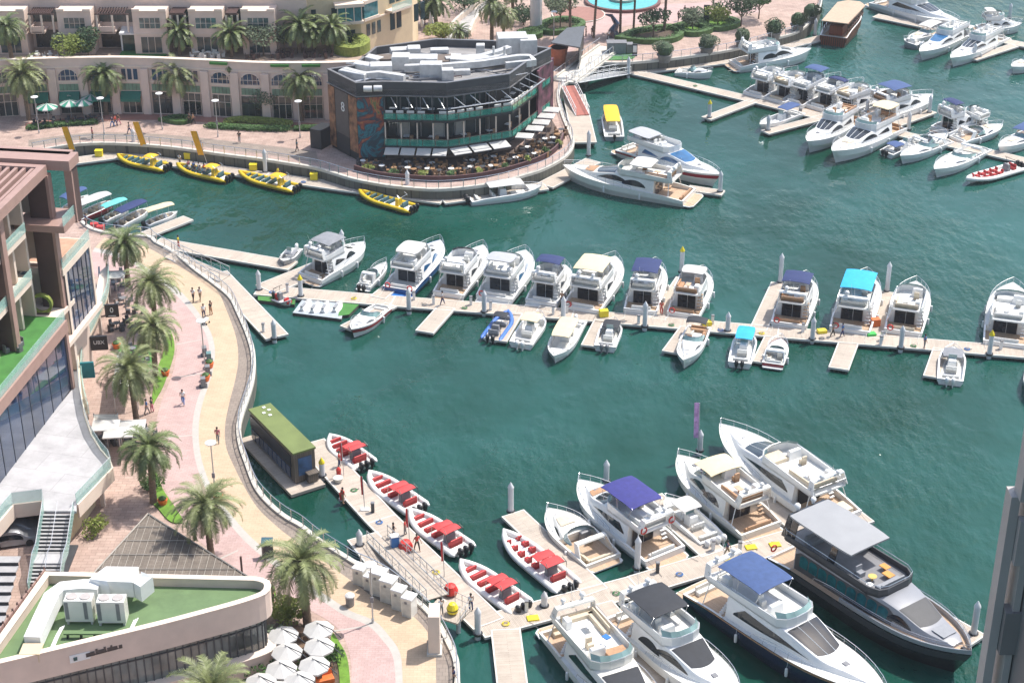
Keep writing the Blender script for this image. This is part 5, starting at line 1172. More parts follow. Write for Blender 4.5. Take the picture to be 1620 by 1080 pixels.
def restaurant():
    rp = [G(x, y, 12.9) for x, y in ((518, 110), (563, 132), (605, 130), (706, 132), (806, 118), (845, 90), (872, 77), (781, 65), (690, 62), (594, 75), (558, 104))]
    O = rp[1]; t = thing('restaurant_building', 'black polygonal waterfront restaurant with two glazed balconies and colourful mural', 'building', (O.x, O.y, 0))
    P = [Vector((p.x-O.x, p.y-O.y)) for p in rp]
    def inset(P, ds):
        n = len(P); out = []
        for i in range(n):
            a = (P[i]-P[i-1]).normalized(); b = (P[(i+1) % n]-P[i]).normalized(); na = Vector((-a.y, a.x)); nb = Vector((-b.y, b.x)); da = ds[i-1]; db = ds[i]
            # intersect the two shifted lines
            p1 = P[i]+na*da; p2 = P[i]+nb*db; cr_ = a.x*b.y-a.y*b.x
            if abs(cr_) < .15: out.append(P[i]+(na+nb)/2*max(da, db)); continue
            k = ((p2-p1).x*b.y-(p2-p1).y*b.x)/cr_; out.append(p1+a*k)
        return out
    edge_in = [.1, .1, 2.4, 2.4, 2.4, .8, .4, .4, .4, .1, .1]
    core = inset(P, edge_in); d2_ = (P[3]-P[2]).normalized(); n2_ = Vector((-d2_.y, d2_.x)); core[2] = P[2]+n2_*2.4+d2_*.05
    mb = MB(); mb.prism([tuple(p) for p in core[:2]+[P[2]+n2_*.1]+core[2:]], 1.8, 11.0); mb.build('wall', DARK, t)
    mb = MB(); mb.prism([tuple(p) for p in P], 10.9, 11.9); mb.build('roof', mat('roof_membrane', (.26, .25, .245), .8, var=.25, vs=.6, dirt=.7), t)
    mb = MB(); mb.wall([tuple(p) for p in P], .22, 11.0, 12.9, True); mb.build('parapet', DARK2, t)
    mb = MB(); mb.wall([tuple(p) for p in inset(P, [-.06]*11)], .34, 12.9, 13.0, True); mb.wall([tuple(p) for p in inset(P, [-.14]*11)], .16, 11.0, 11.12, True); mb.build('parapet_cap', mat('grey_metal_trim', (.22, .22, .23), .4, .3), t)
    # mural block faces
    def face(i, s0, s1, z0, z1, m, name, off=.06, th=.06, par=None, P_=P):
        a, b = P_[i], P_[(i+1) % len(P_)]; d = b-a; Lf = d.length; d = d/Lf; nn = Vector((d.y, -d.x)); p = a+d*(Lf*(s0+s1)/2)+nn*off
        mb = MB(); mb.box(p.x, p.y, (z0+z1)/2, Lf*(s1-s0), th, z1-z0, math.atan2(d.y, d.x)); return mb.build(name, m, par or t)
    face(0, .0, .22, 2.2, 10.8, MURALO, 'mural_panel'); face(0, .24, .70, 4.6, 10.8, mat('taupe_panel', (.10, .085, .08), .6), 'plain_panel', .05); face(0, .24, .70, 1.9, 4.58, DARK, 'base_panel', .05)
    face(0, .72, 1., 3.0, 10.8, MURALO, 'mural_panel'); face(1, .0, 1., 2.4, 10.85, MURAL, 'mural_panel')
    a, b = P[0], P[1]; d = (b-a).normalized(); nn = Vector((d.y, -d.x)); p = a+(b-a)*.52+nn*.12
    letters('8', 1.9, WHITEP, t, (p.x, p.y, 8.6), (math.pi/2, 0, math.atan2(d.y, d.x)), 'figure_sign')
    # entrance box on the west side
    mb = MB(); p = P[0]+Vector((-1.3, .4)); mb.box(p.x, p.y, 3.2, 1.8, 3, 2.8, -.5); mb.build('side_porch', DARK, t)
    # hvac cowls on parapet front corner
    for k in (0, 1):
        a, b = P[1], P[2]; q = a.lerp(b, .45+.38*k); mb = MB(); mb.tube([(q.x-.55, q.y-.45, 12.2), (q.x+.55, q.y-.45, 12.2)], .42, 12); mb.build('round_duct', HVAC, t, True)
    # balcony floors
    out = inset(P, [0, 0, -.9, -.9, -.7, 0, 0, 0, 0, 0, 0])
    for z, gl, nm in ((8.0, .85, 'upper'), (4.3, .95, 'lower')):
        poly = [tuple(out[i]) for i in (2, 3, 4, 5, 6)]+[tuple(core[i]) for i in (6, 5, 4, 3, 2)]
        poly = [tuple(P[2]+Vector((0, .0)))]+[tuple(out[i]) for i in (3, 4, 5)]+[tuple(core[i]) for i in (5, 4, 3)]+[tuple(core[2])]
        poly[0] = (P[2].x+.05, P[2].y-.9)
        mb = MB(); mb.prism(poly, z-.35, z); mb.build('balcony_slab', DARK, t)
        path = [poly[0]]+poly[1:4]
        mb = MB(); mb.wall(path, .04, z, z+gl); g_ = mb.build('balcony_glass', GLASSG, t)
        mb = MB(); mb.tube([(x, y, z+gl+.04) for x, y in path], .045, 5)
        for (x0, y0), (x1, y1) in zip(path, path[1:]):
            n_ = max(2, int(math.hypot(x1-x0, y1-y0)/1.5))
            for i in range(n_+1): mb.box(lerp(x0, x1, i/n_), lerp(y0, y1, i/n_), z+gl/2, .07, .07, gl)
        mb.build('balcony_rail', mat('copper_rail', (.16, .09, .07), .4, .5), g_)
        # columns and windows behind
        for e in (2, 3, 4):
            a, b = out[e] if e > 2 else Vector(poly[0]), out[e+1]; n_ = 4
            for i in range(n_):
                q = a.lerp(b, (i+.05)/n_); nn = Vector((-(b-a).y, (b-a).x)).normalized(); q = q+nn*.5
                mb = MB(); mb.box(q.x, q.y, z+1.55, .16, .16, 3.1, math.atan2((b-a).y, (b-a).x)); mb.build('balcony_column', STUCCOL if z < 6 else DARK2, t)
            for i in range(5):
                m_ = GLASS if i not in (1, 4) or z > 6 else mat('pale_shutter', (.42, .41, .38), .7, var=.1)
                face(e, i/5+.01, i/5+.18, z+.2, z+2.7, m_, 'window', .04, .05, None, core)
                face(e, i/5+.185, i/5+.2, z+.2, z+2.7, ALU, 'window_frame', .05, .07, None, core)
    for e in (2, 3, 4):
        for i in range(5): face(e, i/5+.01, i/5+.18, 1.9, 3.9, GLASS if i % 2 else mat('lit_interior', (.22, .19, .15), .6, var=.5), 'window', .04, .05, None, core)
    # folded awning arms below the parapet
    for e in (2, 3, 4):
        a, b = P[e], P[e+1]; nn = Vector(((b-a).y, -(b-a).x)).normalized(); dd = (b-a).normalized(); n_ = 4
        for i in range(n_):
            q = a.lerp(b, (i+.5)/n_)
            mb = MB(); mb.tube([(q.x, q.y, 10.8), (q.x+nn.x*1.5+dd.x*.9, q.y+nn.y*1.5+dd.y*.9, 9.9), (q.x+nn.x*1.7, q.y+nn.y*1.7, 9.9)], .07, 5); mb.build('awning_arm', ALU, t)
        if e > 2: mb = MB(); mb.tube([(a.x+nn.x*1.6, a.y+nn.y*1.6, 9.9), (b.x+nn.x*1.6, b.y+nn.y*1.6, 9.9)], .09, 5); mb.build('awning_bar', ALU, t)
    # white awnings over the ground floor
    for e, cnt in ((2, 4), (3, 3)):
        a, b = (Vector(poly[0]), out[3]) if e == 2 else (out[3], out[4]); nn = Vector(((b-a).y, -(b-a).x)).normalized(); dd = (b-a).normalized(); Lf = (b-a).length/ (cnt+.3 if e == 3 else cnt)
        for i in range(cnt):
            q = a+dd*Lf*(i+.06)+nn*.05; r_ = q+dd*Lf*.88
            mb = MB(); mb.loft([[(q.x, q.y, 4.0), (r_.x, r_.y, 4.0), (r_.x, r_.y, 4.05), (q.x, q.y, 4.05)], [(q.x+nn.x*1.9, q.y+nn.y*1.9, 3.7), (r_.x+nn.x*1.9, r_.y+nn.y*1.9, 3.7), (r_.x+nn.x*1.9, r_.y+nn.y*1.9, 3.8), (q.x+nn.x*1.9, q.y+nn.y*1.9, 3.8)]]); mb.build('awning', CAN['white'], t)
    # right-hand flower mural wall behind the balcony and roof sign wall
    a = P[5]; mb = MB(); p = a+Vector((1.6, 2.5)); mb.box(p.x, p.y, 6.5, .3, 6.5, 9.0, -.35); mb.build('flower_mural', mat('flower_mural', (.10, .035, .055), .6, var=1.0, vs=.9), t)
    # roof clutter
    rnd = random.Random(4)
    def rb(x, y, z, sx, sy, sz, rz=0, m=HVAC, n='air_handling_unit', ch=.1): mb = MB(); mb.box(x, y, z+sz/2, sx, sy, sz, rz, ch); return mb.build(n, m, t)
    def rpx(px_, py_, z=12.4): g_ = G(px_, py_, z); return g_.x-O.x, g_.y-O.y
    for (px_, py_, sx, sy, sz, rz) in ((560, 118, 4.2, 1.4, 1.0, -.5), (578, 108, 3.2, 1.6, 1.2, -.45), (603, 112, 3.0, 2.0, 1.5, .1), (590, 96, 2.6, 1.6, 1.1, -.6), (634, 102, 2.4, 2.2, 1.9, .0), (682, 116, 3.0, 1.8, 2.0, 0),
        (708, 120, 1.6, 1.4, 1.5, .1), (668, 100, 4.2, 2.2, 1.5, .0), (632, 84, 2.6, 1.6, 1.2, .2), (655, 86, 1.8, 1.8, 1.6, .1), (810, 78, 4.2, 3.0, 2.6, .1), (835, 80, 2.4, 2.6, 2.4, .1), (760, 82, 1.2, 1.2, 1.6, 0), (695, 80, 2.6, 1.2, .8, .1), (730, 112, 2.4, 1.0, .7, .1)):
        x, y = rpx(px_, py_); rb(x, y, 11.9, sx, sy, sz, rz)
    for (px_, py_, sx, sy) in ((620, 86, 4.0, 2.2), (695, 88, 4.6, 3.2)):
        x, y = rpx(px_, py_, 13.2); rb(x, y, 12.6, sx, sy, .25, .05, mat('brown_deck_roof', (.14, .11, .09), .8, var=.1), 'flat_canopy', .02); rb(x, y, 11.9, sx*.9, sy*.85, .68, .05, DARK, 'plant_room', 0)
    def duct(pts, w_=.55):
        mb = MB(); Q = [Vector((*rpx(a, b, 12.6+dz), 12.6+dz)) for a, b, dz in pts]; rr = []
        for i, p in enumerate(Q):
            d_ = (Q[min(i+1, len(Q)-1)]-Q[max(i-1, 0)]); d_.z = 0; d_.normalize(); s_ = Vector((-d_.y, d_.x, 0))*w_; rr.append([p-s_-Vector((0, 0, .45)), p+s_-Vector((0, 0, .45)), p+s_+Vector((0, 0, .45)), p-s_+Vector((0, 0, .45))])
        mb.loft([[tuple(v) for v in r_] for r_ in rr]); mb.build('air_duct', HVAC, t)
    duct([(705, 96, 0), (735, 94, 0), (760, 92, .2), (790, 84, .8), (806, 78, 1.0)]); duct([(640, 108, 0), (700, 106, .2), (760, 101, .3), (820, 92, .4), (838, 92, .2), (845, 100, -.2)], .4); duct([(722, 90, .2), (718, 97, .2), (745, 98, .2), (800, 90, .4)], .7); duct([(545, 112, -.1), (575, 120, -.1), (600, 118, -.1), (640, 124, -.2)], .4); duct([(800, 104, 0), (840, 100, 0)], .3)
    for k in range(64):
        x, y = rpx(rnd.uniform(560, 830), rnd.uniform(82, 124)); 
        mb = MB(); a_ = rnd.uniform(-.6, .6); l_ = rnd.uniform(.6, 2.2); mb.tube([(x-l_*math.cos(a_), y-l_*math.sin(a_), 12.15), (x+l_*math.cos(a_), y+l_*math.sin(a_), 12.15), (x+l_*math.cos(a_), y+l_*math.sin(a_), 11.9)], rnd.choice((.06, .09, .14)), 5); mb.build('pipe', rnd.choice((HVAC, HVAC, ALU, BROWNM, GREYP, DARK2)), t)
    for px_ in (781, 798): x, y = rpx(px_, 98); mb = MB(); mb.tube([(x, y, 11.9), (x, y, 14.6)], .16, 8); mb.build('vent_pipe', HVAC, t)
    for k, ch_ in enumerate('GIBB'):
        x, y = rpx(690+14*k, 66, 12.4); a, b = P[8], P[9]
        letters(ch_, 1.1, WHITEP, t, (x, y-.3, 12.4), (math.pi/2, 0, 0), 'roof_letter')
    return t, P, O, out
REST = restaurant()

# brown framed building at the left edge ------------------------------------------------
def left_building():
    ZT, ZD, ZR = 5.5, 12.8, 27.7
    K = G(117, 612, ZT); az = R(82); a = Vector((math.cos(az), math.sin(az))); n = Vector((a.y, -a.x))
    t = thing('brown_framed_building', 'tall beige building with dark brown columns, slatted roofs and glass balconies at the left edge', 'building', (K.x, K.y, 0), az)
    # local: x along the face (away from camera), y<0 towards the water
    def bx(name, m, x0, x1, y0, y1, z0, z1, par=None): mb = MB(); mb.box((x0+x1)/2, (y0+y1)/2, (z0+z1)/2, x1-x0, y1-y0, z1-z0); return mb.build(name, m, par or t)
    bx('lower_block', STUCCO, -26, -.1, .45, 14, 1.8, ZD-1.1)
    bx('glass_wall', GLASSB, -26, -.5, .1, .44, ZT+.02, ZD-1.1)
    for k in range(11): bx('glass_joint', DARK2, -.5-k*2.3-.03, -.5-k*2.3+.03, .06, .14, ZT, ZD-1.1)
    bx('corner_pier', BROWNL, -.5, 0, -.15, .5, ZT, ZD-1.1); bx('deck_band', BROWNL, -26, .02, -.2, .5, ZD-1.1, ZD+.1)
    bx('turf_deck', TURF, -26, .6, .5, 14, ZD-.5, ZD); bx('deck_corner', STUCCOL, .602, 4.9, .9, 8, ZD-.5, ZD-.004)
    g_ = bx('deck_balustrade', GLASST, -26, 0, .0, .06, ZD+.1, ZD+1.2)
    # tall columns: positions along the face
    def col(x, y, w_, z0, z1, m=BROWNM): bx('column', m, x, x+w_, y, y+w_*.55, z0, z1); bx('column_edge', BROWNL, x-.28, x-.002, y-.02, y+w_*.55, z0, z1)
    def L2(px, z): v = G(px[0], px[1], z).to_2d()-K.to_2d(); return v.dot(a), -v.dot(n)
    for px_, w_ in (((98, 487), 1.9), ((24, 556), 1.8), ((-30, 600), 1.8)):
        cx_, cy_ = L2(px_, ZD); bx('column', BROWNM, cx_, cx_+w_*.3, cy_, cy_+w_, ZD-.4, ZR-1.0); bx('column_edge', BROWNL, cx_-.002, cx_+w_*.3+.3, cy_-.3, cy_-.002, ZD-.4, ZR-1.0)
    # second, farther bay: its own columns and slab edges
    Lx = (G(119, 247, ZR).to_2d()-K.to_2d()).dot(a); Ly = -(G(119, 247, ZR).to_2d()-K.to_2d()).dot(n)
    LX = Lx; col(LX-1.2, Ly+.0, 1.3, 21.4, ZR-1.0); bx('column', BROWNM, LX-1.4, LX-.2, Ly+6, Ly+7, 16.9, ZR-1.0)
    # roofs: solid brown frame with slats
    def roof(x0, x1, y0, y1, z, sof=True):
        bx('roof_beam', BROWNL, x0, x1, y0, y0+.7, z-1.0, z); bx('roof_beam', BROWNL, x0, x1, y1-.7, y1, z-1.0, z); bx('roof_beam', BROWNL, x1-.7, x1, y0+.702, y1-.702, z-1.0, z-.002); bx('roof_beam', BROWNL, x0, x0+3, y0+.702, y1-.702, z-1.0, z-.002)
        n_ = int((x1-x0-3.7)/.75)
        for k in range(min(24, int((y1-y0)/.8))): bx('roof_slat', BROWNL, x0+3, x1-.7, y0+.9+k*.8, y0+1.2+k*.8, z-.6, z-.1)
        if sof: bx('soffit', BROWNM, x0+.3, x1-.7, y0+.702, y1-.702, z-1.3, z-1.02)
    R0 = (G(73, 261, ZR).to_2d()-K.to_2d()); rx1, ry0 = R0.dot(a), -R0.dot(n)
    roof(rx1-24, rx1, ry0, ry0+12, ZR); roof(rx1+.4, LX+.3, Ly-.2, Ly+10, ZR+.3, False)
    # inner facade: beige piers, windows, floors
    for (z0, z1) in ((ZD, 17.0), (17.6, 21.8), (22.4, ZR-1.3)):
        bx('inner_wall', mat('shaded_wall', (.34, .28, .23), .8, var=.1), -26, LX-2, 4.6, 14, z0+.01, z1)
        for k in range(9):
            x = -20+k*3.0; bx('window', glassy('deep_glass', (.03, .06, .09), .05, .8, .4) if (k+int(z0)) % 3 else mat('amber_room_light', (.30, .12, .05), .6, var=.7, vs=.8), x, x+2.5, 4.5, 4.58, z0+.3, z1-.2)  # amber panes: the rooms' orange light is put into their colour
            bx('pier', STUCCOL, x+2.55, x+2.95, 3.2, 4.58, z0, z1)
    for z in (17.0, 21.8):
        bx('floor_slab', STUCCOL, -26, -.8, 2.4, 4.5, z, z+.6); bx('slab_glass', GLASST, -26, -.8, 2.34, 2.39, z+.6, z+1.6)
    # forward slabs of the second bay
    A2 = G(142, 378, 16.8).to_2d()-K.to_2d(); sx, sy = A2.dot(a), -A2.dot(n)
    bx('floor_slab', STUCCOL, sx-7.4, sx, sy, sy+6, 16.1, 16.8); bx('slab_glass', GLASST, sx-7.4, sx, sy+.02, sy+.07, 16.8, 17.9)
    bx('glass_wall', GLASSB, sx-6.6, sx-.4, sy+.1, sy+.3, 9.6, 16.1); bx('corner_pier', STUCCOL, sx-.4, sx, sy, sy+.5, 9.4, 16.1); bx('corner_pier', STUCCOL, sx-7.1, sx-6.6, sy, sy+.5, 5.6, 16.1)
    for k in range(6): bx('glass_joint', DARK2, sx-1.4-k*1.15, sx-1.35-k*1.15, sy+.04, sy+.12, 9.6, 16.1)
    bx('floor_slab', BROWNL, LX-4.5, LX-.2, Ly+.1, Ly+5, 21.6, 22.3); bx('slab_glass', GLASST, LX-4.5, LX-.2, Ly+.12, Ly+.17, 22.3, 23.3)
    bx('back_block', STUCCO, 1, LX-2, 6, 14, 1.8, 26.5); bx('terrace_floor', mat('warm_terrace', (.45, .27, .18), .8, var=.15), sx-7, sx-.2, sy+.4, 6.5, 16.802, 16.82)
    bx('lower_storey', STUCCO, .3, sx+.0, sy+1.2, 13.9, 1.8, 9.5); bx('terrace_slab', STUCCOL, .3, sx+.3, sy-.4, 6, 9.1, 9.6)
    # green wheel like planter on the turf deck
    p = G(78, 490, ZD); return t, K, a, n
LB = left_building()
def terrace():
    z = 5.5
    px = [(130, 474), (121, 520), (121, 560), (124, 590), (126, 622), (132, 655), (143, 688), (158, 712), (172, 728), (176, 740), (121, 798), (121, 808), (69, 808), (69, 790), (20, 796), (0, 820), (-60, 880), (-60, 830), (117, 612), (100, 560), (100, 500)]
    pts = [G(x, y, z) for x, y in px]; O = pts[0]
    t = thing('white_terrace', 'broad empty pale terrace deck with glass balustrade above the shops', 'terrace', (O.x, O.y, 0))
    P = [(p.x-O.x, p.y-O.y) for p in pts]
    mb = MB(); mb.prism(P, z-.25, z); mb.build('deck', DECKG, t)
    mb = MB(); mb.wall(P[:11], .18, z-1.3, z+.04); mb.build('fascia', STUCCOL, t)
    mb = MB(); mb.wall([(x, y) for x, y in P[1:11]], .05, z+.04, z+1.15); mb.build('balustrade_glass', GLASST, t)
    mb = MB(); mb.wall(P[12:17], .05, z, z+1.1); mb.build('balustrade_glass', GLASST, t); mb = MB(); mb.wall(P[12:17], .2, z-1.4, z-.02); mb.build('fascia', STUCCOL, t)
    mb = MB(); mb.tube([(x, y, z+1.17) for x, y in P[1:11]], .03, 5); mb.tube([(x, y, z+1.12) for x, y in P[12:17]], .03, 5); mb.build('top_rail', ALU, t)
    # shop facade below, set back
    Q = [G(x, y, z) for x, y in ((128, 560), (118, 600), (120, 630), (126, 660), (138, 700), (150, 730), (160, 745), (118, 802))]; q = [(p.x-O.x-1.2, p.y-O.y) for p in Q]
    mb = MB(); mb.wall(q, .3, 1.8, z-.25); mb.build('shop_wall', STUCCO2, t)
    mb = MB(); mb.wall([(x+.05, y) for x, y in q[:7]], .04, 2.0, 4.4); mb.build('shop_glass', GLASS, t)
    for i, (x, y) in enumerate(q[1:7]): mb = MB(); mb.box(x+1.0, y, 3.6, .35, .35, 3.6); mb.build('fin_column', STUCCOL, t)
    a = G(150, 790, 1.8); mb = MB(); mb.lathe((a.x-O.x, a.y-O.y+1.5, 1.8), [(.75, 0), (.75, 3.4)], 16); mb.build('round_column', STUCCOL, t, True)
    # dark undercroft with parked cars
    c = G(45, 870, 1.8); mb = MB(); mb.box(c.x-O.x-2, c.y-O.y+6, 3.1, 9, .3, 2.6); mb.build('undercroft_wall', DARK, t)
    return t
terrace()
def gallery():
    'curved cream gallery roof and upper walkway along the shops'
    z = 4.7
    px = [(171, 418), (172, 445), (168, 470), (152, 505), (134, 545), (129, 580), (131, 615), (140, 655), (134, 657), (122, 615), (121, 560), (128, 520), (150, 470), (158, 430)]
    pts = [G(x, y, z) for x, y in px]; O = pts[0]; t = thing('shop_gallery', 'narrow curving cream gallery roof above the promenade shops', 'gallery', (O.x, O.y, 0)); P = [(p.x-O.x, p.y-O.y) for p in pts]
    mb = MB(); mb.prism(P, z-.3, z); mb.build('roof', STUCCOL, t)
    sp = smooth_path([Vector((x, y, z)) for x, y in P[:8]], 30)
    mb = MB(); mb.wall([(p.x, p.y) for p in sp], .12, z, z+1.05); mb.build('balustrade_glass', GLASST, t)
    mb = MB(); mb.wall([(p.x, p.y) for p in sp], -.25, z-.6, z+.12); mb.build('cream_fascia', mat('cream_fascia', (.55, .47, .35), .7, var=.05), t)
    for i in range(2, 30, 4): mb = MB(); mb.box(sp[i].x-.2, sp[i].y, 3.0, .3, .3, 2.5); mb.build('fin_column', STUCCOL, t)
    mb = MB(); mb.wall([(p.x-1.2, p.y) for p in sp], .2, 1.8, z-.3); mb.build('shop_glass', GLASS, t)
    # cafe terrace building toward the quay
gallery()
def signboard(px, label, w_, h_, txt, z0, bg_=BLACKP, sub=None):
    p = G(*px, z0); t = thing('hanging_sign', label, 'sign', (p.x, p.y, z0), .12)
    mb = MB(); mb.box(0, 0, h_/2, w_, .25, h_); mb.build('board', bg_, t)
    if txt: letters(txt, h_*.55 if len(txt) == 1 else h_*.36, WHITEP, t, (0, -.14, h_*.56), (math.pi/2, 0, 0))
    if sub: mb = MB(); mb.box(0, -.14, h_*.12, w_*.55, .02, .08); mb.build('small_line', WHITEP, t)
    mb = MB(); mb.box(-w_/2-.5, 0, h_*.75, 1.0, .08, .08); mb.build('bracket', STUCCOL, t)
signboard((178, 501), 'square black hanging sign with a white zero like figure and a thin line', 1.45, 1.5, '0', 4.2, sub=True)
signboard((158, 553), 'black hanging sign lettered UBX in white', 1.75, 1.6, 'UBX', 4.2)
signboard((140, 597), 'plain teal hanging sign with white frame', 1.35, 1.75, None, 4.2, mat('teal_sign', (.01, .17, .20), .5))
# stairs --------------------------------------------------------------------
def stairs():
    A, B = G(69, 808, 5.5), G(117, 808, 5.5); w_ = (B-A).length; t = thing('outdoor_stairs', 'grey outdoor staircase in two flights with glass sides below the white terrace', 'stairs', ((A.x+B.x)/2, A.y, 0), -math.pi/2)
    tread = mat('stair_tread', (.36, .35, .35), .8, var=.1); riser = mat('stair_riser', (.03, .03, .034), .7)
    x = 0; z = 5.5
    for fl, n_ in ((0, 11), (1, 8)):
        for k in range(n_):
            z -= .19; x += .30
            mb = MB(); mb.box(x, -.0, z-.02, .26, w_, .06); mb.build('tread', tread, t)
            mb = MB(); mb.box(x+.12, 0, z-.12, .03, w_, .16); mb.build('riser', riser, t)
        if fl == 0: mb = MB(); mb.box(x+.85, 0, z-.08, 1.4, w_, .12); mb.build('landing', DECKG, t); x += 1.4
    for s in (-1, 1):
        mb = MB(); mb.loft([[(0, s*w_/2, 5.4), (0, s*w_/2+.04, 5.4), (0, s*w_/2+.04, 6.5), (0, s*w_/2, 6.5)], [(3.4, s*w_/2, 3.4), (3.4, s*w_/2+.04, 3.4), (3.4, s*w_/2+.04, 4.5), (3.4, s*w_/2, 4.5)], [(4.8, s*w_/2, 3.3), (4.8, s*w_/2+.04, 3.3), (4.8, s*w_/2+.04, 4.4), (4.8, s*w_/2, 4.4)], [(x, s*w_/2, z-.1), (x, s*w_/2+.04, z-.1), (x, s*w_/2+.04, z+1), (x, s*w_/2, z+1)]]); mb.build('stair_glass', GLASST, t)
    for y in (-w_/2, 0, w_/2): mb = MB(); mb.tube([(0, y, 6.5), (3.4, y, 4.5), (4.8, y, 4.4), (x, y, z+1.05)], .035, 5); mb.build('handrail', STEEL, t)
    mb = MB(); mb.box(x/2, 0, 1.9, x, w_*.98, .15); mb.build('base', DARK2, t)
stairs()
def wide_steps():
    t = thing('wide_steps', 'wide grey steps with dark risers at the left edge beside the green roof', 'steps', tuple(G(10, 930, 1.8))); 
    for k in range(9):
        mb = MB(); mb.box(-3, -k*.95, 2.9-k*.32+.0, 9, .92, .14); mb.build('tread', MATS['stair_tread'], t); mb = MB(); mb.box(-3, -k*.95-.44, 2.9-k*.32-.13, 9, .05, .3); mb.build('riser', MATS['stair_riser'], t)
wide_steps()
# curved green roof building ---------------------------------------------------
def green_roof():
    Z = 10.0
    px = [(72, 905), (405, 913), (424, 918), (428, 928), (422, 938), (405, 946), (370, 957), (330, 968), (250, 989), (125, 1019), (0, 1049), (-70, 1065), (-70, 1040), (-12, 1022)]
    raw = [G(x, y, Z) for x, y in px]; O = raw[0]
    front = smooth_path([raw[i] for i in range(1, 12)], 44); pts = [raw[0]]+front+raw[12:]
    t = thing('green_roofed_restaurant', 'beige curved building with flat green roof, rooftop air units and a ribbon of tall windows', 'building', (O.x, O.y, 0))
    P = [Vector((p.x-O.x, p.y-O.y)) for p in pts]; P = P[::-1]   # counter-clockwise
    if sum(P[i].x*P[(i+1) % len(P)].y-P[(i+1) % len(P)].x*P[i].y for i in range(len(P))) < 0: P = P[::-1]
    T = [tuple(p) for p in P]
    def shrink(d):
        out = []
        n_ = len(P)
        for i in range(n_):
            a = (P[i]-P[i-1]).normalized(); b = (P[(i+1) % n_]-P[i]).normalized(); m_ = (Vector((-a.y, a.x))+Vector((-b.y, b.x))).normalized(); k = max(.5, m_.dot(Vector((-a.y, a.x)))); out.append(tuple(P[i]+m_*d/k))
        return out
    mb = MB(); mb.prism(shrink(.3), Z-1.2, Z-.75); mb.build('roof_surface', TURFR, t)
    mb = MB(); mb.wall(T, .42, Z-2.3, Z, True); mb.build('parapet', STUCCO, t)
    mb = MB(); mb.wall(shrink(-.05), .52, Z+.002, Z+.07, True); mb.build('parapet_cap', STUCCOL, t)
    mb = MB(); mb.prism(shrink(.62), Z-6.0, Z-1.2); mb.build('window_band', glassy('ribbon_glass', (.16, .17, .16), .06, .7, .35), t)
    sp = shrink(.58); k = 0
    mb = MB()
    for i in range(len(sp)):
        a, b = Vector(sp[i]), Vector(sp[(i+1) % len(sp)]); L = (b-a).length
        for j in range(max(1, round(L/1.7))): q = a.lerp(b, j/max(1, round(L/1.7))); mb.box(q.x, q.y, Z-4.0, .08, .08, 3.5, math.atan2((b-a).y, (b-a).x))
    mb.wall(shrink(.54), .08, Z-3.1, Z-3.0, True); mb.build('window_mullion', DARK2, t)
    mb = MB(); mb.wall(shrink(-.12), .8, Z-7.0, Z-5.4, True); mb.build('sill_band', STUCCO, t); mb = MB(); mb.wall(shrink(-.16), .86, Z-5.398, Z-5.32, True); mb.build('sill_cap', STUCCOL, t)
    mb = MB(); mb.prism(shrink(1.2), 1.8, Z-5.9); mb.build('ground_floor_glass', DARK, t)
    # sign on the parapet
    a = G(128, 1028, 9.3); b = G(250, 996, 9.3); d = (b-a); ang = math.atan2(d.y, d.x)
    def onp(u, z, off=.25): p = a+d*u; return (p.x-O.x+math.sin(ang)*off, p.y-O.y-math.cos(ang)*off, z)
    p = onp(-.03, 8.9); mb = MB(); mb.box(p[0], p[1], p[2], 1.5, .08, .62, ang); mb.build('white_nameplate', WHITEP, t)
    p2 = onp(-.09, 8.9, .32); mb = MB(); mb.box(p2[0], p2[1], p2[2], .28, .03, .3, ang); mb.build('plate_emblem', mat('dark_teal_paint', (.02, .08, .08), .5), t)
    rnd = random.Random(8)
    for k in range(34):
        if k % 7 == 5: continue
        q = onp(.06+k*.021, 8.95-.0, .30); mb = MB(); hh = rnd.choice((.34, .34, .5)); mb.box(q[0], q[1], q[2]+(hh-.34)/2, .16, .05, hh, ang); mb.box(q[0]+.08*math.cos(ang), q[1]+.08*math.sin(ang), q[2]-.1, .14, .05, .1, ang); mb.build('raised_letter', mat('bronze_letter', (.09, .07, .065), .5), t)
    # rooftop plant
    zr = Z-.75
    def rp(x, y): g_ = G(x, y, zr+.6); return g_.x-O.x, g_.y-O.y
    for (x, y) in ((128, 970), (179, 972)):
        c = rp(x, y); mb = MB(); mb.box(c[0], c[1], zr+1.2, 2.1, 1.1, 1.9, 0, .04); u = mb.build('condenser_unit', CREAMH, t)
        for s in (-.5, .5): mb = MB(); mb.lathe((c[0]+s, c[1], zr+2.15), [(.42, 0), (.42, .07), (.1, .08)], 14); mb.build('fan_grille', mat('fan_grey', (.42, .38, .36), .5), u)
        for s in (-.86, .55): mb = MB(); mb.box(c[0]+s, c[1]-.56, zr+1.25, .28, .03, 1.5); mb.build('side_louvre', GREYP, u)
        for s in (-.9, .9): mb = MB(); mb.box(c[0]+s, c[1], zr+.12, .15, 1.1, .24); mb.build('foot', HVAC, u)
    def duct(pts, w_=.6, h_=.55):
        Q = [Vector((*rp(x, y), zr+z)) for x, y, z in pts]; rr = []
        for i, p in enumerate(Q):
            d_ = (Q[min(i+1, len(Q)-1)]-Q[max(i-1, 0)]); d_.z = 0; d_.normalize(); s_ = Vector((-d_.y, d_.x, 0))*w_; v = Vector((0, 0, h_)); rr.append([tuple(q) for q in (p-s_-v, p+s_-v, p+s_+v, p-s_+v)])
        mb = MB(); mb.loft(rr); mb.build('white_duct', mat('white_duct', (.76, .76, .74), .5, var=.04), t)
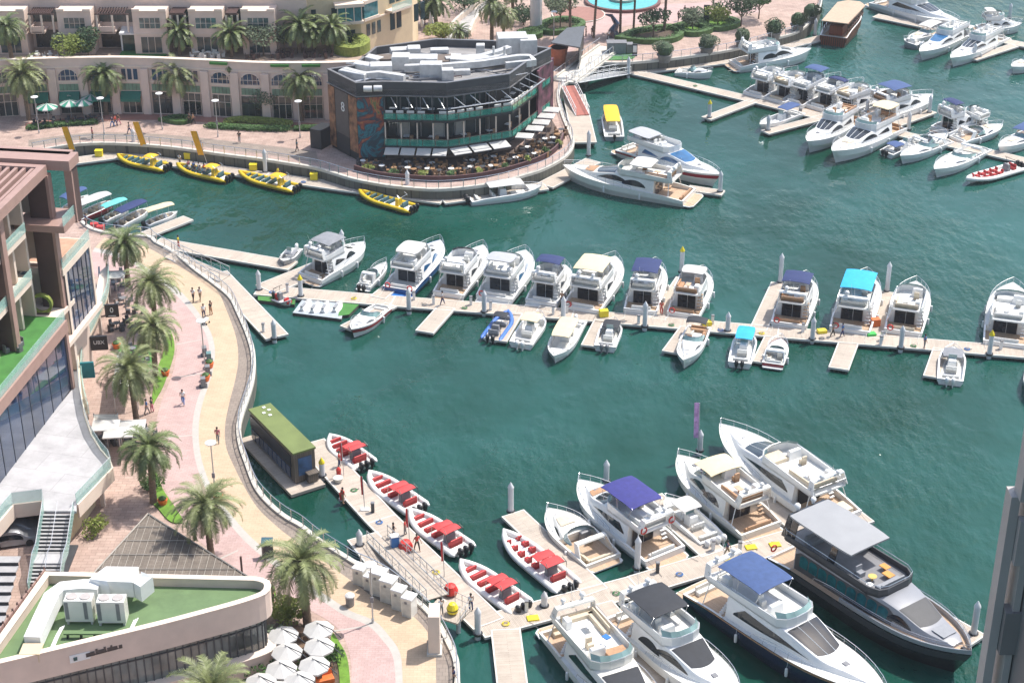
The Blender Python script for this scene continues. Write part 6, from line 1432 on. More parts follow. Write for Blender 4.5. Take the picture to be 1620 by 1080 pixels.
    duct([(52, 1018, .7), (68, 985, .8), (84, 955, 1.0), (100, 944, 1.1), (135, 942, 1.2), (160, 944, 1.2)]); duct([(160, 945, 1.3), (172, 936, 1.6), (218, 937, 1.6)], 1.0, .7); duct([(218, 940, 1.6), (225, 946, 1.4), (236, 938, 1.7)], .6, .7)
    mb = MB(); c = rp(50, 1030); mb.box(c[0], c[1], zr+.8, 1.5, 1.3, .12, 0, .02); mb.box(c[0], c[1], zr+.4, 1.3, 1.1, .7); mb.build('hatch_box', STUCCO2, t)
    duct2 = [rp(105, 998), rp(172, 996)]; mb = MB(); mb.box((duct2[0][0]+duct2[1][0])/2, duct2[0][1], zr+.45, duct2[1][0]-duct2[0][0]+.4, .35, .12); mb.build('green_cable_tray', TURFR, t); mb = MB(); [mb.box(lerp(duct2[0][0], duct2[1][0], u), duct2[0][1], zr+.2, .12, .3, .4) for u in (.02, .34, .66, .98)]; mb.build('tray_leg', DARK, t)
    for pl in ([(175, 997, .3), (203, 997, .3), (215, 975, .4)], [(80, 1020, .2), (90, 1000, .3), (98, 985, .3)]):
        mb = MB(); Q = [Vector((*rp(x, y), zr+z)) for x, y, z in pl]
        for o_ in (-.12, .0, .12): mb.tube([tuple(q+Vector((o_, o_, 0))) for q in Q], .045, 6)
        mb.build('insulated_pipe', WHITEP, t)
    # metal screen along its west side
    A, B = G(80, 903, Z), G(0, 1010, Z); n_ = 11; dv = B-A; ang2 = math.atan2(dv.y, dv.x)
    f_ = thing('roof_screen_fence', 'brown framed metal screen fence on the west side of the green roof', 'fence', (A.x, A.y, Z-1.6), ang2); Lf = dv.length/n_
    for k in range(n_): mb = MB(); mb.box(Lf*(k+.5), -.45, .9, Lf*.9, .06, 1.8); mb.build('panel', BROWNL, f_); mb = MB(); mb.box(Lf*k, -.5, .95, .12, .12, 2.0); mb.build('post', BROWNM, f_)
green_roof()
def trellis():
    z = 4.6; px = [(234, 813), (392, 912), (330, 940), (140, 925), (150, 905)]; pts = [G(x, y, z) for x, y in px]; O = pts[0]
    t = thing('reed_canopy', 'large triangular reed mat canopy with pale battens behind the green roof', 'canopy', (O.x, O.y, 0)); P = [(p.x-O.x, p.y-O.y) for p in pts]
    reed = brickmat('reed_mat', '#8d8378', '#7a7066', '#5c534a', .5, .09, .9, .02, dirt=.45)
    mb = MB(); mb.prism(P, z-.12, z); mb.build('reed_mat', reed, t)
    xs = [p[0] for p in P]; ys = [p[1] for p in P]
    def clip(x=None, y=None):
        hit = []
        for i in range(len(P)):
            a, b = P[i], P[(i+1) % len(P)]; c = 0 if x is not None else 1; v = x if x is not None else y
            if (a[c]-v)*(b[c]-v) < 0: k = (v-a[c])/(b[c]-a[c]); hit.append((lerp(a[0], b[0], k), lerp(a[1], b[1], k)))
        return hit
    mb = MB()
    for k in range(30):
        x = min(xs)+k*.62; h_ = clip(x=x)
        if len(h_) > 1: mb.tube([(h_[0][0], h_[0][1], z+.05), (h_[1][0], h_[1][1], z+.05)], .022, 4)
    for k in range(1, 6):
        h_ = clip(y=-k*2.1)
        if len(h_) > 1: mb.tube([(h_[0][0], h_[0][1], z+.08), (h_[1][0], h_[1][1], z+.08)], .04, 4)
    for i in range(len(P)): a, b = P[i], P[(i+1) % len(P)]; mb.tube([(a[0], a[1], z+.08), (b[0], b[1], z+.08)], .07, 4)
    mb.build('batten', mat('weathered_batten', (.36, .33, .29), .8, var=.15), t)
    for x, y in ((.1, -1), (4.5, -3.8), (9, -6.2), (-2, -6)): mb = MB(); mb.box(x, y, (1.8+z)/2-.1, .16, .16, z-2.0); mb.build('post', BROWNM, t)
trellis()
# near tower at the right edge --------------------------------------------------------
def tower():
    t = thing('grey_tower_facade', 'grey metal clad tower edge rising close by at the lower right', 'tower', (16.9, 50, -88)); AL = mat('tower_cladding', (.44, .41, .39), .5, .0, var=.08, vs=.6); AL2 = mat('tower_cladding_dark', (.24, .225, .22), .5, .0, var=.1, vs=.6)
    t.scale = (2, 2, 2)
    def b(n, m, x0, x1, y0, y1, z0, z1): mb = MB(); mb.box((x0+x1)/2, (y0+y1)/2, (z0+z1)/2, x1-x0, y1-y0, z1-z0); mb.build(n, m, t)
    b('wall', AL2, .45, 14, -6, -.5, 44, 95); b('outer_fin', AL, 0, .16, -.35, 0, 44, 72.2); b('outer_fin', AL, .10, .22, -.5, -.12, 72.2, 95)
    b('fin', AL, .30, .42, -.45, .10, 44, 75.2); b('fin_cap', WHITEP, .29, .43, -.46, .11, 75.2, 75.26); b('fin', AL, .56, .70, -.5, .05, 44, 95); b('fin', AL, .86, 1.02, -.5, .1, 44, 95); b('fin', AL2, .45, .55, -.5, -.05, 60, 95); b('fin', AL, 1.2, 1.5, -.5, .12, 44, 95)
    for k in range(21): b('spandrel', AL if k % 2 else AL2, .17, 3, -.5, -.30 if k % 2 else -.2, 50+k*1.9, 50+k*1.9+.9)
tower()
# ---------------------------------------------------------------- vegetation
def palm_crown(seed, R_=3.6, n=58, leaf=30, droop=1.0, m=None):
    rnd = random.Random(seed); mb = MB()
    for k in range(n):
        az = k*2.39996+rnd.uniform(-.25, .25); lev = k/n; el = lerp(1.35, -.55, lev**.8)+rnd.uniform(-.12, .12); L = R_*rnd.uniform(.85, 1.1)*(1 if lev < .8 else .85)
        pts = []; p = Vector((0, 0, 0)); e = el; seg = 9
        for i in range(seg+1):
            pts.append(p.copy()); d = Vector((math.cos(az)*math.cos(e), math.sin(az)*math.cos(e), math.sin(e))); p = p+d*L/seg; e -= (.16+.10*i/seg)*droop*(1.0 if e > -1.3 else .1)
        # rachis strip
        mb.tube(pts, .035, 3, .008, False)
        tw = rnd.uniform(-.3, .3)
        for i in range(leaf):
            u = .10+.88*i/leaf; f = u*seg; j = min(seg-1, int(f)); a = pts[j].lerp(pts[j+1], f-j); d = (pts[j+1]-pts[j]).normalized()
            s0 = d.cross(Vector((0, 0, 1))).normalized(); up = s0.cross(d); ll = .62*(math.sin(math.pi*min(1, u*.92+.06))**.6)*rnd.uniform(.8, 1.15)*R_/3.6
            for sg in (-1, 1):
                o = (s0*sg*math.cos(tw)+up*(.35+rnd.uniform(-.15, .2))+d*.75).normalized()*ll; o.z -= .10*ll; w_ = d*.045
                mb.add([a-w_, a+w_, a+o*.6+w_*1.0-Vector((0, 0, .02)), a+o-Vector((0, 0, .08*ll))], [(0, 1, 2, 3)])
    return mb
def make_palm(seed, R_, n, h, mi, droop=1.0, base=.28):
    t = thing('palm_tree', 'x y z palm', 'palm tree')
    mb = MB(); rnd = random.Random(seed); prof = []; k = 0; z = 0
    while z < h: prof.append((base*(1.25-.35*min(1, z/h)**.3)+(.03 if k % 2 else 0), z)); z += .22; k += 1
    prof += [(base*1.15, h), (base*1.5, h+.25), (base*1.3, h+.6), (base*.5, h+.9)]
    mb.lathe((0, 0, 0), prof, 9); mb.build('trunk', PBARK, t, True)
    cr = palm_crown(seed, R_, n, 30, droop).build('crown', FROND[mi], t); cr.location = (0, 0, h+.55); return t
PROTO = {'big': make_palm(1, 3.9, 64, 5.3, 0, 1.0), 'mid': make_palm(2, 3.5, 56, 4.9, 1, 1.1), 'loose': make_palm(3, 3.7, 50, 5.0, 0, 1.25), 'tall': make_palm(4, 3.2, 46, 8.2, 1, 1.0, .2), 'small': make_palm(5, 2.9, 46, 2.6, 1, .9, .22), 'dry': make_palm(6, .9, 14, 7.0, 1, 2.2, .14)}
used = set()
def palm(kind, px, label, z=QZ, rz=0., s=1., g='date palms'):
    p = G(px[0], px[1], z); pr = PROTO[kind]; o = pr if kind not in used else copy_tree(pr); used.add(kind)
    o.location = (p.x, p.y, z-.05); rn = random.Random(px[0]*7+px[1]); o.rotation_euler = (rn.uniform(-.05, .05), rn.uniform(-.05, .05), rz); o.scale = (s*rn.uniform(.93, 1.08), s*rn.uniform(.93, 1.08), s*rn.uniform(.92, 1.06)); tag(o, label, 'palm tree', g)
for a in [('mid', (203, 452), 'date palm nearest the left gangway, in front of the cafe terrace'), ('big', (247, 520), 'dark dense date palm beside the two strolling people', QZ, 1.1, 1.0), ('loose', (246, 594), 'date palm on the lawn strip right of the UBX sign', QZ, .4),
          ('big', (217, 672), 'date palm over the big white shade sail', QZ, 2.2, 1.02), ('mid', (243, 795), 'date palm by the lower lawn with its shadow on the paving', QZ, 3.), ('big', (335, 884), 'date palm beside the reed canopy', QZ, 4., .98),
          ('loose', (487, 992), 'largest date palm, left of the white ticket cabins', QZ, .9, 1.16), ('big', (340, 1195), 'palm crown rising from the bottom edge before the curved windows', QZ, .2, 1.0),
          ('big', (46, 190), 'leftmost date palm in front of the green awnings', QZ, .7, 1.1), ('mid', (168, 181), 'date palm right of the green and white parasols', QZ, 1.4, 1.1), ('big', (283, 181), 'date palm before the arcade with round shadow', QZ, 2.1, 1.08),
          ('mid', (477, 191), 'date palm nearest the black restaurant', QZ, 3.3, 1.12), ('dry', (368, 184), 'thin withered palm before the arcade', QZ, 0, 1.0, 'x'),
          ('mid', (20, 100), 'date palm at the left end of the arcade terrace', 9.0, .3, 1.0), ('small', (285, 88), 'palm on the terrace right of the white pavilion', 9.0, .5, 1.1), ('small', (367, 90), 'dark leaved palm in the middle of the terrace', 9.0, 1.5, 1.2),
          ('small', (474, 84), 'tallest terrace palm before the sand coloured block', 9.0, .7, 1.45), ('small', (497, 84), 'small terrace palm, second from the right', 9.0, 2.5, 1.1), ('small', (527, 84), 'terrace palm next to the clipped hedge', 9.0, 4.5, 1.2),
          ('tall', (610, 76), 'slim palm left of the restaurant roof, nearer the sand block', QZ, 0, .75), ('tall', (645, 72), 'slim palm left of the restaurant roof, nearer the plaza', QZ, 2., .65), ('small', (690, 40), 'broad palm above the middle of the restaurant roof', QZ, 1.1, 1.35),
          ('small', (728, 72), 'low palm right behind the restaurant roof', QZ, 1.9, .8), ('mid', (778, 66), 'large loose palm behind the right half of the restaurant roof', QZ, .9, 1.05), ('mid', (812, 30), 'upper palm behind the restaurant near the grey mast', QZ, 3.9, 1.),
          ('loose', (796, 70), 'low bushy palm at the right rear of the restaurant', QZ, 2.9, .85), ('tall', (902, 60), 'tall plaza palm nearest the restaurant', QZ, .4), ('tall', (939, 60), 'second tall plaza palm, left of the fountain', QZ, 1.4), ('tall', (981, 55), 'third tall plaza palm in front of the fountain', QZ, 2.4),
          ('tall', (1002, 50), 'fourth tall plaza palm, right behind the third', QZ, 3.4, .9), ('tall', (1051, 50), 'rightmost tall plaza palm', QZ, 4.4, 1.05)]:
    palm(*a)
for pr in [k for k in PROTO if k not in used]:
    for c in list(PROTO[pr].children): bpy.data.objects.remove(c)
    bpy.data.objects.remove(PROTO[pr])
def leaf_cloud(c, r, n, seed, s=.22, hollow=.55):
    rnd = random.Random(seed); mb = MB()
    lob = [Vector((rnd.gauss(0, .45), rnd.gauss(0, .45), rnd.gauss(0, .3))) for _ in range(7)]
    for k in range(n):
        l = rnd.choice(lob); v = Vector((rnd.gauss(0, 1), rnd.gauss(0, 1), rnd.gauss(0, 1))).normalized()*rnd.uniform(hollow, 1)**.5*.62+l*.75
        p = Vector((c[0]+v.x*r[0], c[1]+v.y*r[1], c[2]+v.z*r[2])); a = Vector((rnd.uniform(-1, 1), rnd.uniform(-1, 1), rnd.uniform(-.6, .6))).normalized(); b = a.orthogonal().normalized(); q = s*rnd.uniform(.6, 1.3)
        mb.add([p-a*q, p+b*q*.55, p+a*q, p-b*q*.55], [(0, 1, 2, 3)])
    return mb
def tree(px, h, r, m, label, z=QZ, seed=1, cat='tree', name='leafy_tree', stem=.5, n=1500, s=.2):
    p = G(px[0], px[1], z); t = thing(name, label, cat, (p.x, p.y, z))
    mb = MB(); mb.tube([(0, 0, -.1), (.05, 0, h*stem*.6), (0, .05, h*stem+r*.3)], .13, 6, .07)
    rnd = random.Random(seed)
    for k in range(5): a = k*1.26+rnd.random(); mb.tube([(0, 0, h*stem*.8), (math.cos(a)*r*.5, math.sin(a)*r*.5, h*stem+r*.5)], .05, 4, .02)
    mb.build('trunk', BARK, t); leaf_cloud((0, 0, h*stem+(h*(1-stem))/2), (r, r, h*(1-stem)*.62), n, seed, s).build('crown', m, t)
tree((115, 95), 4.2, 2.4, LEAFY, 'bright yellow green bushy tree on the left of the terrace', 9.0, 3, stem=.25, n=1600); tree((96, 93), 3.8, .9, LEAFO, 'slim pale tree beside the yellow green one', 9.0, 5, n=500); tree((140, 92), 4.4, 2.1, LEAFD, 'dark tree right of the yellow green one', 9.0, 6, stem=.3)
tree((417, 88), 4.8, 3.0, LEAFO, 'pale trunked spreading tree on the terrace before the fourth bay', 9.0, 7, n=1400); tree((450, 86), 3.2, 1.3, LEAFO, 'small tree among the terrace planters', 9.0, 8, n=600)
tree((425, 188), 4.6, 1.9, LEAFO, 'light green young tree in the planter before the arcade', QZ, 9, n=900, s=.16)
tree((886, 46), 5.6, 2.7, LEAFO, 'round olive tree inside the left clipped hedge', QZ, 11, n=1700); tree((1033, 62), 4.8, 2.4, LEAFD, 'greyish loose tree beside the rightmost tall palm', QZ, 12, n=1000); tree((1095, 50), 4.0, 1.9, LEAFO, 'shrub tree inside the middle clipped hedge', QZ, 13, stem=.25, n=1200)
tree((1135, 40), 3.4, 1.9, LEAFY, 'shrub tree inside the right clipped hedge', QZ, 14, stem=.25, n=1200); tree((1172, 42), 6.5, 3.2, LEAFD, 'big dark tree beside the right clipped hedge', QZ, 15, stem=.3, n=2200); tree((1200, 30), 6.0, 2.8, LEAF, 'big mid green tree at the top of the plaza', QZ, 16, stem=.3, n=2000)
tree((700, 62), 2.6, 2.4, LEAFY, 'bright low bush on the ramp behind the restaurant', QZ, 17, stem=.2); tree((672, 40), 4.5, 2.6, LEAFD, 'dark bush beside the sand coloured block', QZ, 18, stem=.2, n=1600); tree((735, 18), 4.0, 3.4, LEAFD, 'dark bush above the ramp at the top edge', QZ, 19, stem=.2, n=1600)
tree((455, 985), 2.2, 1.7, LEAFY, 'bright green shrub at the foot of the largest palm', QZ, 21, stem=.15, n=1300, s=.15); tree((432, 1040), 2.4, 1.6, LEAFO, 'olive bush between the octagonal parasols and curved windows', QZ, 22, stem=.15, n=1200, s=.15); tree((520, 1045), 1.5, 1.0, LEAF, 'dark green bush along the parasol terrace edge', QZ, 23, stem=.15, n=700, s=.13); tree((420, 1080), 2.2, 1.8, LEAF, 'bush at the bottom edge below the curved windows', QZ, 24, stem=.15, n=900, s=.15)
tree((238, 775), 1.5, 1.0, LEAF, 'shrub at the foot of the palm by the lower lawn', QZ, 25, stem=.1, n=700, s=.13); tree((152, 845), 1.8, 1.1, LEAFY, 'flowering shrub under the white terrace', QZ, 26, stem=.1, n=700, s=.13); tree((828, 40), 3.4, 2.4, LEAFD, 'dark shrub left of the grey mast on the plaza', QZ, 27, stem=.15, n=1200)
def hedge(px, label, wd=1.0, h=.9, z=QZ, closed=True, m=LEAF, fill=None):
    raw = [G(x, y, z) for x, y in px]; pts = smooth_path(raw+([raw[0]] if closed else []), 36); O = pts[0].copy()
    t = thing('clipped_hedge', label, 'hedge', (O.x, O.y, z)); P = [(p.x-O.x, p.y-O.y) for p in pts]
    mb = MB(); mb.wall(P[:-1] if closed else P, wd*.9, 0, h*.92, closed); mb.build('hedge_body', m, t)
    rnd = random.Random(len(label)); mb = MB()
    for (x, y) in P:
        for k in range(70): q = (x+rnd.uniform(-.7, .7)*wd, y+rnd.uniform(-.7, .7)*wd, rnd.uniform(.1, h)); a = Vector((rnd.uniform(-1, 1), rnd.uniform(-1, 1), rnd.uniform(-.5, .5))).normalized()*.13; b = a.orthogonal(); p = Vector(q); mb.add([p-a, p+b*.6, p+a, p-b*.6], [(0, 1, 2, 3)])
    mb.build('leaves', m, t)
    if fill: mb = MB(); mb.prism(P[:-1], .0, .12); mb.build('planting_bed', fill, t)
hedge([(858, 44), (880, 36), (905, 36), (918, 42), (905, 50), (880, 54), (862, 52)], 'oval clipped hedge round the olive tree, left on the plaza', fill=SOIL)
hedge([(1072, 47), (1092, 42), (1112, 44), (1120, 50), (1105, 56), (1085, 55)], 'clipped hedge ring, middle of the plaza edge', fill=GRASS); hedge([(1105, 38), (1130, 33), (1155, 36), (1162, 42), (1140, 48), (1120, 46)], 'clipped hedge ring, right of the plaza edge', fill=GRASS)
hedge([(985, 64), (1010, 54), (1060, 48), (1074, 56), (1060, 66), (1020, 68)], 'large planted hedge bed beside the blue sculpture', fill=SOIL)
hedge([(828, 56), (845, 52), (850, 58), (838, 61)], 'small clipped hedge behind the restaurant roof'); hedge([(532, 66), (545, 62), (572, 76), (560, 86), (540, 82)], 'thick bright hedge on the terrace under the sand coloured block', 1.4, 1.5, 9.0, m=LEAFY, fill=GRASS)
hedge([(48, 205), (90, 200), (150, 196)], 'long low hedge planter before the green parasols', .8, .6, closed=False); hedge([(330, 202), (400, 206), (455, 207)], 'long low hedge planter before the arcade, right of the steps', .9, .6, closed=False); hedge([(362, 196), (385, 193), (440, 197), (455, 200)], 'flowering planter bed round the thin palm', 1.2, .6, closed=False, m=LEAFY)
hedge([(470, 206), (515, 205)], 'short hedge planter next to the black restaurant', .8, .6, closed=False); hedge([(262, 192), (285, 188), (300, 192), (285, 196)], 'small planter round the palm before the arcade', .6, .6)
for k, a in enumerate([(1051, 96), (1118, 84), (1174, 74), (1224, 60), (1261, 48), (1281, 34)]):
    p = G(a[0], a[1], QZ); t = thing('potted_shrub', ['round clipped shrub in a big stone pot, nearest the white bridge', 'round clipped shrub in a stone pot, second from the white bridge', 'round potted shrub by the stern of the white yacht', 'round potted shrub right above the yacht bow', 'round potted shrub, second from the dhow', 'round potted shrub nearest the dhow'][k], 'potted shrub', (p.x, p.y, QZ), k, 'round shrubs in stone pots along the quay')
    mb = MB(); mb.lathe((0, 0, -.2), [(.9, 0), (1.05, .9), (1.25, 1.1), (1.25, 1.25), (1.0, 1.25)], 14); mb.build('stone_pot', mat('grey_pot', (.20, .19, .18), .8, var=.15), t, True)
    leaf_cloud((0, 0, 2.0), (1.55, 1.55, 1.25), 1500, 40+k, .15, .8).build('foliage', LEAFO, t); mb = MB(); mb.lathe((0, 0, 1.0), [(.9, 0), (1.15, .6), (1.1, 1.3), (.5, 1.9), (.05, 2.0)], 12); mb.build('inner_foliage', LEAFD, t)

# ---------------------------------------------------------------- street furniture
def simple(name, label, cat, px, z, parts, rz=0., group=None):
    p = G(px[0], px[1], z); t = thing(name, label, cat, (p.x, p.y, z), rz, group)
    for nm, m, fn in parts: mb = MB(); fn(mb); mb.build(nm, m, t)
    return t
def lamp(px, label, h=5.6):
    simple('street_lamp', label, 'street lamp', px, QZ, [('pole', ALU, lambda b: b.lathe((0, 0, 0), [(.12, 0), (.12, .4), (.07, .45), (.055, h)], 8)), ('lamp_disc', WHITEP, lambda b: b.lathe((0, 0, h), [(.1, 0), (.5, .12), (.52, .2), (.2, .32)], 14)), ('bracket_sign', GREYP, lambda b: b.box(0, -.12, h*.42, .28, .1, .5))], 0, 'slim promenade street lamps')
for a in [((590, 984), 'street lamp between the largest palm and the ticket cabins'), ((341, 785), 'street lamp beside the lower bend of the cream path'), ((325, 585), 'street lamp among the orange barriers'), ((62, 211), 'far street lamp nearest the left palm', 5.2), ((165, 213), 'far street lamp right of the green parasols', 5.2), ((257, 205), 'far street lamp before the arcade steps', 5.2),
          ((345, 217), 'far street lamp before the thin palm', 5.2), ((475, 218), 'far street lamp nearest the black restaurant', 5.2), ((876, 64), 'street lamp by the oval hedge on the plaza', 4.6)]: lamp(*a)
# ticket cabins along the rail
cab = None
for k, a in enumerate([((571, 921), 1.0, 1.0, 1.6), ((586, 930), .8, .8, 1.3), ((600, 937), 1.2, 1.1, 2.2), ((616, 948), 1.15, 1.1, 2.1), ((632, 960), .95, 1.0, 1.9), ((648, 971), .9, 1.0, 1.8)]):
    (px, py), sx, sy, h = a
    simple('white_cabin', ['farthest white cabin of the row by the gangway', 'smallest white cabin, second in the row', 'biggest white cabin, third in the row by the gangway', 'white cabin, fourth in the row with a round vent', 'white cabin, fifth in the row by the gangway', 'nearest white cabin of the row, beside the gangway rail'][k], 'cabin', (px, py), QZ,
        [('body', CREAMH, lambda b: b.box(0, 0, h/2, sx, sy, h)), ('lid', WHITE, lambda b: b.box(0, 0, h+.05, sx+.12, sy+.12, .16, 0, .05)), ('vent', GREYP, lambda b: b.box(-.05, -sy/2-.02, h*.8, .22, .05, .22)), ('door', mat('cabin_door', (.55, .55, .51), .5), lambda b: b.box(0, -sy/2-.012, h*.42, sx*.78, .03, h*.75))], -.45, 'white cabins beside the near gangway')
simple('info_kiosk', 'tall cream panel kiosk by the gangway platform', 'kiosk', (688, 1025), QZ, [('panel', STUCCOL, lambda b: b.box(0, 0, 1.9, .9, 1.9, 3.8, 0, .05)), ('side', STUCCO2, lambda b: b.box(-.46, 0, 1.4, .05, 1.6, 2.4)), ('base', STONE, lambda b: b.box(0, 0, .1, 1.2, 2.2, .2))])
for a, l in [((554, 957), 'stone litter bin right of the largest palm'), ((560, 190), 'small litter bin by the restaurant porch')]:
    simple('litter_bin', l, 'litter bin', a, QZ, [('body', mat('bin_grey', (.25, .24, .23), .7), lambda b: b.lathe((0, 0, 0), [(.34, 0), (.38, .9), (.40, .95)], 12)), ('lid', WHITEP, lambda b: b.lathe((0, 0, .95), [(.42, 0), (.40, .1), (.2, .25)], 12))])
simple('display_stand', 'dark display stand with slanted blue top at the lower bend of the path', 'display stand', (424, 880), QZ, [('stand', DARK, lambda b: b.box(0, 0, .7, .9, .6, 1.4, .4)), ('slanted_top', mat('slate_blue_panel', (.06, .14, .18), .3), lambda b: b.loft([[(-.5, -.35, 1.4), (.5, -.35, 1.4), (.5, .35, 1.75), (-.5, .35, 1.75)], [(-.5, -.35, 1.46), (.5, -.35, 1.46), (.5, .35, 1.81), (-.5, .35, 1.81)]]))])
for k, a in enumerate([(332, 581), (326, 602), (262, 594), (258, 798), (346, 792), (185, 551)]):
    simple('orange_planter', ['orange pot among the barriers by the cream path', 'lower orange pot of the barrier group', 'orange pot on the lawn strip edge', 'orange pot on the lower lawn', 'orange pot beside the reed canopy palm', 'round orange pot by the shop gallery'][k], 'planter', a, QZ, [('pot', ORG, lambda b: b.lathe((0, 0, 0), [(.32, 0), (.45, .5), (.48, .6)], 10)), ('plant', LEAF, lambda b: b.lathe((0, 0, .55), [(.3, 0), (.4, .2), (.1, .4)], 7))])
for k, a in enumerate([(324, 562), (331, 571), (329, 592), (322, 611)]):
    simple('grey_barrier', ['grey barrier at the top of the row by the lamp', 'teal grey cabinet in the barrier row', 'grey barrier between two orange pots', 'lowest grey barrier by the cream path'][k], 'barrier', a, QZ, [('frame', GREYP if k != 1 else mat('teal_grey', (.12, .22, .22), .5), lambda b: b.box(0, 0, .55, .5, .7, 1.0, .2, .03)), ('foot', DARK2, lambda b: b.box(0, 0, .04, .8, .9, .08, .2))])
# parasols
def parasol(px, label, r, h, m, n=8, z=QZ, group=None, dome_=.55, stripes=None):
    p = G(px[0], px[1], z); t = thing('parasol', label, 'parasol', (p.x, p.y, z), .3, group)
    mb = MB()
    for k in range(n):
        if stripes and k % 2: continue
        a0, a1 = 2*math.pi*k/n, 2*math.pi*(k+1)/n; mb.add([(0, 0, h+dome_), (r*math.cos(a0), r*math.sin(a0), h), (r*math.cos(a1), r*math.sin(a1), h), (r*math.cos(a0), r*math.sin(a0), h-.14), (r*math.cos(a1), r*math.sin(a1), h-.14)], [(0, 1, 2), (1, 3, 4, 2)])
    mb.build('canopy', m, t)
    if stripes:
        mb = MB()
        for k in range(1, n, 2): a0, a1 = 2*math.pi*k/n, 2*math.pi*(k+1)/n; mb.add([(0, 0, h+dome_), (r*math.cos(a0), r*math.sin(a0), h), (r*math.cos(a1), r*math.sin(a1), h), (r*math.cos(a0), r*math.sin(a0), h-.14), (r*math.cos(a1), r*math.sin(a1), h-.14)], [(0, 1, 2), (1, 3, 4, 2)])
        mb.build('green_segments', stripes, t)
    mb = MB(); mb.tube([(0, 0, 0), (0, 0, h+dome_+.1)], .04, 6); mb.build('pole', ALU, t)
    if r < 1.3: mb = MB(); mb.tube([(-.1, .15, h+dome_+.02), (r*.75, -r*.55, h+.28), (r*1.25, -r*.9, h-.35)], .045, 5); mb.build('cantilever_arm', DARK2, t)
    mb = MB(); [mb.tube([(0, 0, h+dome_-.1), (r*.97*math.cos(2*math.pi*k/n), r*.97*math.sin(2*math.pi*k/n), h-.03)], .015, 3) for k in range(n)]; mb.build('ribs', ALU, t)
G4 = 2.9
for k, a in enumerate([(448, 1004), (504, 995), (454, 1031), (505, 1022), (445, 1058), (497, 1052), (473, 1076), (412, 1079), (440, 1092)]):
    q = G(a[0], a[1], QZ+G4); b = Vector((q.x, q.y, 0)); 
    # convert back to the pixel of its foot on the paving
    c = b.y*math.cos(PITCH)-(QZ-CAM_H)*math.sin(PITCH); u = b.y*math.sin(PITCH)+(QZ-CAM_H)*math.cos(PITCH)
    parasol((810+FPX*b.x/c, 540-FPX*u/c), ['octagonal white parasol, back left of the cluster', 'octagonal white parasol, back right of the cluster next to the largest palm', 'octagonal white parasol, second row left', 'octagonal white parasol, second row right beside the lawn', 'octagonal white parasol, third row left', 'octagonal white parasol, third row right', 'octagonal white parasol at the bottom, above an orange sofa', 'octagonal white parasol at the bottom left of the cluster', 'octagonal white parasol cut by the bottom edge'][k], 1.24, G4, CAN['white'], group='octagonal white parasols on the corner terrace')
for k, a in enumerate([(78, 197), (114, 191), (134, 190), (147, 182)]): parasol(a, ['green and white parasol, leftmost before the arcade', 'green and white parasol, second from the left before the arcade', 'green and white parasol, third before the arcade', 'green and white parasol, rightmost before the arcade'][k], 1.5, 2.6, CAN['white'], 12, group='green and white striped parasols', stripes=mat('parasol_green', (.03, .24, .16), .7))
def sqshade(px, label, sx, sy, h, z=QZ, m=None, rz=.1): simple('square_shade', label, 'square parasol', px, z, [('canopy', m or CAN['white'], lambda b: b.loft([[(-sx/2, -sy/2, h), (sx/2, -sy/2, h), (sx/2, sy/2, h), (-sx/2, sy/2, h)], [(-sx/2, -sy/2, h+.12), (sx/2, -sy/2, h+.12), (sx/2, sy/2, h+.12), (-sx/2, sy/2, h+.12)], [(-.1, -.1, h+.45), (.1, -.1, h+.45), (.1, .1, h+.45), (-.1, .1, h+.45)]])), ('pole', ALU, lambda b: b.box(0, 0, h/2, .08, .08, h))], rz)
for k, a in enumerate([(872, 190), (864, 200), (856, 210), (846, 220), (830, 232)]): sqshade((a[0], a[1]+12), ['square white shade, farthest on the curved terrace end', 'square white shade, second on the curved terrace', 'square white shade, third on the curved terrace', 'square white shade, fourth on the curved terrace', 'square white shade nearest the folding awnings'][k], 2.3, 1.9, 2.6, rz=-.2)
for a in [((172, 712), 'square white shade at the left of the palm by the stairs', 2.6, 2.0, 2.7), ((192, 722), 'square white shade, right one of the pair below the terrace', 2.8, 2.0, 2.6), ((186, 468), 'cream square shade on the cafe terrace left of the top palm', 2.2, 2.0, 2.6), ((212, 710), 'pale grey striped shade behind the palm', 2.6, 2.6, 2.4)]: sqshade(*a)
# sail and striped canopy
def sail(px4, label, zs, m):
    P = [G(x, y, z) for (x, y), z in zip(px4, zs)]; O = P[0]; t = thing('shade_sail', label, 'shade sail', (O.x, O.y, QZ)); mb = MB(); N = 8; rr = []
    for i in range(N+1):
        row = []
        for j in range(N+1): u, v = i/N, j/N; q = P[0].lerp(P[1], u).lerp(P[3].lerp(P[2], u), v); row.append((q.x-O.x, q.y-O.y, q.z-QZ-.35*math.sin(math.pi*u)*math.sin(math.pi*v)))
        rr.append(row)
    mb.loft(rr, False, False); o = mb.build('fabric', m, t, True)
    for p in P: mb = MB(); mb.tube([(p.x-O.x, p.y-O.y, 0), (p.x-O.x, p.y-O.y, p.z-QZ+.1)], .06, 6); mb.build('mast', ALU, t)
sail([(186, 556), (222, 564), (215, 612), (178, 608)], 'big white shade sail behind the palm below the shop gallery', (5.2, 4.6, 4.4, 5.0), CAN['white']); sail([(148, 655), (186, 655), (190, 678), (148, 680)], 'pale striped canopy next to the shop gallery', (4.6, 4.4, 4.2, 4.4), brickmat('striped_canvas', '#d8d2c6', '#b9b0a3', '#a79f92', 4, .4, .8, .02))
patch([(186, 545), (230, 548), (244, 560), (240, 585), (212, 590), (190, 575)], TURF, 'turf_carpet', h=.03); patch([(412, 960), (470, 985), (516, 1000), (536, 1060), (540, 1130), (400, 1130), (400, 1010)], SOIL, 'planting_bed', h=.03)
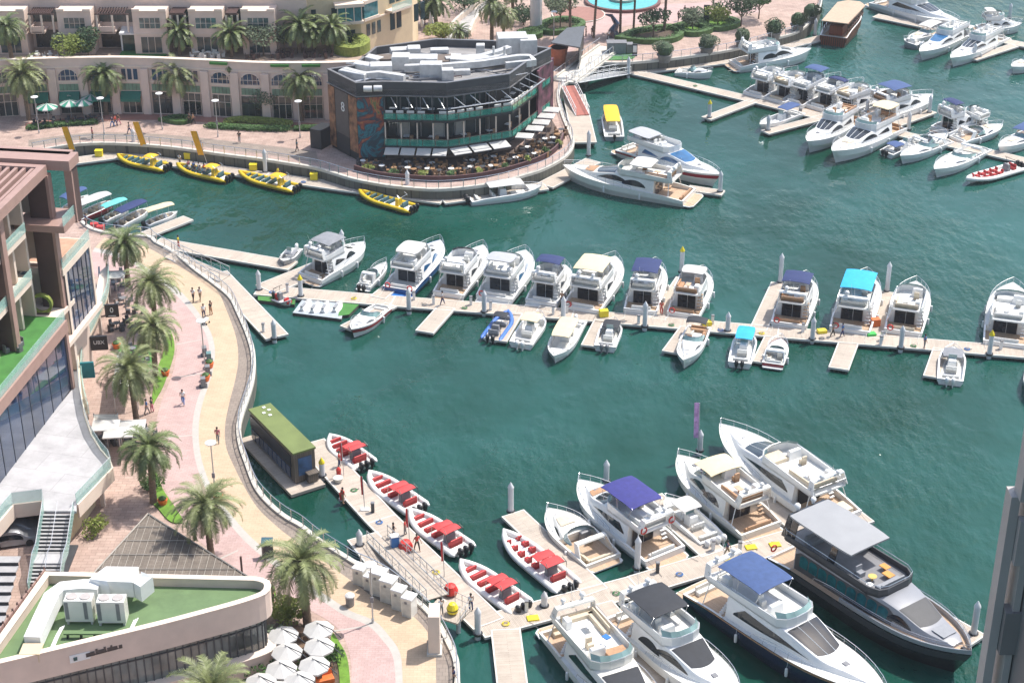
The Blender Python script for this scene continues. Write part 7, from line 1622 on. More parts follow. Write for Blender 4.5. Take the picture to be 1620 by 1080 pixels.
# gangways
def gangway(A, B, wd, label, trusses=True, m=None):
    a, b = G(A[0], A[1], A[2]), G(B[0], B[1], B[2]); d = b-a; L = math.hypot(d.x, d.y); t = thing('gangway', label, 'gangway', (a.x, a.y, 0), math.atan2(d.y, d.x)); z0, z1 = a.z, b.z
    mb = MB(); mb.loft([[(0, -wd/2, z0-.1), (0, wd/2, z0-.1), (0, wd/2, z0), (0, -wd/2, z0)], [(L, -wd/2, z1-.1), (L, wd/2, z1-.1), (L, wd/2, z1), (L, -wd/2, z1)]]); mb.build('walkway', m or WOODP, t)
    for s in (-1, 1):
        mb = MB(); y = s*(wd/2+.06); n_ = int(L/1.3)
        mb.tube([(0, y, z0-.05), (L, y, z1-.05)], .08, 5); mb.tube([(0, y, z0+1.1), (L, y, z1+1.1)], .05, 5); mb.tube([(0, y, z0+.55), (L, y, z1+.55)], .03, 4)
        for i in range(n_+1):
            u = i/n_; z = lerp(z0, z1, u); mb.tube([(L*u, y, z), (L*u, y, z+1.1)], .035, 4)
            if i < n_ and trusses: z2 = lerp(z0, z1, (i+1)/n_); mb.tube([(L*u, y, z+(1.1 if i % 2 else 0)), (L*(i+1)/n_, y, z2+(0 if i % 2 else 1.1))], .02, 4)
        mb.build('side_rail', ALU if m is None else WHITEP, t)
gangway((597, 851, .6), (692, 944, 2.0), 1.9, 'near aluminium gangway from the tour pontoon up to the promenade'); gangway((356, 440, .6), (268, 401, 2.1), 1.9, 'left aluminium gangway beside the yellow vest worker'); gangway((990, 114, .6), (908, 128, 2.1), 2.0, 'white truss gangway down to the far pontoons', m=ALU); gangway((922, 182, 1.0), (899, 136, 2.1), 1.9, 'steep gangway with red walkway onto the barge', m=mat('red_walkway', (.35, .12, .09), .8))
def footbridge():
    a, b = G(892, 128, 2.1), G(965, 74, 2.1); d = b-a; L = math.hypot(d.x, d.y); t = thing('footbridge', 'pale footbridge with glass rails linking restaurant and plaza', 'footbridge', (a.x, a.y, 0), math.atan2(d.y, d.x))
    mb = MB(); mb.box(L/2, 0, 1.9, L, 4.2, .3); mb.build('deck', STONE, t); mb = MB(); mb.box(L/2, -1.8, 2.2, L, .3, .3); mb.box(L/2, 1.8, 2.2, L, .3, .3); mb.build('kerb_beam', STONE, t)
    for s in (-1, 1):
        mb = MB(); mb.tube([(0, s*1.8, 3.3), (L, s*1.8, 3.3)], .05, 5); [mb.tube([(L*i/12, s*1.8, 2.2), (L*i/12, s*1.8, 3.3)], .035, 4) for i in range(13)]; mb.build('side_rail', STEEL, t)
    mb = MB(); mb.box(L*.35, 0, .5, 1.2, 2.0, 2.9); mb.build('pier', STONE, t)
footbridge()
simple('platform', 'steel railed platform holding a yellow float beside the near gangway', 'platform', (708, 966), 1.9, [('deck', WOODP, lambda b: b.box(0, 0, -.08, 3.2, 2.2, .16, -.5)), ('post', PILEM, lambda b: b.lathe((.9, -.4, -2.2), [(.2, 0), (.2, 2.1)], 8)),
    ('rail', ALU, lambda b: [b.tube([(1.1, -1.7, .0+z), (1.9, .2, z), (.6, 1.2, z)], .03, 4) for z in (.5, 1.1)]+[b.tube([(x, y, 0), (x, y, 1.1)], .035, 4) for x, y in ((1.1, -1.7), (1.5, -.7), (1.9, .2), (1.2, .7), (.6, 1.2))])])
# feather banners
def banner(px, label, h, m, z=.5, w_=.75, lean=-.12, group=None, base=True, top=.55, name='feather_banner'):
    p = G(px[0], px[1], z); t = thing(name, label, 'banner', (p.x, p.y, z), 0, group)
    mb = MB(); mb.tube([(0, 0, 0), (lean*h*.5, 0, h*.5), (lean*h, 0, h)], .04, 5); mb.build('pole', ALU, t)
    mb = MB(); n_ = 8; rr = []
    for i in range(n_+1): u = i/n_; zz = h*(1-top)+h*top*u; x = lean*zz; rr.append([(x-w_, .04*math.sin(u*7), zz), (x-w_*.5, .05, zz), (x-.03, 0, zz)])
    mb.loft(rr, False, False); sf = mb.build('cloth', m, t); so = sf.modifiers.new('thickness', 'SOLIDIFY'); so.thickness = .015
    if base: mb = MB(); mb.box(0, 0, .08, .8, .6, .16, 0, .04); mb.build('base', WHITEP, t)
banner((124, 251), 'orange feather banner, leftmost of three', 4.6, CAN['orange'], w_=.85, lean=-.20, top=.72, group='orange feather banners', base=False); banner((237, 245), 'orange feather banner, middle one', 4.8, CAN['orange'], w_=.85, lean=-.22, top=.72, group='orange feather banners', base=False); banner((328, 260), 'orange feather banner, rightmost of three', 4.8, CAN['orange'], w_=.85, lean=-.22, top=.72, group='orange feather banners', base=False)
for k, a in enumerate([(544, 752), (577, 806), (648, 858), (703, 912)]): banner(a, ['red flag pole beside the farthest red canopied boat', 'red flag pole on a white base, middle of the tour pontoon', 'red flag pole by the barrel at the gangway foot', 'red flag pole nearest the main near pontoon'][k], 3.6, CAN['red'], w_=.2, lean=-.02, top=.55, group='red flags on the tour pontoon', name='flag_pole', base=(k == 1))
banner((1105, 716), 'pale purple feather flag on a tall pole behind two near yachts', 5.6, mat('purple_cloth', (.52, .30, .55), .7, var=.4, vs=2), z=.5, w_=.5, lean=-.03, top=.70, name='feather_flag', base=False)
# pontoon clutter
for k, a in enumerate([(157, 247), (298, 251), (401, 269), (497, 284), (568, 294)]): simple('yellow_box', ['yellow box left of the leftmost yellow boat', 'yellow box between second and third banners', 'yellow box above the third yellow boat', 'yellow box alone on the pontoon', 'yellow box at the bow of the fourth yellow boat'][k], 'box', a, .5, [('body', YELP, lambda b: b.box(0, 0, .4, 1.0, .7, .8, 0, .05)), ('lid', YELP, lambda b: b.box(0, 0, .86, 1.08, .78, .1, 0, .03))], group='yellow boxes on the far pontoon')
for k, a in enumerate([(642, 870), (713, 940), (536, 752), (541, 790)]): simple('red_float', ['round red float at the foot of the near gangway', 'round red float near the top of the near gangway', 'red lifebuoy stand beside the kiosk', 'red fender board on the tour pontoon'][k], 'float', a, .5, [('shell', RED, lambda b: b.lathe((0, 0, 0), [(.2, 0), (.62, .25), (.66, .5), (.45, .95), (.05, 1.05)] if k < 2 else [(.2, 0), (.25, .7), (.1, .9)], 12)), ('foot', GREYP, lambda b: b.box(0, 0, .03, .6, .6, .06))])
simple('blue_box', 'tall blue box at the foot of the near gangway', 'box', (625, 868), .5, [('body', BLUEP, lambda b: b.box(0, 0, .7, .7, .6, 1.4, .3, .05)), ('lid', WHITEP, lambda b: b.box(0, 0, 1.44, .76, .66, .08, .3))])
simple('yellow_float', 'bright yellow round float on the gangway platform', 'float', (716, 970), 1.9, [('shell', YELP, lambda b: b.lathe((0, 0, 0), [(.2, 0), (.45, .2), (.5, .6), (.3, 1.0), (.05, 1.1)], 12)), ('strap', BLACKP, lambda b: b.lathe((0, 0, .45), [(.5, 0), (.505, .08)], 12))])
simple('blue_barrel', 'blue barrel at the bow of the largest cream yacht', 'barrel', (858, 276), .5, [('body', BLUEP, lambda b: b.lathe((0, 0, 0), [(.35, 0), (.38, .5), (.35, 1.0)], 12)), ('lid', BLUEP, lambda b: b.lathe((0, 0, 1.0), [(.36, 0), (.3, .05)], 12))])
simple('round_planter', 'round stone planter beside the yellow capped pile on the tour pontoon', 'planter', (535, 762), .5, [('pot', STONE, lambda b: b.lathe((0, 0, 0), [(.3, 0), (.5, .4), (.5, .5)], 12)), ('soil', SOIL, lambda b: b.lathe((0, 0, .46), [(.42, 0), (.3, .03)], 12))])
for k, a in enumerate([(430, 462), (560, 472), (672, 482), (735, 487), (800, 494), (850, 497), (985, 508), (1062, 514), (1140, 522), (1205, 527), (1300, 535), (1445, 547), (1530, 552), (800, 986), (905, 956), (975, 938), (1075, 908), (1150, 884), (640, 880), (560, 775), (600, 826), (690, 905), (1000, 116), (1100, 136), (480, 288), (260, 256)]):
    simple('coiled_hose', 'coiled hose lying on a pontoon', 'hose', a, .56, [('coil', [BLUEP, YELP, GREYP, mat('green_hose', (.03, .2, .06), .6)][k % 4], lambda b: [b.tube([(r_*math.cos(q*math.pi/6), r_*math.sin(q*math.pi/6), .03+.03*j) for q in range(13)], .025, 4) for j, r_ in enumerate((.32, .27, .22))]), ('nozzle', BLACKP, lambda b: b.tube([(.3, .05, .05), (.5, .2, .04)], .03, 5))], k, 'coiled hoses on the pontoons')
for k, (a, m) in enumerate([((455, 462), 'g'), ((655, 474), 'g'), ((686, 481), 'g'), ((745, 482), 'g'), ((776, 490), 'g'), ((875, 497), 'g'), ((897, 494), 'g'), ((1010, 512), 'g'), ((1127, 512), 'g'), ((1270, 525), 'g'), ((1395, 538), 'g'), ((1583, 552), 'g'), ((682, 312), 'g'), ((590, 300), 'g'), ((862, 955), 'g'), ((833, 966), 'g'), ((1040, 905), 'd'), ((1170, 872), 'g'), ((1128, 870), 'g'), ((1393, 545), 'g'), ((590, 810), 'd'), ((417, 525), 'g')]):
    simple('power_pedestal', 'grey white power pedestal on a pontoon', 'pedestal', a, .5, [('body', WHITEP if m == 'g' else DARK2, lambda b: b.box(0, 0, .5, .3, .3, 1.0)), ('head', GREYP, lambda b: b.box(0, 0, 1.05, .36, .36, .14, 0, .04))], group='power pedestals on the pontoons')
for k, a in enumerate([((1384, 515), 'orange red locker behind the turquoise canopied yacht', ORG, .9), ((1378, 530), 'bright green mat box beside the orange locker', mat('bright_green', (.05, .45, .08), .6), .3), ((955, 500), 'yellow ladder frame right of the cream canopied yacht', YELP, .8), ((1118, 514), 'yellow dock box at the open bowed cruiser', YELP, .5), ((1188, 866), 'flat yellow ramp at the cream near yacht', YELP, .15), ((1226, 862), 'small yellow ramp at the stern of the dark superyacht', YELP, .15), ((843, 978), 'flat yellow ramp on the near main pontoon', YELP, .15), ((1300, 526), 'yellow hose reel by the pile', YELP, .4), ((150, 362), 'red box, left one by the day boats', RED, .8), ((160, 366), 'red box, right one by the day boats', RED, .8)]):
    px, l, m, h = a; simple('dock_box', l, 'dock box', px, .5, [('body', m, lambda b: b.box(0, 0, h/2, 1.0, .7, h, .2, .04)), ('hinge', GREYP, lambda b: b.box(0, .37, h*.8, .6, .04, .05, 0))])
# plaza things
simple('fountain', 'round turquoise fountain basin with red rim on the plaza', 'fountain', (985, 4), QZ, [('basin', mat('maroon_rim', (.16, .07, .06), .6), lambda b: b.lathe((0, 0, 0), [(6.6, 0), (6.6, .5), (6.2, .5)], 40)), ('water', mat('pool_water', (.10, .42, .42), .05), lambda b: b.lathe((0, 0, .3), [(6.1, 0), (6.1, .23)], 40)), ('inner_bowl', STONE, lambda b: b.lathe((0, 0, .4), [(2.2, 0), (2.4, .6), (.3, .7)], 24))])
simple('red_round_bed', 'flat round red paving disc left of the fountain', 'round bed', (915, 24), QZ, [('rim', STONE, lambda b: b.lathe((0, 0, 0), [(4.6, 0), (4.6, .2)], 36)), ('surface', mat('red_paving', (.30, .15, .12), .8), lambda b: b.lathe((0, 0, .2), [(4.4, 0), (4.3, .05)], 36))])
simple('sculpture', 'dark blue curved sculpture on the plaza edge', 'sculpture', (972, 62), QZ, [('body', NAVYH, lambda b: b.tube([(0, 0, 0), (-.2, 0, 1.6), (.3, 0, 2.6), (-.6, 0, 3.9), (-1.6, 0, 4.1)], .9, 8, .12)), ('plinth', STONE, lambda b: b.box(0, 0, .15, 2.2, 2.0, .3))])
simple('utility_box', 'grey flat utility housing on the lawn by the footbridge', 'utility housing', (975, 84), QZ, [('body', mat('slate_grey', (.16, .19, .21), .6), lambda b: b.box(0, 0, .9, 3.0, 1.6, 1.8)), ('top', GREYP, lambda b: b.box(0, 0, 1.85, 3.2, 1.8, .1)), ('side_cabinet', GREYP, lambda b: b.box(2.1, 0, .8, 1.0, 1.4, 1.6))])
simple('info_totem', 'dark narrow information totem near the lawn', 'totem', (1004, 89), QZ, [('panel', DARK2, lambda b: b.box(0, 0, 1.0, .8, .25, 2.0)), ('poster', WHITEP, lambda b: b.box(0, -.14, 1.2, .6, .02, 1.1))])
simple('advert_totem', 'tall black totem on the plaza between the clipped hedges', 'totem', (1117, 36), QZ, [('panel', DARK, lambda b: b.box(0, 0, 1.5, 1.0, .35, 3.0)), ('screen', mat('dim_screen', (.05, .06, .08), .2), lambda b: b.box(0, -.19, 1.7, .8, .02, 2.2))])
simple('entrance_canopy', 'dark grey sloping entrance canopy right behind the restaurant', 'canopy', (903, 98), QZ, [('roof', mat('slate_roof', (.10, .11, .125), .6), lambda b: b.loft([[(-3.2, -2, 3.6), (1.2, -4.5, 3.6), (1.2, -4.5, 3.8), (-3.2, -2, 3.8)], [(-.5, 5.5, 3.6), (2.4, 6.5, 3.6), (2.4, 6.5, 3.8), (-.5, 5.5, 3.8)]])), ('side_wall', DARK, lambda b: b.loft([[(1.0, -4.2, 0), (1.15, -4.2, 0), (1.15, -4.2, 3.6), (1.0, -4.2, 3.6)], [(2.1, 6.2, 0), (2.25, 6.2, 0), (2.25, 6.2, 3.6), (2.1, 6.2, 3.6)]]))])
simple('big_flower_pot', 'large terracotta pot on the corner of the restaurant roof', 'plant pot', (883, 102), QZ, [('pot', TERRA, lambda b: b.lathe((0, 0, 0), [(1.0, 0), (1.5, 2.6), (1.6, 2.8)], 16)), ('soil', SOIL, lambda b: b.lathe((0, 0, 2.7), [(1.4, 0), (1.2, .1)], 16))])
simple('mast', 'thick grey mast at the top edge behind the restaurant', 'mast', (848, 46), QZ, [('shaft', PILEM, lambda b: b.lathe((0, 0, 0), [(1.0, 0), (.95, 14)], 14)), ('collar', GREYP, lambda b: b.lathe((0, 0, 0), [(1.3, 0), (1.3, .4), (1.0, .5)], 14))])
def ramp():
    L = [(705, 62), (722, 40), (745, 20), (770, 0), (790, -14)]; R_ = [(745, 58), (752, 40), (768, 22), (788, 4), (806, -12)]
    ribbon(gp(L), gp(R_), QZ+.02, mat('ramp_concrete', (.40, .39, .38), .85, dirt=.2), 'ramp_path', 20)
    for px, l in ((L, 'low pale wall on the left side of the ramp'), (R_, 'low pale wall on the right side of the ramp')):
        q = [G(x, y, QZ) for x, y in px]; O = q[0]; t = thing('low_wall', l, 'wall', (O.x, O.y, 0)); s = smooth_path(q, 14); mb = MB(); mb.wall([(p.x-O.x, p.y-O.y) for p in s], .35, QZ, QZ+.9); mb.build('wall_body', STUCCOL, t); mb = MB(); mb.wall([(p.x-O.x-.03, p.y-O.y) for p in s], .41, QZ+.9, QZ+.98); mb.build('cap', STONE, t)
ramp()
for k, a in enumerate([(668, 52), (681, 50), (684, 55)]): simple('closed_parasol', ['closed white parasol on the slope terrace, left', 'closed white parasol on the slope terrace, middle', 'closed white parasol on the slope terrace, right'][k], 'parasol', a, QZ, [('folded_cloth', CAN['white'], lambda b: b.lathe((0, 0, 1.0), [(.2, 0), (.3, .5), (.05, 2.2)], 8)), ('pole', ALU, lambda b: b.lathe((0, 0, 0), [(.04, 0), (.04, 3.3)], 6))])
# restaurant terrace furniture: small tables with chairs, sofas, planters
def table_set(px, label, z=QZ, m=DARK2, top=None, group='cafe tables with chairs round the black restaurant', name='cafe_table'):
    def chairs(b):
        for a in (0, math.pi/2, math.pi, -math.pi/2): x, y = .85*math.cos(a), .85*math.sin(a); b.box(x, y, .45, .45, .45, .08, a); b.box(x+.2*math.cos(a), y+.2*math.sin(a), .7, .06, .42, .5, a)
    p = G(px[0], px[1], z); t = thing(name, label, 'table', (p.x, p.y, z), random.Random(px[0]).random(), group)
    mb = MB(); mb.lathe((0, 0, 0), [(.25, 0), (.05, .05), (.05, .7), (.42, .72), (.42, .76)], 10); mb.build('table', top or m, t)
    for a in (0, math.pi/2, math.pi, -math.pi/2):
        mb = MB(); x, y = .85*math.cos(a), .85*math.sin(a); mb.box(x, y, .24, .45, .45, .45, a, .05); mb.box(x+.2*math.cos(a), y+.2*math.sin(a), .62, .06, .42, .5, a); mb.build('chair', m, t)
rnd = random.Random(31)
spots = []
for (x0, y0), (x1, y1), n_ in (((572, 262), (610, 270), 4), ((620, 272), (700, 276), 8), ((710, 276), (790, 268), 8), ((800, 262), (860, 245), 6), ((866, 236), (890, 210), 4), ((640, 262), (700, 266), 5), ((730, 262), (800, 254), 6), ((820, 245), (868, 226), 5)):
    for i in range(n_): u = (i+.5)/n_; spots.append((lerp(x0, x1, u)+rnd.uniform(-2, 2), lerp(y0, y1, u)+rnd.uniform(-1.5, 1.5)))
for i, s in enumerate(spots): table_set(s, 'small table with four chairs on the waterfront restaurant terrace', m=[DARK2, mat('tan_chair', (.30, .17, .08), .7), mat('wood_chair', (.20, .12, .07), .7)][i % 3], top=[WHITEP, mat('tan_chair', (.3, .17, .08)), DARK2][i % 3])
hp = [G(x, y, QZ) for x, y in ((560, 270), (600, 281), (650, 286), (700, 288), (750, 284), (800, 274), (850, 258), (880, 240), (893, 218))]
O_ = hp[0]; hs_ = smooth_path(hp, 60); t = thing('terrace_screen', 'dark maroon low screen wall bounding the restaurant terrace', 'low wall', (O_.x, O_.y, 0)); mb = MB(); mb.wall([(p.x-O_.x, p.y-O_.y) for p in hs_], .12, QZ, QZ+.75); mb.build('screen', mat('maroon_screen', (.07, .03, .035), .6), t); mb = MB(); mb.wall([(p.x-O_.x, p.y-O_.y-.04) for p in hs_], .2, QZ+.752, QZ+.81); mb.build('top_rail', mat('maroon_rail', (.13, .07, .07), .5), t)
ribbon([Vector((p.x, p.y, 0)) for p in hs_[2:-1]], gp([(600, 255), (640, 250), (700, 250), (760, 245), (820, 232), (855, 210), (870, 185)]), QZ+.018, mat('dark_timber_deck', (.10, .07, .055), .8, var=.2), 'terrace_deck', 50)
for i in range(9):   # plant troughs along the screen
    p = hs_[4+i*6]; g0 = thing('plant_trough', 'leafy plant trough along the maroon terrace screen', 'planter', (p.x-.1, p.y+.8, QZ), i*.3, 'plant troughs along the restaurant terrace screen')
    mb = MB(); mb.box(0, 0, .25, 1.3, .45, .5); mb.build('trough', DARK2, g0); leaf_cloud((0, 0, .8), (.8, .4, .5), 160, 60+i, .14).build('foliage', LEAF if i % 2 else LEAFY, g0)
# white sofas on the upper balcony, following its front edge
tR, PR, OR, outR = REST
bal = [(PR[2].x+.05, PR[2].y-.9)]+[tuple(outR[i]) for i in (3, 4, 5)]
cnt = 0
for (x0, y0), (x1, y1) in zip(bal, bal[1:]):
    L = math.hypot(x1-x0, y1-y0); n_ = int(L/1.25); a = math.atan2(y1-y0, x1-x0)
    for i in range(n_):
        if i % 5 == 4: continue
        u = (i+.5)/n_; x = lerp(x0, x1, u)-math.sin(a)*.75+OR.x; y = lerp(y0, y1, u)+math.cos(a)*.75+OR.y
        s = thing('white_sofa', 'white cushioned sofa behind the green glass of the upper balcony', 'sofa', (x, y, 8.0), a, 'white sofas on the upper restaurant balcony')
        mb = MB(); mb.box(0, 0, .25, .95, .75, .45, 0, .06); mb.build('seat', SEATW, s); mb = MB(); mb.box(0, -.36, .72, .98, .18, .85, 0, .05); mb.build('backrest', SEATW, s); cnt += 1
# shop terrace furniture on the left promenade
for a in [(210, 560), (222, 575), (205, 590), (196, 480), (215, 495), (205, 515), (185, 520), (215, 700), (195, 700), (165, 700), (232, 690), (190, 440), (182, 455), (178, 700), (150, 700)]: table_set(a, 'dark table with chairs on the shop terrace below the gallery', group='tables on the left shop terraces', m=DARK2 if a[0] % 2 else GREYP)
for a in [(452, 1015), (476, 1008), (480, 1034), (452, 1045), (478, 1060), (500, 1040), (505, 1066), (460, 1072)]: table_set(a, 'brown table with chairs shaded by the octagonal white parasols', group='tables under the octagonal parasols', m=mat('wood_chair', (.20, .12, .07), .7))
for a in [(62, 200), (85, 197), (108, 196), (128, 195), (150, 192)]: table_set(a, 'dark table with chairs near the green and white parasols', group='tables near the striped parasols')
for a in [(330, 90), (344, 91), (312, 90), (440, 91), (455, 90), (400, 92), (490, 90), (515, 90), (60, 93), (80, 93)]: table_set(a, 'small table with seats on the arcade roof terrace', z=9.0, group='tables on the arcade roof terrace', m=SEATW if a[0] < 350 else BROWNM)
for a, l in [((10, 528), 'grey lounge set on the turf deck, by the balustrade'), ((22, 552), 'white lounge set on the turf deck')]: table_set(a, l, z=12.8, m=GREYP, group=None)
p = G(78, 492, 12.8); t = thing('planter_wheel', 'upright green ring planter on the turf deck beside the brown column', 'planter', (p.x-.5, p.y-.5, 12.8), 0); mb = MB(); mb.loft([[(math.cos(a)*(.95+r_), y, 1.05+math.sin(a)*(.95+r_)) for r_, y in ((.12, -.25), (.12, .25), (-.12, .25), (-.12, -.25))] for a in [2*math.pi*i/24 for i in range(25)]], True, False); mb.build('ring', LEAFY, t, False); mb = MB(); mb.box(0, 0, .1, 1.4, .6, .2); mb.build('base', BROWNM, t)
# parked cars in the undercroft
for k, a in enumerate([(28, 845), (22, 858)]):
    p = G(a[0], a[1], 1.8); t = thing('parked_car', ['silver car deeper in the dark undercroft', 'pale car nearer the front of the undercroft'][k], 'car', (p.x, p.y, 1.8), .25)
    H_ = Cabin([(-2.2, .85, .8, .75), (-1.9, .88, .82, .85), (-1.0, .88, .6, 1.45), (.5, .88, .6, 1.42), (1.2, .88, .78, .95), (2.1, .82, .75, .78), (2.25, .7, .6, .5)], lambda x: .25); H_.build(t, mat('silver_paint', (.35, .36, .38), .3, .5), 18, 'body'); H_.window(t, -1.2, .9, .5, .92, 'box'); 
    for x in (-1.4, 1.4):
        for y in (-.8, .8): mb = MB(); mb.tube([(x, y-.1, .33), (x, y+.1, .33)], .33, 12); mb.build('wheel', BLACKP, t)

p = G(512, 1078, QZ); t = thing('orange_sofa', 'orange sofa at the bottom beside the octagonal parasols', 'sofa', (p.x, p.y, QZ), .4); mb = MB(); mb.box(0, 0, .22, 1.6, .8, .44, 0, .06); mb.build('seat', ORG, t); mb = MB(); mb.box(0, .38, .55, 1.6, .18, .7, 0, .05); mb.build('backrest', ORG, t)
for (x0, y0), (x1, y1) in zip(bal, bal[1:]):
    L = math.hypot(x1-x0, y1-y0); n_ = int(L/1.6); a = math.atan2(y1-y0, x1-x0)
    for i in range(n_):
        u = (i+.6)/n_; x = lerp(x0, x1, u)-math.sin(a)*1.9+OR.x; y = lerp(y0, y1, u)+math.cos(a)*1.9+OR.y
        s = thing('white_table', 'white table set back on the upper restaurant balcony', 'table', (x, y, 8.0), a, 'white tables on the upper restaurant balcony')
        mb = MB(); mb.box(0, 0, .95, .9, .7, .06, 0, .02); mb.build('tabletop', WHITEP, s); mb = MB(); mb.box(0, 0, .46, .1, .1, .92); mb.build('leg', DARK2, s)
        if i % 2:
            s = thing('cafe_table', 'small table behind the green glass of the lower balcony', 'table', (x, y, 4.3), a, 'tables on the lower restaurant balcony')
            mb = MB(); mb.box(0, 0, .74, .8, .7, .05, 0, .02); mb.build('tabletop', WHITEP, s); mb = MB(); mb.box(0, 0, .36, .1, .1, .72); mb.build('leg', DARK2, s); mb = MB(); mb.box(.7, 0, .4, .45, .45, .8, 0, .05); mb.build('chair', SEATT, s)
# ---------------------------------------------------------------- people
def person_mesh(pose, seed):
    'returns body, shirt, trousers meshes grown with the Skin modifier'
    ph = {'stand': (.06, -.06, .1, -.1), 'walk': (.32, -.30, -.35, .35), 'sit': (0, 0, .5, .5)}[pose]
    hip = .92; J = {}
    def leg(s, f):
        if pose == 'sit': return [(0, s*.10, hip), (.42, s*.12, hip+.0), (.44, s*.12, hip-.42), (.54, s*.12, hip-.46)]
        return [(0, s*.10, hip), (f*.55, s*.11, hip-.42), (f*.85-(.06 if f < 0 else 0), s*.11, hip-.84), (f*.85+.14, s*.12, hip-.885)]
    def arm(s, f): return [(0, s*.19, 1.42), (f*.25-.02, s*.26, 1.16), (f*.7+.04, s*.27, .96), (f*.8+.05, s*.27, .88)]
    def grow(name, chains, radii, m, sub=1):
        vs = []; es = []; rs = []
        key = {}
        for ch, rr in zip(chains, radii):
            prev = None
            for p, r in zip(ch, rr):
                k = tuple(round(q, 4) for q in p)
                if k not in key: key[k] = len(vs); vs.append(p); rs.append(r)
                i = key[k]
                if prev is not None and prev != i: es.append((prev, i))
                prev = i
        me = bpy.data.meshes.new(name); me.from_pydata(vs, es, []); o = bpy.data.objects.new(name, me); COL.objects.link(o)
        md = o.modifiers.new('skin', 'SKIN'); 
        for i, r in enumerate(rs): me.skin_vertices[0].data[i].radius = (r, r); me.skin_vertices[0].data[i].use_root = (i == 0)
        sb = o.modifiers.new('sub', 'SUBSURF'); sb.levels = sub; sb.render_levels = sub
        dg = bpy.context.evaluated_depsgraph_get(); m2 = bpy.data.meshes.new_from_object(o.evaluated_get(dg)); bpy.data.objects.remove(o); m2.name = name
        for p in m2.polygons: p.use_smooth = True
        m2.materials.clear(); m2.materials.append(m); return m2
    pel, chest, neck, head = (0, 0, hip+.02), (0, 0, 1.30), (0, 0, 1.49), (.015, 0, 1.62); top = (.01, 0, 1.72); nose = (.105, 0, 1.615)
    ch = [[pel, (0, 0, 1.1), chest, neck, head, top], [head, nose]]; ra = [[.13, .12, .145, .055, .095, .075], [.095, .015]]
    for s, f, g in ((1, ph[0], ph[3]), (-1, ph[1], ph[2])):
        ch.append([pel]+leg(s, f)); ra.append([.13, .085, .06, .045, .035]); ch.append([chest]+arm(s, g)); ra.append([.145, .055, .042, .03, .032])
        hnd = arm(s, g)[-1]
        for k in range(5): ch.append([hnd, (hnd[0]+(.012 if k < 4 else .05), hnd[1]+(k-1.5)*.016*(1 if k < 4 else 0)-(.0 if k < 4 else s*.03), hnd[2]-(.085-.01*abs(k-1.5) if k < 4 else .03))]); ra.append([.032, .009])
    body = grow('person_body', ch, ra, SKIN)
    sh = [[(0, 0, hip+.08), (0, 0, 1.1), (0, 0, 1.3), (0, 0, 1.44)]]; sr = [[.15, .145, .17, .08]]
    for s, g in ((1, ph[3]), (-1, ph[2])): a = arm(s, g); sh.append([(0, 0, 1.3), a[0], tuple(lerp(p, q, .7) for p, q in zip(a[0], a[1]))]); sr.append([.17, .078, .065])
    shirt = grow('shirt', sh, sr, WHITEP); tr = [[(0, 0, hip+.12), pel]]; trr = [[.145, .15]]
    for s, f in ((1, ph[0]), (-1, ph[1])): l = leg(s, f); tr.append([pel]+l[:3]); trr.append([.15, .105, .078, .058])
    return body, shirt, grow('trousers', tr, trr, DARK2)
mb = MB(); mb.lathe((0, 0, 0), [(.098, -.05), (.108, .0), (.105, .06), (.06, .115), (.01, .13)], 10); _h = mb.build('hair', HAIR); HAIRM = _h.data; bpy.data.objects.remove(_h)
PM = {k: person_mesh(k, 1) for k in ('stand', 'walk', 'sit')}
CL = {'red': RED, 'white': WHITEP, 'black': BLACKP, 'blue': BLUEP, 'grey': GREYP, 'navy': CAN['navy'], 'yellow': YELP, 'tan': SEATT, 'teal': SEATB, 'pink': mat('pink_cloth', (.5, .16, .2), .8), 'khaki': mat('khaki_cloth', (.3, .24, .15), .8)}
def person(px, label, pose='walk', rz=0., top='white', low='navy', z=QZ, loc=None, s=1.):
    p = G(px[0], px[1], z) if loc is None else Vector(loc); b, sh, tr = PM[pose]
    r = bpy.data.objects.new('person', b); COL.objects.link(r); r.location = (p.x, p.y, z+(0 if pose != 'sit' else -.45)); r.rotation_euler = (0, 0, rz); r.scale = (s, s, s); tag(r, label, 'person')
    for nm, me, m in (('shirt', sh, CL[top]), ('trousers', tr, CL[low])):
        me2 = me.copy(); me2.materials.clear(); me2.materials.append(m); o = bpy.data.objects.new(nm, me2); COL.objects.link(o); o.parent = r
    h = bpy.data.objects.new('hair', HAIRM); COL.objects.link(h); h.parent = r; h.location = (-.005, 0, 1.66)
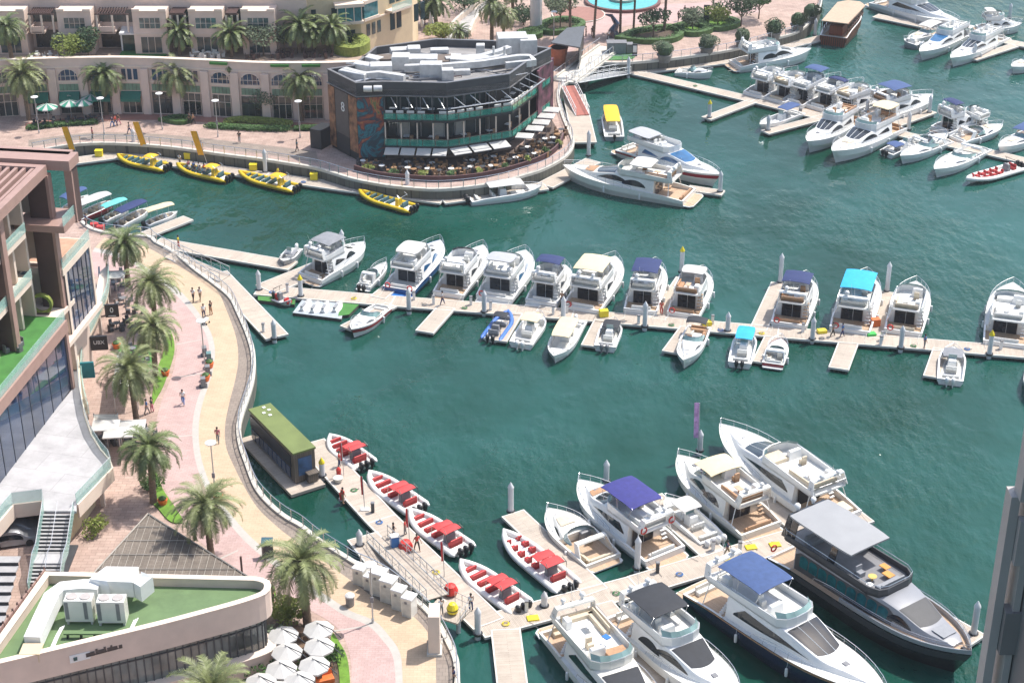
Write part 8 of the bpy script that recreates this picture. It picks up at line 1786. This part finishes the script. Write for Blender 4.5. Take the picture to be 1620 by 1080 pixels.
for a in [((306, 477), 'person in white shirt and black trousers walking on the cream path, left of a pair', 'walk', 1.3, 'white', 'black'), ((317, 476), 'person in pale shirt walking on the cream path, right of a pair', 'walk', 1.3, 'white', 'khaki'),
          ((323, 503), 'person in white crouching over a pushchair on the cream path', 'stand', -1, 'white', 'navy'), ((334, 498), 'person in dark clothes beside the pushchair', 'stand', 2.6, 'black', 'tan'),
          ((233, 655), 'person in blue carrying something below the lawn strip', 'walk', .4, 'blue', 'grey'), ((241, 652), 'person in dark clothes next to the one in blue', 'stand', 2.8, 'black', 'pink'),
          ((1046, 497), 'person all in red standing on the finger pontoon', 'stand', 1.2, 'red', 'red', .5), ((1317, 532), 'person in grey walking on the mid pontoon, left of a pair', 'walk', .2, 'grey', 'black', .5), ((1332, 533), 'person in blue walking on the mid pontoon, right of a pair', 'walk', .2, 'blue', 'navy', .5),
          ((889, 482), 'person in dark red at the bow finger left of the cream canopied yacht', 'stand', 1.2, 'tan', 'black', .5), ((623, 852), 'person in khaki shorts at the near gangway foot', 'walk', .4, 'black', 'khaki', .5), ((641, 846), 'person in red shirt by the yellow fender on the tour pontoon', 'stand', 3, 'red', 'grey', .5),
          ((537, 738), 'person in red beside the farthest red canopied boat', 'stand', 0, 'red', 'navy', .5), ((543, 796), 'person in red shirt at the edge of the tour pontoon', 'stand', .7, 'red', 'tan', .5), ((698, 972), 'person in white uniform on the gangway platform', 'stand', 2.2, 'white', 'grey', 1.95),
          ((178, 201), 'person in navy walking on the far promenade, left of three', 'walk', 3.1, 'navy', 'blue'), ((183, 200), 'person in red walking on the far promenade, middle of three', 'walk', 3.0, 'red', 'navy'), ((188, 198), 'person in black walking on the far promenade, right of three', 'walk', 3.1, 'black', 'pink'),
          ((147, 220), 'person in pink alone on the far promenade near the railing', 'stand', .5, 'pink', 'black'), ((379, 226), 'person in black alone on the far promenade by a lamp', 'walk', 1.6, 'black', 'grey'), ((300, 196), 'person in dark clothes by the arcade steps', 'walk', 3.1, 'black', 'black'), ((306, 197), 'person in tan jacket by the arcade steps', 'walk', 0.1, 'tan', 'black'),
          ((927, 58), 'person standing on the plaza left of the second tall palm', 'stand', 0, 'grey', 'black'), ((937, 58), 'person in dark clothes under the second tall palm', 'stand', 2, 'black', 'black'), ((963, 64), 'person left of the blue sculpture', 'walk', 2, 'white', 'black'), ((1073, 34), 'person in black walking on the plaza left of the middle hedge', 'walk', 1, 'black', 'black'), ((1083, 25), 'person in black near the top of the plaza', 'walk', 2, 'black', 'navy'), ((1097, 26), 'person in dark clothes near the top of the plaza, by the totem', 'walk', 0, 'navy', 'black'),
          ((406, 957), 'person in dark clothes pushing a pram beside the largest palm', 'walk', 2.4, 'white', 'black'), ((432, 952), 'person in black in the shade of the largest palm', 'stand', 1, 'black', 'black'),
          ((718, 1082), 'person in dark clothes by the railing at the bottom edge', 'stand', .3, 'navy', 'black'), ((700, 482), 'deckhand in white on the mid pontoon near the black striped yacht', 'walk', .3, 'white', 'navy', .55), ((1150, 880), 'deckhand in navy on the near main pontoon', 'walk', 2.8, 'navy', 'khaki', .55),
          ((1462, 551), 'person in pale blue on the mid pontoon near the grey hooded boat', 'stand', .2, 'blue', 'grey', .55), ((660, 870), 'tour guide in red halfway along the tour pontoon', 'walk', -1, 'red', 'black', .55), ((745, 965), 'tour guide in white at the near end of the tour pontoon', 'stand', 2, 'white', 'navy', .55),
          ((440, 283), 'boatman in yellow near the yellow box', 'walk', -.2, 'yellow', 'navy', .55), ((285, 262), 'boatman in white at the second orange banner', 'stand', 1, 'white', 'grey', .55), ((345, 700), 'person in pink walking on the lower cream path', 'walk', 1.6, 'pink', 'grey'), ((290, 640), 'person in white walking on the pink path', 'walk', -1.5, 'white', 'blue'), ((470, 240), 'person in teal on the promenade before the restaurant porch', 'walk', .6, 'teal', 'black'), ((205, 212), 'person in grey on the far promenade before the striped parasols', 'walk', .1, 'grey', 'navy'), ((283, 393), 'worker in yellow vest at the top of the left gangway', 'stand', 0, 'yellow', 'red'), ((137, 358), 'person in navy by the red boxes near the day boats', 'stand', 0, 'navy', 'black')]:
    person(*a[:1], a[1], a[2], a[3], a[4], a[5], a[6] if len(a) > 6 else QZ)
# passengers of the second yellow inflatable
A = G(360, 281, .6); B = G(277, 259, .9); d = (B-A); L = d.length; d.normalize(); s_ = Vector((-d.y, d.x, 0)); rz = math.atan2(d.y, d.x); k = 0
for i in range(5):
    for y in (-.42, .42):
        if (i, y) in ((4, .42),): continue
        x = L*.30+(L*.5/5)*(i+.8); q = A+d*x+s_*y
        person(None, ['passenger in white at the rear of the second yellow boat, port', 'passenger in white at the rear, starboard side of the second yellow boat', 'passenger in red on the second bench from the rear', 'passenger in grey on the second bench from the rear', 'passenger in white on the middle bench of the second yellow boat', 'passenger in black on the middle bench of the second yellow boat', 'passenger in pale blue on the fourth bench', 'passenger in white on the fourth bench of the second yellow boat', 'passenger alone on the foremost bench of the second yellow boat'][k], 'sit', rz, ['white', 'white', 'red', 'grey', 'white', 'black', 'blue', 'white', 'pink'][k], 'navy', .42, (q.x, q.y, 0)); k += 1
# pushchair
p = G(326, 512, QZ); t = thing('pushchair', 'dark folding pushchair on the cream path', 'pushchair', (p.x, p.y, QZ), 1.2); mb = MB(); mb.box(0, 0, .55, .6, .42, .3, 0, .08); mb.build('seat', WHITEP, t); mb = MB(); [mb.tube([(x, y-.03, .12), (x, y+.03, .12)], .12, 10) for x in (-.3, .3) for y in (-.25, .25)]; mb.build('wheels', BLACKP, t); mb = MB(); mb.tube([(-.3, 0, .15), (.1, 0, .6), (-.45, 0, 1.0)], .02, 4); mb.tube([(-.45, -.2, 1.0), (-.45, .2, 1.0)], .025, 4); mb.build('handle', GREYP, t)

# ---------------------------------------------------------------- air
mb = MB(); mb.box(0, 1150, 51.5, 3040, 2740, 109); hz = mb.build('haze', bpy.data.materials.new('haze_air')); tag(hz, kind='stuff')
hm = hz.data.materials[0]; hm.use_nodes = True; hn = hm.node_tree; hn.nodes.remove(hn.nodes['Principled BSDF']); hv = hn.nodes.new('ShaderNodeVolumePrincipled')
hv.inputs['Color'].default_value = (.88, .92, 1, 1); hv.inputs['Density'].default_value = .00016; hv.inputs['Anisotropy'].default_value = .2
hn.links.new(hv.outputs[0], hn.nodes['Material Output'].inputs['Volume'])
